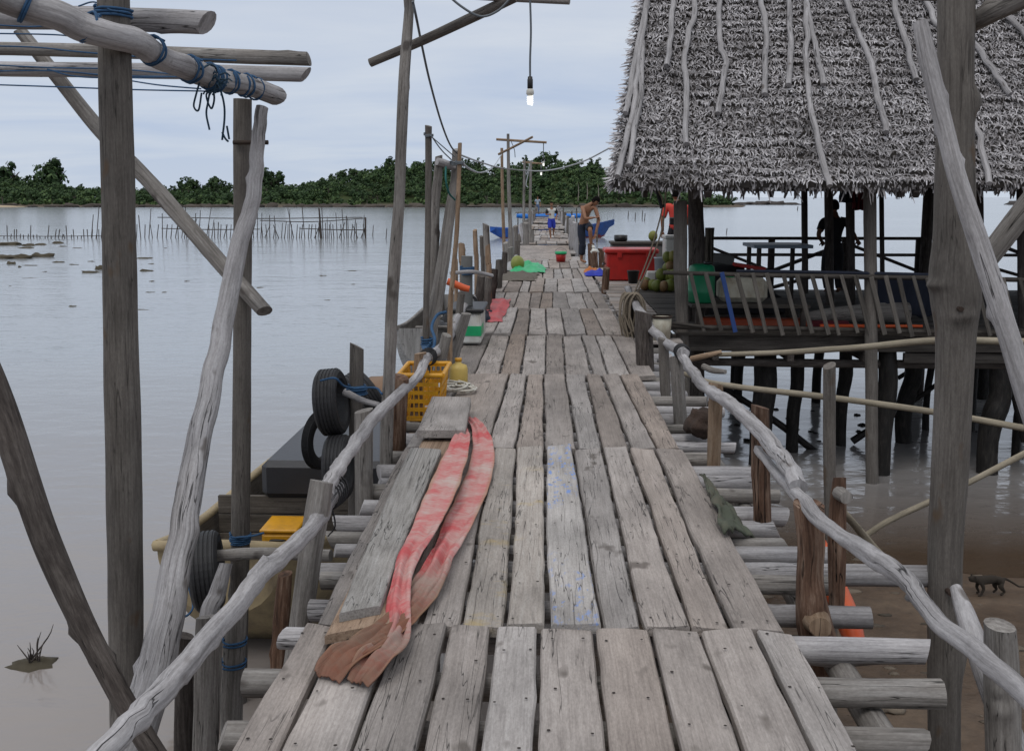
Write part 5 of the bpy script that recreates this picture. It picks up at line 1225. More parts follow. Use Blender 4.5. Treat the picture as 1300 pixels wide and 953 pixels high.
for r_ in RP:
    mb = MB(); pts = []
    for i, (a, b) in enumerate(r_):
        p = on_roof(a, b, .09); pts.append((*p, .034 if i else .03))
    tube(mb, pts, seg=10, n=7, rough=.12, knots=3, wob=.03); mb.build('weight_pole', M['silver'], roof)
def hp(name, rows, m, **k):
    mb = MB(); tpx(mb, rows, seg=k.pop('seg', 12), n=k.pop('n', 6), rough=k.pop('rough', .06), **k); return mb.build(name, M[m], hut)
FL = DECK
# posts from sea bed to roof
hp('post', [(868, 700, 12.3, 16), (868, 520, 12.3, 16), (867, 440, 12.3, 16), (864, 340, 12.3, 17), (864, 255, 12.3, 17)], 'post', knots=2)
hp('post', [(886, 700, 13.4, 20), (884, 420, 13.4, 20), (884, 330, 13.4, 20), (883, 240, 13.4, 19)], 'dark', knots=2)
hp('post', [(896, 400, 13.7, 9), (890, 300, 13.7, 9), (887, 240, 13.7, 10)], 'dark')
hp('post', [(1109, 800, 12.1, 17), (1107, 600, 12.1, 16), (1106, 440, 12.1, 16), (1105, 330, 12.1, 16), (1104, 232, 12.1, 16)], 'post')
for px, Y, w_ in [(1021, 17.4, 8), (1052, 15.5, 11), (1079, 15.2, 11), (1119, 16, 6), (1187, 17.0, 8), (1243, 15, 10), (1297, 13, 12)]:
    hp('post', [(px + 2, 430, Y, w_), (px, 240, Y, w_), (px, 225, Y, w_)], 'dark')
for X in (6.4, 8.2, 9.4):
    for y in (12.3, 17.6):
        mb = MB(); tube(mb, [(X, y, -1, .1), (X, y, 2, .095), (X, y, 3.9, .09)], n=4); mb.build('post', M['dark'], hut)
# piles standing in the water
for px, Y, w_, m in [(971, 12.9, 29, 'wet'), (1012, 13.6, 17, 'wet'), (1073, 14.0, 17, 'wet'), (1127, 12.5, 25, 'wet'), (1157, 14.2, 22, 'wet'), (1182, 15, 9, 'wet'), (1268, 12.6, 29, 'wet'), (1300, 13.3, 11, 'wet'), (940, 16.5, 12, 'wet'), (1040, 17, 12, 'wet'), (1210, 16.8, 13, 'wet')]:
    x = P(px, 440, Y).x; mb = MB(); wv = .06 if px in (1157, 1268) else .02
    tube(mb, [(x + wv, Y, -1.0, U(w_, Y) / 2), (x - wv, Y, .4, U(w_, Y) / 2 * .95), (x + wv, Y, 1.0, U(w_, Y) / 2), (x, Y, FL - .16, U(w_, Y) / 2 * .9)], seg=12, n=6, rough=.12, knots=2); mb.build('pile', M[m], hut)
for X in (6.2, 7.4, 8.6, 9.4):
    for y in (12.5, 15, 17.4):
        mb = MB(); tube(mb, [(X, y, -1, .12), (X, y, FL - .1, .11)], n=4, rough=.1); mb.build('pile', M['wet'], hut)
for rws in [[(915, 490, 13.4, 8), (985, 535, 13.6, 9), (1050, 585, 13.8, 9)], [(1010, 605, 13.4, 9), (1045, 578, 13.8, 8)], [(1082, 560, 14, 10), (1105, 545, 14, 9)], [(1110, 545, 14.2, 6), (1200, 480, 14.2, 6)], [(1140, 480, 15, 6), (1205, 440, 15, 6)], [(1280, 470, 13, 7), (1300, 560, 13, 8)], [(1270, 640, 12.7, 8), (1330, 590, 12.7, 8)], [(1275, 450, 13.4, 7), (1310, 520, 13.4, 8)]]:
    hp('pile_brace', rws, 'wet', seg=8)
# floor and its beams
mb = MB(); y = 12.2; fr_ = random.Random(4)
while y < 17.9:
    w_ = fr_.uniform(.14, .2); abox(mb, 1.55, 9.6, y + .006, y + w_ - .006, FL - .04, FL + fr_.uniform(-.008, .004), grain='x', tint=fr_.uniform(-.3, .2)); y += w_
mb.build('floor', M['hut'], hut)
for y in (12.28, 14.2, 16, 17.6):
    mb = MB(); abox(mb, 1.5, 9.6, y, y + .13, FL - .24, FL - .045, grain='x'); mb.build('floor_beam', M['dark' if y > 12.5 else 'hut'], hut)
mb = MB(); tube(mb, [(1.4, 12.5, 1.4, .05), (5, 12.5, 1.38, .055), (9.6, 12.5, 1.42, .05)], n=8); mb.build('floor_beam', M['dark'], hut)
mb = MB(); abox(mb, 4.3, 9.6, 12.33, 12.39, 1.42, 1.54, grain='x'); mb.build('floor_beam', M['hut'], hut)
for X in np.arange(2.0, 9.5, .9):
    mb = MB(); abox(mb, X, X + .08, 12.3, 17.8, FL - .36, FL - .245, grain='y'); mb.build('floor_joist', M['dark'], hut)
# roof frame under the thatch
for X in (1.8, 4.1, 6.4, 8.6):
    for sgn in (-1, 1):
        mb = MB(); beam(mb, (X, YR + sgn * 3.75, EZ - .14), (X, YR + sgn * .05, ZR - .2), .08, .1); mb.build('rafter', M['dark'], hut)
for y in (12.3, 18.4):
    mb = MB(); tube(mb, [(1.5, y, EZ + (.55 if y < 15 else .6), .07), (9.5, y, EZ + .6, .07)], n=5); mb.build('wall_plate', M['dark'], hut)
# front slatted fence leaning out a little
M['slatblue'] = plain('blue_slat', (.02, .05, .17), .6, .3)
fs = thing('slatted_fence', 'low fence of slanting grey slats along the front of the hut floor', 'fence', (3.8, 12.05, 1.7))
def fsp(name, rows, m, **k):
    mb = MB(); tpx(mb, rows, seg=8, n=4, rough=.05, **k); return mb.build(name, M[m], fs)
fsp('rail', [(842, 346, 12.02, 5), (1000, 350, 12.02, 6), (1190, 353, 12.02, 6), (1330, 356, 12.02, 6)], 'hut')
fsp('rail', [(850, 415, 12.12, 6), (1000, 417, 12.12, 6), (1190, 421, 12.12, 6), (1330, 424, 12.12, 6)], 'hut')
fsp('rail', [(850, 410, 12.05, 4), (905, 416, 12.05, 5)], 'hut')
px = 876; k = 0
while px < 1330:
    mb = MB(); mt = 'hut' if k != 2 else 'blue'
    t0 = Vector(P(px + random.uniform(-1.5, 1.5), 346 + (px - 876) * .017 + random.uniform(-1, 2), 11.97)); b0 = Vector(P(px + 19 + random.uniform(-3, 3), 421 + (px - 876) * .012 + random.uniform(-1, 4), 12.05))
    beam(mb, t0, b0, U(5.2, 12) * random.uniform(.85, 1.15), .02, tint=random.uniform(-.25, .3)); mb.build('slat', M['slat'] if mt == 'hut' else M['slatblue'], fs); px += random.uniform(17.5, 20.5); k += 1
fsp('pipe', [(935, 344, 12.05, 4), (1060, 346, 12.05, 4.5), (1192, 349, 12.05, 4)], 'c_navy')
# back railing with crossed braces
br = thing('cross_braced_railing', 'dark wooden railing with diagonal braces along the seaward side of the hut', 'railing', (5, 17.7, FL))
def bb(name, a, b, w_=.07): 
    mb = MB(); beam(mb, a, b, w_, .05); mb.build(name, M['dark'], br)
for z in (2.70, 2.42): bb('rail', (2.55, 17.7, z), (9.5, 17.7, z), .13 if z > 2.5 else .07)
x = 2.6; k = 0
while x < 9.4:
    bb('railing_post', (x, 17.78, FL), (x, 17.78, 2.68), .11)
    for dz in (0, -.42):
        a_, b_ = (x, 2.62 + dz), (x + 1.24, 2.14 + dz)
        if k % 2: a_, b_ = (x, 2.14 + dz), (x + 1.24, 2.62 + dz)
        bb('brace', (a_[0], 17.72, max(a_[1], FL + .05)), (b_[0], 17.72, max(b_[1], FL + .05)), .12)
    x += 1.25; k += 1
# things in the hut
bn = thing('bench', 'rough plank bench just inside the slatted fence carrying the barrel', 'bench', (2.4, 13.2, FL))
mb = MB(); abox(mb, 1.76, 3.2, 12.48, 13.4, 2.06, 2.10, grain='x'); mb.build('seat', M['hut'], bn)
for x in (1.82, 3.1):
    for y in (12.52, 13.32):
        mb = MB(); abox(mb, x, x + .06, y, y + .06, FL, 2.058); mb.build('leg', M['dark'], bn)
c = P(890, 378, 12.75); ba = thing('green_barrel', 'green plastic barrel with rounded shoulders behind the slatted fence', 'barrel', (c.x, 12.75, 2.10))
mb = MB(); lathe(mb, [(.001, 0), (.15, 0), (.165, .02), (.165, .12), (.172, .14), (.165, .16), (.165, .34), (.172, .36), (.165, .38), (.15, .45), (.10, .475), (.001, .48)], (c.x, 12.75, 2.102), 24); mb.build('drum', M['green'], ba)
mb = MB(); lathe(mb, [(.001, 0), (.045, 0), (.045, .035), (.001, .037)], (c.x + .06, 12.70, 2.578), 14); mb.build('cap', M['blackplastic'], ba)
c0, c1 = P(907, 378, 13.1), P(966, 378, 13.1); wj = thing('white_tank', 'dirty white plastic tank lying behind the blue slat of the fence', 'tank', ((c0.x + c1.x) / 2, 13.1, 2.1))
mb = MB(); obox(mb, Matrix.Translation(((c0.x + c1.x) / 2, 12.85, 2.26)), c1.x - c0.x, .36, .30, bev=.06); mb.build('tank_body', M['dirtywhite'], wj)
mb = MB(); lathe(mb, [(.001, 0), (.05, 0), (.05, .04), (.001, .042)], ((c0.x + c1.x) / 2 - .15, 12.85, 2.408), 14); mb.build('cap', M['greensheet'], wj)
mb = MB(); obox(mb, Matrix.Translation((2.55, 12.75, FL + .06)) @ Matrix.Rotation(R(-3), 4, 'Z'), 1.35, .22, .10, bev=.02, grain='x'); tag(mb.build('orange_board', plain('dimmed_dirty_orange', (.27, .045, .015), .6, .3, dirt=(.12, .04, .02))), 'long red orange board lying on the hut floor by the fence', 'board')  # dim interior shade put into the orange, with dirt blotches over it
mb = MB(); tube(mb, [(3.2, 13.0, FL + .09, .05), (3.7, 13.0, FL + .13, .10), (4.2, 13.0, FL + .15, .13), (4.55, 13.0, FL + .15, .135)], seg=14, n=5, rough=.06); tag(mb.build('rolled_mat', M['grey']), 'pale tapered roll lying on the hut floor behind the slats', 'roll')
mb = MB(); tube(mb, [(3.35, 12.6, FL + .03, .025), (4.6, 12.62, FL + .03, .02)], n=4); tag(mb.build('orange_pole', M['orange']), 'thin orange pole on the floor in front of the pale roll', 'pole')
mb = MB(); abox(mb, 3.1, 3.75, 12.75, 12.9, FL + .003, FL + .07, grain='x'); tag(mb.build('maroon_board', M['c_maroon']), 'dark maroon board on the floor beside the pale roll', 'board')
tb = thing('table', 'pale blue topped table standing in front of the back railing', 'table', (3.4, 15.4, FL))
mb = MB(); abox(mb, 3.0, 3.85, 15.0, 15.9, 2.66, 2.71); mb.build('table_top', plain('pale_blue_top', (.2, .26, .32), .4), tb)
for x in (3.06, 3.72):
    for y in (15.06, 15.8): mb = MB(); abox(mb, x, x + .06, y, y + .06, FL, 2.658); mb.build('leg', M['dark'], tb)
def drape(name, lab, cat, c, w_, h, m, seed):
    mb = MB(); n = 14; V = []
    for j in range(n + 1):
        for i in range(n + 1):
            u, v = i / n - .5, j / n; V.append((c[0] + u * w_ * (1 - .15 * v + .1 * mnoise.noise((v * 3, seed, 0))), c[1] + .04 * math.sin(u * 16 + seed) * (.4 + v) + .03 * mnoise.noise((u * 5, v * 3, seed)), c[2] - v * h * (1 + .12 * mnoise.noise((u * 4, seed, 2)))))
    mb.add(V, [(j * 15 + i, j * 15 + i + 1, (j + 1) * 15 + i + 1, (j + 1) * 15 + i) for j in range(n) for i in range(n)], None, 0, 0, True)
    o = mb.build(name, m); md = o.modifiers.new('thick', 'SOLIDIFY'); md.thickness = .008; return tag(o, lab, cat)
drape('hanging_shirt', 'dark blue shirt hanging under the eaves above the silhouetted man', 'shirt', (*P(1078, 234, 14.5)[:2], 3.58), .26, .26, M['c_navy'], 3)
drape('hanging_cloth', 'maroon cloth hanging under the eaves beside the blue shirt', 'cloth', (*P(1091, 234, 14.5)[:2], 3.58), .2, .36, M['c_maroon'], 5)
drape('blue_tarp', 'dark navy tarp draped behind the slats near the foreground post', 'tarp', (*P(1145, 352, 13.0)[:2], 2.42), .9, .5, M['c_navy'], 8)
drape('hanging_net', 'brown net hung on the side of the corner posts', 'net', (*P(901, 290, 13.6)[:2], 3.0), .12, .62, M['net'], 2)
mb = MB(); heap(mb, (2.9, 14.6, FL), .5, .5, .6, 31); tag(mb.build('dark_bundle', M['c_black']), 'dark bundle on the hut floor behind the white tank', 'bundle')
mb = MB(); obox(mb, Matrix.Translation((2.36, 14.4, 2.55)) @ Matrix.Rotation(R(8), 4, 'Y'), .45, .3, .14, bev=.02); tag(mb.build('fish_tray', M['greyboard']), 'grey tray stacked behind the green barrel', 'tray')
mb = MB(); abox(mb, 2.1, 2.7, 14.1, 14.7, FL + .003, 2.46); tag(mb.build('crate_stack', M['c_black']), 'dark crate under the grey tray in the hut corner', 'crate')
mb = MB(); obox(mb, Matrix.Translation((2.72, 13.9, 2.47)) @ Matrix.Rotation(R(9), 4, 'Y'), .42, .2, .05, bev=.01); tag(mb.build('red_board', M['redbox']), 'sloping red board above the white tank', 'board')
# ------------------------------------------------------------------ side platform between jetty and hut
sp_ = thing('side_platform', 'low board platform joining the jetty to the hut', 'platform', (1.5, 17, FL))
mb = MB(); y = 14.15; 
while y < 23.2:
    w_ = fr_.uniform(.15, .3); x1 = 1.53 if y < 18 else 3.4
    abox(mb, 1.0 + fr_.uniform(-.03, .02), x1, y + .008, y + w_ - .008, FL - .045, FL + fr_.uniform(-.012, .004), grain='x', tint=fr_.uniform(-.15, .25)); y += w_
mb.build('boards', M['deck'], sp_)
for x in (1.05, 1.5, 2.6, 3.3):
    mb = MB(); abox(mb, x, x + .1, 14.2 if x < 2 else 18.1, 23.1, FL - .18, FL - .055, grain='y'); mb.build('bearer', M['hut'], sp_)
    for y in (14.4, 18.2, 22.8):
        if x > 2 and y < 18: continue
        mb = MB(); tube(mb, [(x + .05, y, -1, .06), (x + .05, y, FL - .19, .055)], n=3); mb.build('pile', M['wet'], sp_)
# red cooler box
rb = thing('red_cooler', 'big red plastic cooler box standing on the side platform', 'cooler', (1.6, 19.9, FL))
x0, x1 = P(770, 350, 19.7).x, P(833, 350, 19.7).x
mb = MB(); obox(mb, Matrix.Translation(((x0 + x1) / 2, 20.05, FL + .27)), x1 - x0, .72, .53, bev=.03); mb.build('body', M['redbox'], rb)
mb = MB(); obox(mb, Matrix.Translation(((x0 + x1) / 2, 20.05, FL + .57)), x1 - x0 + .09, .80, .09, bev=.025); mb.build('lid', M['redbox'], rb)
mb = MB()
for x in (x0 + .2, x1 - .2): abox(mb, x, x + .09, 19.65, 19.688, FL + .45, FL + .56, bev=.004)
mb.build('latch', M['redbox'], rb)
mb = MB(); tube(mb, [(x0 - .012, 19.85, FL + .33, .014), (x0 - .05, 19.9, FL + .30, .014), (x0 - .05, 20.2, FL + .30, .014), (x0 - .012, 20.25, FL + .33, .014)], n=3, seg=6, rough=0); mb.build('handle', M['blackplastic'], rb)
gb = thing('grey_chest', 'long grey wooden chest behind the red cooler', 'chest', (1.9, 21.5, FL))
mb = MB(); x0, x1 = P(777, 312, 21.3).x, P(846, 312, 21.3).x
abox(mb, x0, x1, 21.2, 21.9, FL + .005, FL + .62, bev=.01, grain='x'); mb.build('body', M['greyboard'], gb)
mb = MB(); abox(mb, x0 - .03, x1 + .03, 21.17, 21.93, FL + .623, FL + .68, bev=.01, grain='x'); mb.build('lid', M['hut'], gb)
mb = MB(); c = P(788, 310, 21.5); lathe(mb, [(.001, 0), (.11, 0), (.14, .03), (.14, .13), (.12, .13), (.11, .04), (.001, .03)], (c.x, 21.5, FL + .682), 18); tag(mb.build('pot', M['blackplastic']), 'small dark pot on top of the grey chest', 'pot')
wc = thing('white_cooler', 'tall white plastic box beside the hut corner post', 'cooler', (2.3, 19, FL)); x0, x1 = P(845, 320, 18.8).x, P(861, 320, 18.8).x
mb = MB(); obox(mb, Matrix.Translation(((x0 + x1) / 2, 19.1, FL + .42)), x1 - x0, .5, .83, bev=.02); mb.build('body', M['whitebox'], wc)
mb = MB(); obox(mb, Matrix.Translation(((x0 + x1) / 2, 19.1, FL + .87)), x1 - x0 + .03, .54, .06, bev=.015); mb.build('lid', M['whitebox'], wc)
mb = MB(); c = P(839, 345, 18.9); lathe(mb, [(.001, 0), (.10, 0), (.125, .48), (.135, .48), (.135, .5), (.115, .5), (.095, .02), (.001, .02)], (c.x, 18.9, FL + .004), 20); tag(mb.build('white_bin', plain('pale_grey_plastic', (.38, .42, .46), .45)), 'tall pale grey plastic bin left of the white cooler', 'bin')
c = P(830, 348, 18.3); mb = MB(); obox(mb, Matrix.Translation((c.x, 18.5, FL + .14)), .24, .3, .27, bev=.02); tag(mb.build('foam_box', M['whitebox']), 'small white foam box in front of the pale bin', 'box')
c = P(806, 357, 18.8); bk = thing('black_bucket', 'black bucket standing in front of the red cooler', 'bucket', (c.x, 19.2, FL)); mb = MB(); lathe(mb, [(.001, 0), (.085, 0), (.11, .22), (.118, .22), (.118, .235), (.10, .235), (.08, .015), (.001, .015)], (c.x, 19.2, FL + .004), 20); mb.build('pail', M['blackplastic'], bk)
mb = MB(); tube(mb, [(c.x + .112 * math.cos(a), 19.2 - .06 * math.sin(a), FL + .23 - .09 * math.sin(a), .005) for a in [i * math.pi / 8 for i in range(9)]], n=2, seg=6, rough=0); mb.build('handle', M['wire'], bk)
c = P(836, 365, 17.6); mb = MB(); abox(mb, 1.92, 2.2, 17.95, 18.3, FL + .005, FL + .28); tag(mb.build('wooden_crate', M['hut']), 'low wooden crate with coconuts piled against it', 'crate')
cp = MB(); coconut(cp, 1, .088); cproto = None
CO = [(817, 17.8, 0), (827, 17.75, 0), (833, 17.55, 0), (842, 17.5, 0), (852, 17.5, 0), (846, 17.72, .0), (823, 18.0, 0), (848, 17.9, .13), (839, 17.85, .15), (854, 17.7, .17), (844, 18.1, .29), (851, 18.05, .30), (854, 18.1, .46), (850, 18.2, .44), (858, 17.6, 0), (857, 17.9, .2)]
for i, (px, Y, z) in enumerate(CO):
    if cproto is None:
        cproto = cp.build('coconut', M['coco'], org=(0, 0, 0)); o = tag(cproto, 'green or brown coconut in the pile by the hut corner post', 'coconut', 'coconuts piled by the hut corner')
    else: o = copy_tree(cproto)
    o.location = (P(px, 340, Y).x, Y, FL + .004 + z); o.rotation_euler = (random.uniform(-.5, .5), random.uniform(-.5, .5), random.uniform(0, 6)); k = random.uniform(.92, 1.12); o.scale = (k, k, k)
o = copy_tree(cproto, (P(829, 308, 21.5).x, 21.5, FL + .682), 1, 1.1, 'green coconut sitting on top of the grey chest'); del o['group']
mb = MB(); heap(mb, (1.04, 21.3, FL), .26, .4, .17, 41, fold=.6); tag(mb.build('blue_cloth', M['c_blue']), 'crumpled bright blue cloth at the foot of the red cooler', 'cloth')
mb = MB(); heap(mb, (.95, 22.0, FL), .16, .25, .16, 43, fold=.6); tag(mb.build('orange_bag', plain('orange_bag', (.4, .13, .03), .7)), 'small orange brown bag beside the blue cloth', 'bag')
# stump with paper rags where the man rests his foot
for px, a, b, Y, w_, m, lab in [(755, 320, 352, 23.6, 7, 'bark', 'leaning reddish stake by the feet of the bending man'), (750, 310, 350, 24.72, 9, 'bark', 'stump on which the bending man rests his foot'), (763, 316, 352, 24.8, 8, 'bark', 'shorter reddish stump beside the resting foot')]:
    mb = MB(); tpx(mb, [(px + 3, b + 60, Y, w_), (px + 2, b, Y, w_), (px, a, Y, w_)], n=5, rough=.12, knots=1, slant=.3); tag(mb.build('stump', M[m]), lab, 'stump')
mb = MB(); c = P(755, 319, 24.1); rock(mb, c, .10, .1, .06, 9, rough=.5); tag(mb.build('white_rag', M['c_white']), 'white rag tucked between the reddish stumps', 'rag')
c = G(712, 331, DECK); c = P(712, 331, 25.4); bu = thing('red_bucket', 'red bucket with a green rim standing in the middle of the jetty', 'bucket', (c.x, 25.4, DECK))
mb = MB(); lathe(mb, [(.001, 0), (.11, 0), (.135, .22), (.125, .22), (.1, .02), (.001, .02)], (c.x, 25.4, DECK + .012), 22); mb.build('pail', M['redbox'], bu)
mb = MB(); lathe(mb, [(.137, .19), (.146, .19), (.15, .25), (.138, .25), (.132, .22)], (c.x, 25.4, DECK + .012), 22); mb.build('rim', M['greensheet'], bu)
mb = MB(); tube(mb, [(c.x + .145 * math.cos(a), 25.4 + .05 * math.sin(a), DECK + .25 + .1 * math.sin(a), .005) for a in [i * math.pi / 8 for i in range(9)]], n=2, seg=6, rough=0); mb.build('handle', M['wire'], bu)
# white paint pail on the joist ends
c = P(840, 432, 11.5); pb = thing('paint_pail', 'stained white paint pail with a rusty rim beside the right railing', 'pail', (c.x, 11.5, DECK))
mb = MB(); lathe(mb, [(.001, 0), (.095, 0), (.108, .26), (.10, .26), (.088, .015), (.001, .015)], (c.x, 11.5, DECK + .006), 22); mb.build('pail', M['dirtywhite'], pb)
mb = MB(); lathe(mb, [(.110, .25), (.117, .25), (.117, .275), (.104, .275)], (c.x, 11.5, DECK + .006), 22); mb.build('rim', M['iron'], pb)
mb = MB(); abox(mb, 1.0, 1.52, 11.35, 11.65, DECK - .03, DECK + .003, grain='x'); tag(mb.build('ledge_board', M['deck']), 'short board ledge carrying the paint pail', 'board')
mb = MB(); abox(mb, 1.3, 1.5, 12.2, 14.1, DECK - .05, DECK - .01, grain='y'); tag(mb.build('ledge_board', M['hut']), 'narrow dark board running from the pail ledge to the side platform', 'board')
# rope hank on the rail end and the two stays up to the eaves
mb = MB(); c = P(801, 377, 11.85)
for q in range(15):
    a0 = random.uniform(-.07, .07); dep = random.uniform(.36, .62); wd = random.uniform(.10, .22); yy = c.y - .06 + q * .012
    tube(mb, [(c.x + a0 - wd * .5, yy, c.z - dep * .5, .011), (c.x + a0 - wd * .4, yy - .02, c.z - .04, .011), (c.x + a0, yy - .03, c.z + .045, .011), (c.x + a0 + wd * .45, yy - .02, c.z - .05, .011), (c.x + a0 + wd * .55, yy, c.z - dep * .55, .011), (c.x + a0 + .01, yy + .01, c.z - dep, .011), (c.x + a0 - wd * .5, yy, c.z - dep * .48, .011)], seg=6, n=5, rough=.05)
tag(mb.build('rope_hank', M['rope_tan']), 'thick hank of tan rope looped over the end of the right railing', 'rope')
mb = MB(); cable(mb, [(836, 242, 11.8), (841, 262, 12), (826, 318, 12.1), (803, 378, 12.25)], .009); tag(mb.build('stay_rope', M['rope_tan']), 'left one of two stay ropes from the eaves to the rope hank', 'rope')
mb = MB(); cable(mb, [(845, 242, 11.8), (844, 264, 12), (838, 300, 12.05), (820, 345, 12.15), (806, 380, 12.3)], .009); tag(mb.build('stay_rope', M['rope_tan']), 'right one of two stay ropes from the eaves to the rope hank', 'rope')
mb = MB(); tube(mb, [(*P(833, 240, 11.9), .02), (*P(837, 252, 12), .022), (*P(841, 264, 12), .03)], n=5, rough=.3); tag(mb.build('rope_knot', M['rope_black']), 'black knotted line under the left corner of the eaves', 'rope')
# ================================================================== right foreground
rf = thing('pole_frame', 'massive grey post with pale diagonal braces at the right foreground', 'pole frame', tuple(G(1200, 1200, 0)))
def rfp(name, rows, m, **k):
    mb = MB(); tpx(mb, rows, seg=18, n=10, **k); return mb.build(name, M[m], rf)
rfp('post', [(1213, -120, 4.5, 42), (1214, 0, 4.5, 43), (1213, 120, 4.5, 42), (1212, 240, 4.5, 48), (1212, 300, 4.5, 52), (1212, 345, 4.5, 61), (1213, 380, 4.5, 60), (1213, 430, 4.5, 49), (1210, 520, 4.5, 46), (1206, 600, 4.5, 45), (1200, 700, 4.5, 43), (1199, 860, 4.5, 42), (1197, 1240, 4.5, 42)], 'post', rough=.03, knots=5)
rfp('brace', [(1168, 28, 4.28, 17), (1180, 85, 4.25, 21), (1200, 165, 4.2, 21), (1215, 225, 4.15, 22), (1240, 300, 4.1, 24), (1262, 370, 4.05, 27), (1285, 440, 4.0, 28), (1310, 520, 3.95, 29), (1350, 640, 3.9, 30)], 'silver', rough=.08, knots=8)
rfp('brace', [(1228, 32, 4.62, 24), (1262, 14, 4.5, 25), (1310, -8, 4.4, 26), (1390, -45, 4.2, 27)], 'grey', rough=.05, knots=2)
rfp('brace', [(1222, 365, 4.75, 25), (1250, 333, 4.75, 27), (1300, 268, 4.7, 28), (1370, 180, 4.6, 28)], 'grey', rough=.06, knots=3)
rfp('beam', [(1150, -14, 4.8, 26), (1210, -12, 4.65, 26), (1280, -16, 4.5, 26), (1400, -22, 4.4, 26)], 'grey', rough=.05)
for px, py in ((1206, 752), (1218, 392), (1222, 754)):
    mb = MB(); c = P(px, py, 4.40); tube(mb, [(c.x, c.y + .05, c.z, .012), (c.x, c.y - .02, c.z, .012)], n=3, seg=8, rough=.1); mb.build('bolt', M['iron'], rf)
for rws, m, kw, name, lab, cat in [
    ([(1274, 1150, 3.6, 44), (1274, 940, 3.6, 45), (1272, 860, 3.6, 44), (1269, 793, 3.6, 40)], 'grey', dict(knots=3, slant=.2), 'wooden_stump', 'thick pale stump with a split top at the lower right corner', 'stump'),
    ([(1213, 745, 4.2, 14), (1224, 775, 4.1, 24), (1240, 820, 3.95, 30), (1262, 880, 3.8, 34), (1300, 980, 3.6, 36)], 'silver', dict(knots=4), 'leaning_log', 'pale driftwood log leaning down to the right behind the sawn stump', 'log'),
    ([(1054, 1080, 5.5, 17), (1055, 770, 5.5, 16), (1053, 600, 5.5, 16), (1053, 464, 5.5, 16)], 'post', dict(slant=.5), 'square_post', 'slim square topped post standing alone behind the right railing', 'post'),
    ([(871, 457, 9.0, 7), (893, 452, 9.0, 7), (916, 447, 9.0, 6)], 'tan', dict(), 'bark_pole', 'short red brown pole end beside the long bamboo', 'pole'),
    ([(913, 450, 9.1, 6), (1000, 447, 8.8, 7), (1100, 440, 8.4, 8), (1190, 432, 8.0, 9), (1310, 434, 7.6, 9)], 'bamboo', dict(knots=3), 'bamboo_pole', 'upper long bamboo pole reaching from the railing across to the right', 'bamboo pole'),
    ([(868, 474, 8.6, 6), (915, 488, 8.5, 7), (1050, 504, 8.0, 8), (1180, 522, 7.6, 8), (1310, 545, 7.2, 9)], 'bamboo', dict(knots=3), 'bamboo_pole', 'lower long bamboo pole sloping gently down to the right', 'bamboo pole'),
    ([(1098, 680, 7.6, 8), (1130, 660, 7.6, 8), (1190, 632, 7.8, 8), (1250, 602, 8, 8), (1330, 560, 8.2, 8)], 'bamboo', dict(knots=3), 'bamboo_pole', 'thin stick slanting up to the right over the water', 'stick'),
    ([(1050, 636, 6.6, 9), (1068, 648, 6.7, 10), (1090, 672, 6.9, 10), (1112, 700, 7.2, 13), (1140, 730, 7.6, 14)], 'bamboo', dict(knots=5), 'bent_branch', 'crooked pale branch bending down to the sand behind the railing', 'branch'),
    ([(893, 465, 8.3, 8), (905, 470, 8.2, 8), (921, 472, 8.1, 6)], 'grey', dict(knots=2), 'driftwood_stub', 'short grey stub poking out under the bamboo poles', 'stub')]:
    mb = MB(); tpx(mb, rws, seg=14, n=8, rough=.06, **kw); tag(mb.build(name, M[m]), lab, cat)
# long orange float behind the big bark post
mb = MB(); tpx(mb, [(1040, 676, 5.3, 6), (1044, 700, 5.2, 22), (1055, 735, 5.05, 30), (1072, 775, 4.9, 32), (1084, 810, 4.75, 28), (1092, 838, 4.65, 10)], seg=18, n=6, rough=.01); tag(mb.build('orange_float', M['orange']), 'long red orange float hanging behind the biggest bark post', 'float')
# mossy cloth over the joists, bark chunk
def cloth_on(name, lab, quad, m, seed, z=DECK - .03, sag=.08):
    q = [G(a, b, z) for a, b in quad]; n = 18; V = []
    for j in range(n + 1):
        for i in range(n + 1):
            u, v = i / n, j / n; p = q[0].lerp(q[1], u).lerp(q[3].lerp(q[2], u), v)
            V.append((p.x + .03 * mnoise.noise((u * 4, v * 4, seed)), p.y + .04 * mnoise.noise((u * 3, v * 5, seed + 4)), p.z + .012 + .06 * abs(mnoise.noise((u * 3.2 + v * 2, v * 6 - u * 2, seed + 2))) - sag * u ** 2))
    mb = MB(); mb.add(V, [(j * (n + 1) + i, j * (n + 1) + i + 1, (j + 1) * (n + 1) + i + 1, (j + 1) * (n + 1) + i) for j in range(n) for i in range(n)], None, 0, 0, True)
    o = mb.build(name, m); md = o.modifiers.new('thick', 'SOLIDIFY'); md.thickness = .012; return tag(o, lab, 'cloth')
cloth_on('mossy_cloth', 'green brown mossy cloth draped over the joists at the right edge of the deck', [(888, 606), (906, 612), (958, 668), (921, 682)], M['mosscloth'], 3, z=DECK, sag=.10)
c = P(888, 562, 7.0); mb = MB(); rock(mb, (c.x, 7.0, DECK + .045), .10, .15, .095, 12, 22, 14, rough=.42); tag(mb.build('bark_chunk', M['bark_round']), 'rough dark brown bark chunk lying on the joists by the right railing', 'log')
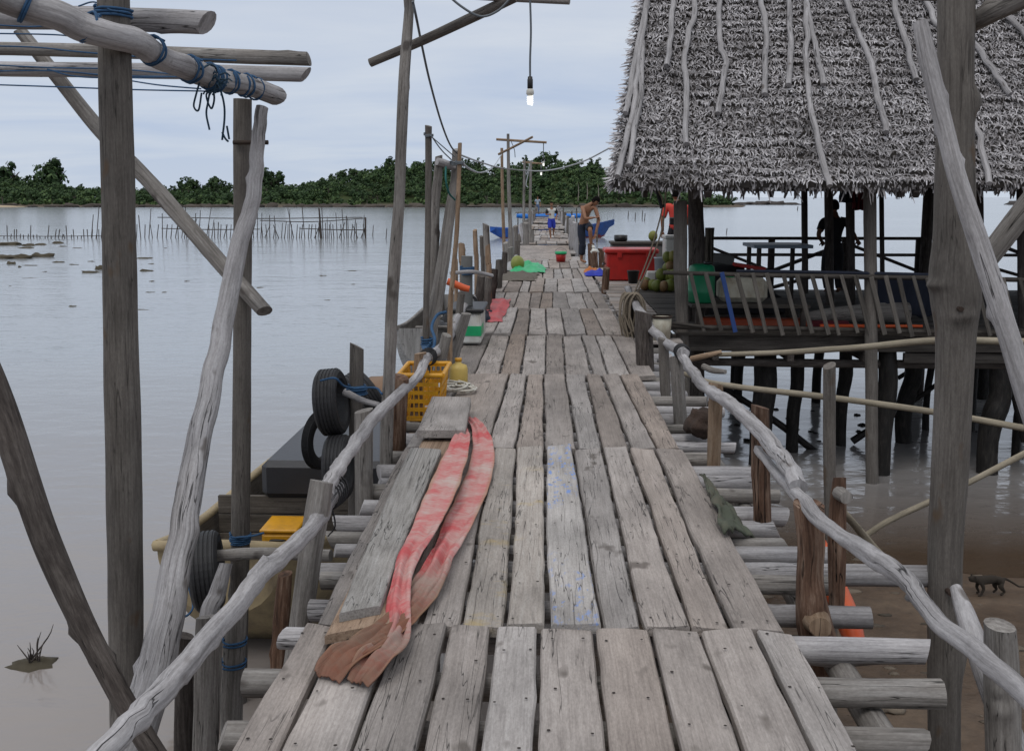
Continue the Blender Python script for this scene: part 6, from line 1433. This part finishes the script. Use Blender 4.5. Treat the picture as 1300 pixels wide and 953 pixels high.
for i, (px, py, w_) in enumerate([(905, 513, 22), (930, 505, 16), (957, 520, 10), (935, 540, 9), (985, 520, 8), (1000, 531, 7), (1010, 545, 9), (1032, 522, 6), (1035, 550, 7), (1040, 560, 6), (1088, 527, 9), (1095, 540, 12), (1090, 548, 8), (1030, 548, 8), (1248, 500, 4), (1258, 505, 4), (1240, 548, 4), (950, 560, 14), (925, 575, 16)]):
    p = G(px, py, 0); mb = MB(); rx = U(w_, p.y) / 2; rock(mb, (p.x, p.y, 0), rx, rx * .8, rx * .5, i * 1.9, 12, 7, rough=.5); big = w_ > 11
    tag(mb.build('stone', M['wet']), ('larger' if big else 'small') + ' dark stone in the water between the jetty and the hut piles', 'stone', ('larger' if big else 'small') + ' dark stones under the hut')
# ================================================================== people and the monkey
def skinned(pts, edges, radii, root=0, sub=2):
    me = bpy.data.meshes.new('tmp_skin'); me.from_pydata([tuple(p) for p in pts], edges, []); ob = bpy.data.objects.new('tmp_skin', me); COL.objects.link(ob)
    ob.modifiers.new('s', 'SKIN'); ob.modifiers[0].use_smooth_shade = True; ob.modifiers[0].branch_smoothing = .4
    for i, r_ in enumerate(radii):
        d = me.skin_vertices[0].data[i]; d.radius = r_ if isinstance(r_, tuple) else (r_, r_); d.use_root = (i == root)
    m2 = ob.modifiers.new('b', 'SUBSURF'); m2.levels = sub; m2.render_levels = sub
    dg = bpy.context.evaluated_depsgraph_get(); ev = ob.evaluated_get(dg); em = ev.to_mesh()
    V = [tuple(v.co) for v in em.vertices]; F = [tuple(p.vertices) for p in em.polygons]; ev.to_mesh_clear()
    bpy.data.objects.remove(ob); bpy.data.meshes.remove(me); return V, F
BR = dict(pelvis=(.135, .10), waist=(.12, .09), chest=(.155, .105), neck=.052, hip=.09, thigh=.085, knee=.056, calf=.055, ankle=.036, heel=.036, toe=.030, shoulder=.062, elbow=.041, fore=.040, wrist=.027)
CH = [('pelvis', 'waist'), ('waist', 'chest'), ('chest', 'neck'), ('neck', 'head0')]
for s_ in 'lr':
    CH += [('chest', 'shoulder' + s_), ('shoulder' + s_, 'elbow' + s_), ('elbow' + s_, 'fore' + s_), ('fore' + s_, 'wrist' + s_), ('pelvis', 'hip' + s_), ('hip' + s_, 'thigh' + s_), ('thigh' + s_, 'knee' + s_), ('knee' + s_, 'calf' + s_), ('calf' + s_, 'ankle' + s_), ('ankle' + s_, 'toe' + s_)]
def rad(n):
    for k in (n, n[:-1]):
        if k in BR: return BR[k]
    return .05
def headmesh(mb, c, face, up, r_=.098):
    f = Vector(face).normalized(); u = (Vector(up) - f * Vector(up).dot(f)).normalized(); s_ = f.cross(u); n, m = 22, 30
    V = []; mats = []; L = []
    for i in range(n + 1):
        ph = math.pi * i / n
        for k in range(m):
            a = 6.2832 * k / m; d = Vector((math.sin(ph) * math.cos(a), math.sin(ph) * math.sin(a), math.cos(ph)))     # x: side, y: front, z: up
            x, y, z = d.x * .78, d.y * .98, d.z * 1.18
            if z < 0: x *= 1 - .28 * (-z); 
            fr_ = max(0, d.y)
            y += .16 * math.exp(-((d.x / .13) ** 2 + ((d.z + .12) / .2) ** 2)) * (fr_ > 0)             # nose
            y -= .06 * math.exp(-(((abs(d.x) - .34) / .14) ** 2 + ((d.z - .06) / .12) ** 2)) * (fr_ > 0)   # eye sockets
            y += .05 * math.exp(-((d.x / .25) ** 2 + ((d.z + .42) / .09) ** 2)) * (fr_ > 0)            # lips
            y += .06 * math.exp(-((d.x / .3) ** 2 + ((d.z + .78) / .2) ** 2)) * (fr_ > 0)              # chin
            x += math.copysign(.14, d.x) * math.exp(-(((d.y + .05) / .16) ** 2 + (d.z / .22) ** 2)) * (abs(d.x) > .5)    # ears
            V.append(Vector(c) + (s_ * x + f * y + u * z) * r_); L.append(d)
    F = []
    for i in range(n):
        for k in range(m):
            q = (i * m + k, (i + 1) * m + k, (i + 1) * m + (k + 1) % m, i * m + (k + 1) % m); F.append(q)
            d = (L[q[0]] + L[q[2]]) / 2
            eye = d.y > .5 and abs(abs(d.x) - .34) < .12 and abs(d.z - .05) < .07; brow = d.y > .5 and abs(abs(d.x) - .34) < .16 and abs(d.z - .26) < .05
            mats.append(1 if eye or brow else 2 if d.y > .5 and abs(d.x) < .2 and abs(d.z + .42) < .07 else 0)
    mb.add(V, F, None, 0, mats, True)
    H = MB(); V = []; F = []                                      # hair cap
    for i in range(13):
        ph = math.pi * .62 * i / 12
        for k in range(28):
            a = 6.2832 * k / 28; d = Vector((math.sin(ph) * math.cos(a), math.sin(ph) * math.sin(a), math.cos(ph)))
            if d.y > .25 and d.z < .42: ph2 = math.acos(.42 + .06 * math.sin(a * 9)); d = Vector((math.sin(ph2) * math.cos(a), math.sin(ph2) * math.sin(a), math.cos(ph2)))
            k_ = 1.10 + .035 * mnoise.noise(d * 5 + Vector(c)); V.append(Vector(c) + (s_ * d.x * .80 * k_ + f * d.y * .99 * k_ + u * d.z * 1.19 * k_) * r_)
    F = [(i * 28 + k, (i + 1) * 28 + k, (i + 1) * 28 + (k + 1) % 28, i * 28 + (k + 1) % 28) for i in range(12) for k in range(28)]
    H.add(V, F, None, 0, 0, True); return H
def hand(mb, w_, d, palmn, sc=1.0, curl=.5):
    d = Vector(d).normalized(); n = Vector(palmn); n = (n - d * n.dot(d)).normalized(); s_ = d.cross(n)
    w_ = Vector(w_)
    for q in (-1, 0, 1): tube(mb, [(*(w_ + s_ * q * .010 * sc), .018 * sc), (*(w_ + d * .045 * sc + s_ * q * .020 * sc), .0165 * sc), (*(w_ + d * .088 * sc + s_ * q * .024 * sc), .012 * sc)], seg=8, n=3, rough=0)
    for k, (o, L) in enumerate([(-.031, .062), (-.011, .074), (.010, .070), (.030, .054)]):
        p = w_ + d * .084 * sc + s_ * o * sc; a = curl * .5; pts = [(*p, .0095 * sc)]
        for j in range(3):
            p = p + (d * math.cos(a) + n * math.sin(a)) * (L * sc * (.45, .32, .23)[j]); a += curl * .8; pts.append((*p, .0088 * sc - .001 * j))
        tube(mb, pts, seg=7, n=3, rough=0)
    p = w_ + d * .025 * sc - s_ * .025 * sc; q = p + (d * .6 - s_ * .75 + n * .3).normalized() * .038 * sc; r_ = q + (d * .9 - s_ * .2 + n * .4).normalized() * .03 * sc
    tube(mb, [(*p, .012 * sc), (*q, .010 * sc), (*r_, .008 * sc)], seg=7, n=3, rough=0)
def person(lab, loc, rz, J, skin, clothes, face=(0, -1, 0), up=(0, 0, 1), sc=1.0, palms=None, curl=.5, hair='hair', group=None):
    o = thing('person', lab, 'person', loc); Rm = Matrix.Translation(loc) @ Matrix.Rotation(rz, 4, 'Z') @ Matrix.Scale(sc, 4)
    J = {k: Vector(v) for k, v in J.items()}
    for s_ in 'lr':
        J.setdefault('thigh' + s_, J['hip' + s_].lerp(J['knee' + s_], .35)); J.setdefault('calf' + s_, J['knee' + s_].lerp(J['ankle' + s_], .3)); J.setdefault('fore' + s_, J['elbow' + s_].lerp(J['wrist' + s_], .3))
    J['head0'] = J['neck'].lerp(J['head'], .5)
    names = list(dict.fromkeys([a for e_ in CH for a in e_])); ix = {n: i for i, n in enumerate(names)}
    V, F = skinned([J[n] for n in names], [(ix[a], ix[b]) for a, b in CH], [rad(n) if n != 'head0' else .055 for n in names], ix['pelvis'])
    mb = MB(); mb.add(V, F, None, 0, 0, True); H = headmesh(mb, J['head'], face, up)
    for s_ in 'lr':
        d = J['wrist' + s_] - J['elbow' + s_]; hand(mb, J['wrist' + s_], d, (palms or {}).get(s_, (0, -1, 0)), 1.0, curl)
    def put(m_):
        m_.v = [tuple(Rm @ Vector(v)) for v in m_.v]; return m_
    put(mb).build('body', [M[skin], M['eye'], M['lip']], o)
    put(H).build('hair', M[hair], o)
    VV = np.array([tuple(v) for v in V]); best = np.full(len(VV), 1e9); bone = np.zeros(len(VV), int); tt = np.zeros(len(VV))
    for i, (a, b) in enumerate(CH):
        A = np.array(J[a]); B = np.array(J[b]); d = B - A; t_ = np.clip(((VV - A) @ d) / max(d @ d, 1e-9), 0, 1)
        ra = np.mean(rad(a)) if a != 'head0' else .055; rb = np.mean(rad(b)) if b != 'head0' else .055
        ds = np.linalg.norm(VV - (A + t_[:, None] * d), axis=1) / (ra + (rb - ra) * t_)
        m_ = ds < best; best[m_] = ds[m_]; bone[m_] = i; tt[m_] = t_[m_]
    tmp = bpy.data.meshes.new('tmp'); tmp.from_pydata(V, [], F); tmp.update(); NN = [Vector(v.normal) for v in tmp.vertices]; bpy.data.meshes.remove(tmp)
    for (nm, mat, parts, grow) in clothes:                          # garments: the body's own surface, let out
        ok = set()
        for i, (a, b) in enumerate(CH):
            for e_ in parts:
                if e_[0] == a and e_[1] == b:
                    hi = e_[2] if len(e_) > 2 else 1.01; lo_ = e_[3] if len(e_) > 3 else -.01
                    ok |= set(np.nonzero((bone == i) & (tt <= hi) & (tt >= lo_))[0].tolist())
        fs = [f for f in F if all(q in ok for q in f)]; use = sorted({q for f in fs for q in f}); ix = {q: i for i, q in enumerate(use)}
        if not fs: continue
        mb = MB(); mb.add([Vector(V[q]) + NN[q] * (grow + .004 * mnoise.noise(Vector(V[q]) * 14)) for q in use], [tuple(ix[q] for q in f) for f in fs], None, 0, 0, True)
        g_ = put(mb).build(nm, M[mat], o); md = g_.modifiers.new('cloth', 'SOLIDIFY'); md.thickness = .010; md.offset = -1
    return o
SHIRT = [('pelvis', 'waist', 1.01, .1), ('waist', 'chest'), ('chest', 'neck', .6), ('chest', 'shoulderl'), ('chest', 'shoulderr')]
SLEEVES = lambda k: [('shoulderl', 'elbowl', k), ('shoulderr', 'elbowr', k)]
TR = lambda k: [('pelvis', 'waist', .55)] + [x for s_ in 'lr' for x in (('pelvis', 'hip' + s_), ('hip' + s_, 'thigh' + s_), ('thigh' + s_, 'knee' + s_, k))]
LONG = lambda k: TR(1.0) + [x for s_ in 'lr' for x in (('knee' + s_, 'calf' + s_), ('calf' + s_, 'ankle' + s_, k))]
# running boy, coming towards the camera
Yb = 41.0; pb_ = P(700, 301, Yb)
JB = dict(pelvis=(0, 0, .88), waist=(0, -.02, 1.04), chest=(0, -.05, 1.26), neck=(0, -.07, 1.44), head=(.0, -.10, 1.60), shoulderl=(.17, -.04, 1.36), elbowl=(.27, .10, 1.14), wristl=(.22, -.06, .98), shoulderr=(-.17, -.06, 1.36), elbowr=(-.26, -.02, 1.12), wristr=(-.09, -.24, 1.13),
          hipl=(.09, 0, .84), kneel=(.11, .06, .47), anklel=(.10, .38, .30), toel=(.10, .44, .16), hipr=(-.09, 0, .84), kneer=(-.07, -.12, .45), ankler=(-.03, -.04, .07), toer=(-.03, -.20, .03))
person('barefoot boy in a white shirt with black sleeves and blue shorts running towards the camera', (pb_.x, Yb, DECK - .06), 0, JB, 'skin', [('white_shirt', 'c_white', SHIRT, .018), ('sleeve', 'c_black', [('shoulderl', 'elbowl', .75)], .022), ('sleeve', 'c_black', [('shoulderr', 'elbowr', .75)], .022), ('shorts', 'c_blue', TR(.85), .026)], sc=.86)
# man bending over his raised foot
Ym = 25.0; pm = P(741, 333, Ym)
JM = dict(pelvis=(.02, .02, .92), waist=(.0, -.02, 1.07), chest=(.06, -.06, 1.30), neck=(.16, -.12, 1.43), head=(.27, -.15, 1.50), shoulderl=(.25, -.10, 1.36), elbowl=(.35, -.22, 1.05), wristl=(.26, -.32, .72), shoulderr=(-.04, -.16, 1.35), elbowr=(.02, -.34, 1.08), wristr=(.22, -.30, 1.11),
          hipl=(.11, .0, .89), kneel=(.13, -.36, .84), anklel=(.17, -.28, .45), toel=(.24, -.40, .385), hipr=(-.08, .02, .88), kneer=(-.03, -.02, .47), ankler=(-.06, .02, .07), toer=(.06, -.10, .03))
person('shirtless man in dark navy trousers bending over his foot raised on a stump', (pm.x, Ym, DECK), 0, JM, 'skin', [('trousers', 'c_navy', [('pelvis', 'waist', .5), ('pelvis', 'hipl'), ('hipl', 'thighl'), ('thighl', 'kneel', .95), ('pelvis', 'hipr'), ('hipr', 'thighr'), ('thighr', 'kneer'), ('kneer', 'calfr'), ('calfr', 'ankler', .55)], .024),
       ('rolled_trouser_leg', 'c_navy', [('kneer', 'calfr'), ('calfr', 'ankler', .5)], .036), ('sandal', 'c_white', [('anklel', 'toel')], .010)], face=(.55, -.55, -.75), up=(.5, -.3, .8), palms={'l': (-.5, -.5, 0), 'r': (0, 0, -1)}, sc=1.0)
# far walker
Yw = 100; pw = P(682.5, 272, Yw)
JW = dict(pelvis=(0, 0, .92), waist=(0, 0, 1.08), chest=(0, 0, 1.32), neck=(0, -.01, 1.5), head=(0, -.02, 1.65), shoulderl=(.19, 0, 1.42), elbowl=(.25, .05, 1.15), wristl=(.24, -.05, .92), shoulderr=(-.19, 0, 1.42), elbowr=(-.26, .02, 1.15), wristr=(-.2, -.18, 1.05),
          hipl=(.09, 0, .88), kneel=(.1, -.06, .48), anklel=(.1, .02, .08), toel=(.1, -.14, .04), hipr=(-.09, 0, .88), kneer=(-.09, .02, .48), ankler=(-.09, .1, .09), toer=(-.09, -.04, .04))
person('distant person in a pale blue shirt and jeans walking far down the jetty', (pw.x, Yw, DECK - .1), 0, JW, 'skin', [('pale_shirt', 'c_lblue', SHIRT + SLEEVES(.7), .018), ('jeans', 'c_jean', LONG(.95), .020)])
# man in the coral shirt seen from behind by the hut corner
Yr = 21.6; pr = P(853, 300, Yr)
JR_ = dict(pelvis=(0, 0, .92), waist=(0, 0, 1.08), chest=(0, 0, 1.31), neck=(0, -.02, 1.5), head=(.02, -.04, 1.64), shoulderl=(.19, 0, 1.42), elbowl=(.27, .04, 1.14), wristl=(.27, -.03, .88), shoulderr=(-.19, 0, 1.42), elbowr=(-.26, -.05, 1.14), wristr=(-.16, -.2, 1.0),
          hipl=(.09, 0, .88), kneel=(.1, 0, .48), anklel=(.1, .02, .08), toel=(.1, -.14, .04), hipr=(-.09, 0, .88), kneer=(-.1, .0, .48), ankler=(-.1, .02, .08), toer=(-.1, -.13, .04))
pc = person('man in a coral red shirt standing by the hut corner, half hidden by the post', (pr.x, Yr - .6, FL + .006), math.pi * .9, JR_, 'skin', [('coral_shirt', 'c_red', SHIRT + SLEEVES(.85), .02), ('trousers', 'c_black', LONG(.95), .020)])
mb = MB(); obox(mb, Matrix.Translation((pr.x - .05, Yr - .6 - .2, FL + 1.12)), .2, .09, .15, bev=.02); tag(mb.build('waist_bag', M['blackplastic']), 'small black bag worn across the back of the coral shirt', 'bag')
# man in silhouette leaning on the back railing
Ys = 17.25; ps = P(1058, 300, Ys)
JS = dict(pelvis=(.02, 0, .80), waist=(.02, -.06, .95), chest=(-.02, -.12, 1.17), neck=(-.02, -.16, 1.34), head=(.0, -.2, 1.48), shoulderl=(.18, -.13, 1.25), elbowl=(.27, -.05, 1.0), wristl=(.18, -.2, .88), shoulderr=(-.2, -.14, 1.24), elbowr=(-.33, -.16, 1.02), wristr=(-.42, -.26, .90),
          hipl=(.09, 0, .77), kneel=(.12, -.12, .42), anklel=(.1, .02, .08), toel=(.1, -.14, .04), hipr=(-.07, 0, .77), kneer=(-.09, -.1, .42), ankler=(-.09, .05, .08), toer=(-.09, -.11, .04))
person('man in dark clothes leaning on the back railing inside the shaded hut', (ps.x, Ys - .1, FL + .004), math.pi * .97, JS, 'skin_dark', [('dark_shirt', 'c_black', SHIRT + SLEEVES(.7), .018), ('dark_trousers', 'c_black', LONG(.95), .020)], sc=.97)
# macaque walking left along the wet sand
g0 = G(1256, 757, .04); mk = thing('macaque', 'small grey brown monkey walking left along the wet sand', 'monkey', (g0.x, g0.y, g0.z))
gy = lambda x, y: gz(g0.x + x, g0.y + y)
def ml(x, y, z): return (x, y, z)
pts = dict(rump=(.09, 0, .135), belly=(0, 0, .135), chest=(-.09, 0, .135), neck=(-.135, 0, .145), head=(-.165, 0, .152), muz=(-.195, 0, .138), t1=(.13, 0, .14), t2=(.20, .02, .10), t3=(.28, .03, .05), t4=(.34, .03, .045),
    fs1=(-.09, -.03, .11), fe1=(-.075, -.035, .065), fw1=(-.10, -.035, .015), ff1=(-.125, -.035, .006), fs2=(-.09, .03, .11), fe2=(-.10, .035, .062), fw2=(-.075, .035, .015), ff2=(-.10, .035, .006),
    hk1=(.075, -.035, .075), ha1=(.115, -.035, .035), hf1=(.075, -.035, .006), hk2=(.055, .035, .075), ha2=(.085, .035, .032), hf2=(.05, .035, .006))
ed = [('rump', 'belly'), ('belly', 'chest'), ('chest', 'neck'), ('neck', 'head'), ('head', 'muz'), ('rump', 't1'), ('t1', 't2'), ('t2', 't3'), ('t3', 't4'), ('chest', 'fs1'), ('fs1', 'fe1'), ('fe1', 'fw1'), ('fw1', 'ff1'), ('chest', 'fs2'), ('fs2', 'fe2'), ('fe2', 'fw2'), ('fw2', 'ff2'), ('rump', 'hk1'), ('hk1', 'ha1'), ('ha1', 'hf1'), ('rump', 'hk2'), ('hk2', 'ha2'), ('ha2', 'hf2')]
rr = dict(rump=.042, belly=.040, chest=.047, neck=.03, head=.034, muz=.016, t1=.012, t2=.009, t3=.008, t4=.005, fs=.02, fe=.013, fw=.010, ff=.009, hk=.024, ha=.011, hf=.010)
nm = list(pts); ix = {n: i for i, n in enumerate(nm)}
V, F = skinned([Vector(pts[n]) for n in nm], [(ix[a], ix[b]) for a, b in ed], [rr.get(n, rr.get(n[:2], .01)) for n in nm], 0)
Mk = Matrix.Translation(g0) @ Matrix.Rotation(R(8), 4, 'Z') @ Matrix.Scale(1.0, 4)
zoff = max(gz(g0.x, g0.y), 0) + .0 - g0.z
mb = MB(); mb.add([Mk @ (Vector(v) + Vector((0, 0, zoff))) for v in V], F, None, 0, 0, True)
for s_ in (-1, 1): rock(mb, Mk @ Vector((-.155, s_ * .032, .172 + zoff)), .009, .004, .010, 3, 8, 6)
mb.build('body', M['fur'], mk)
mb = MB()
for s_ in (-1, 1): rock(mb, Mk @ Vector((-.192, s_ * .012, .158 + zoff)), .004, .004, .004, 3, 8, 6, rough=0)
mb.build('eyes', M['eye'], mk)
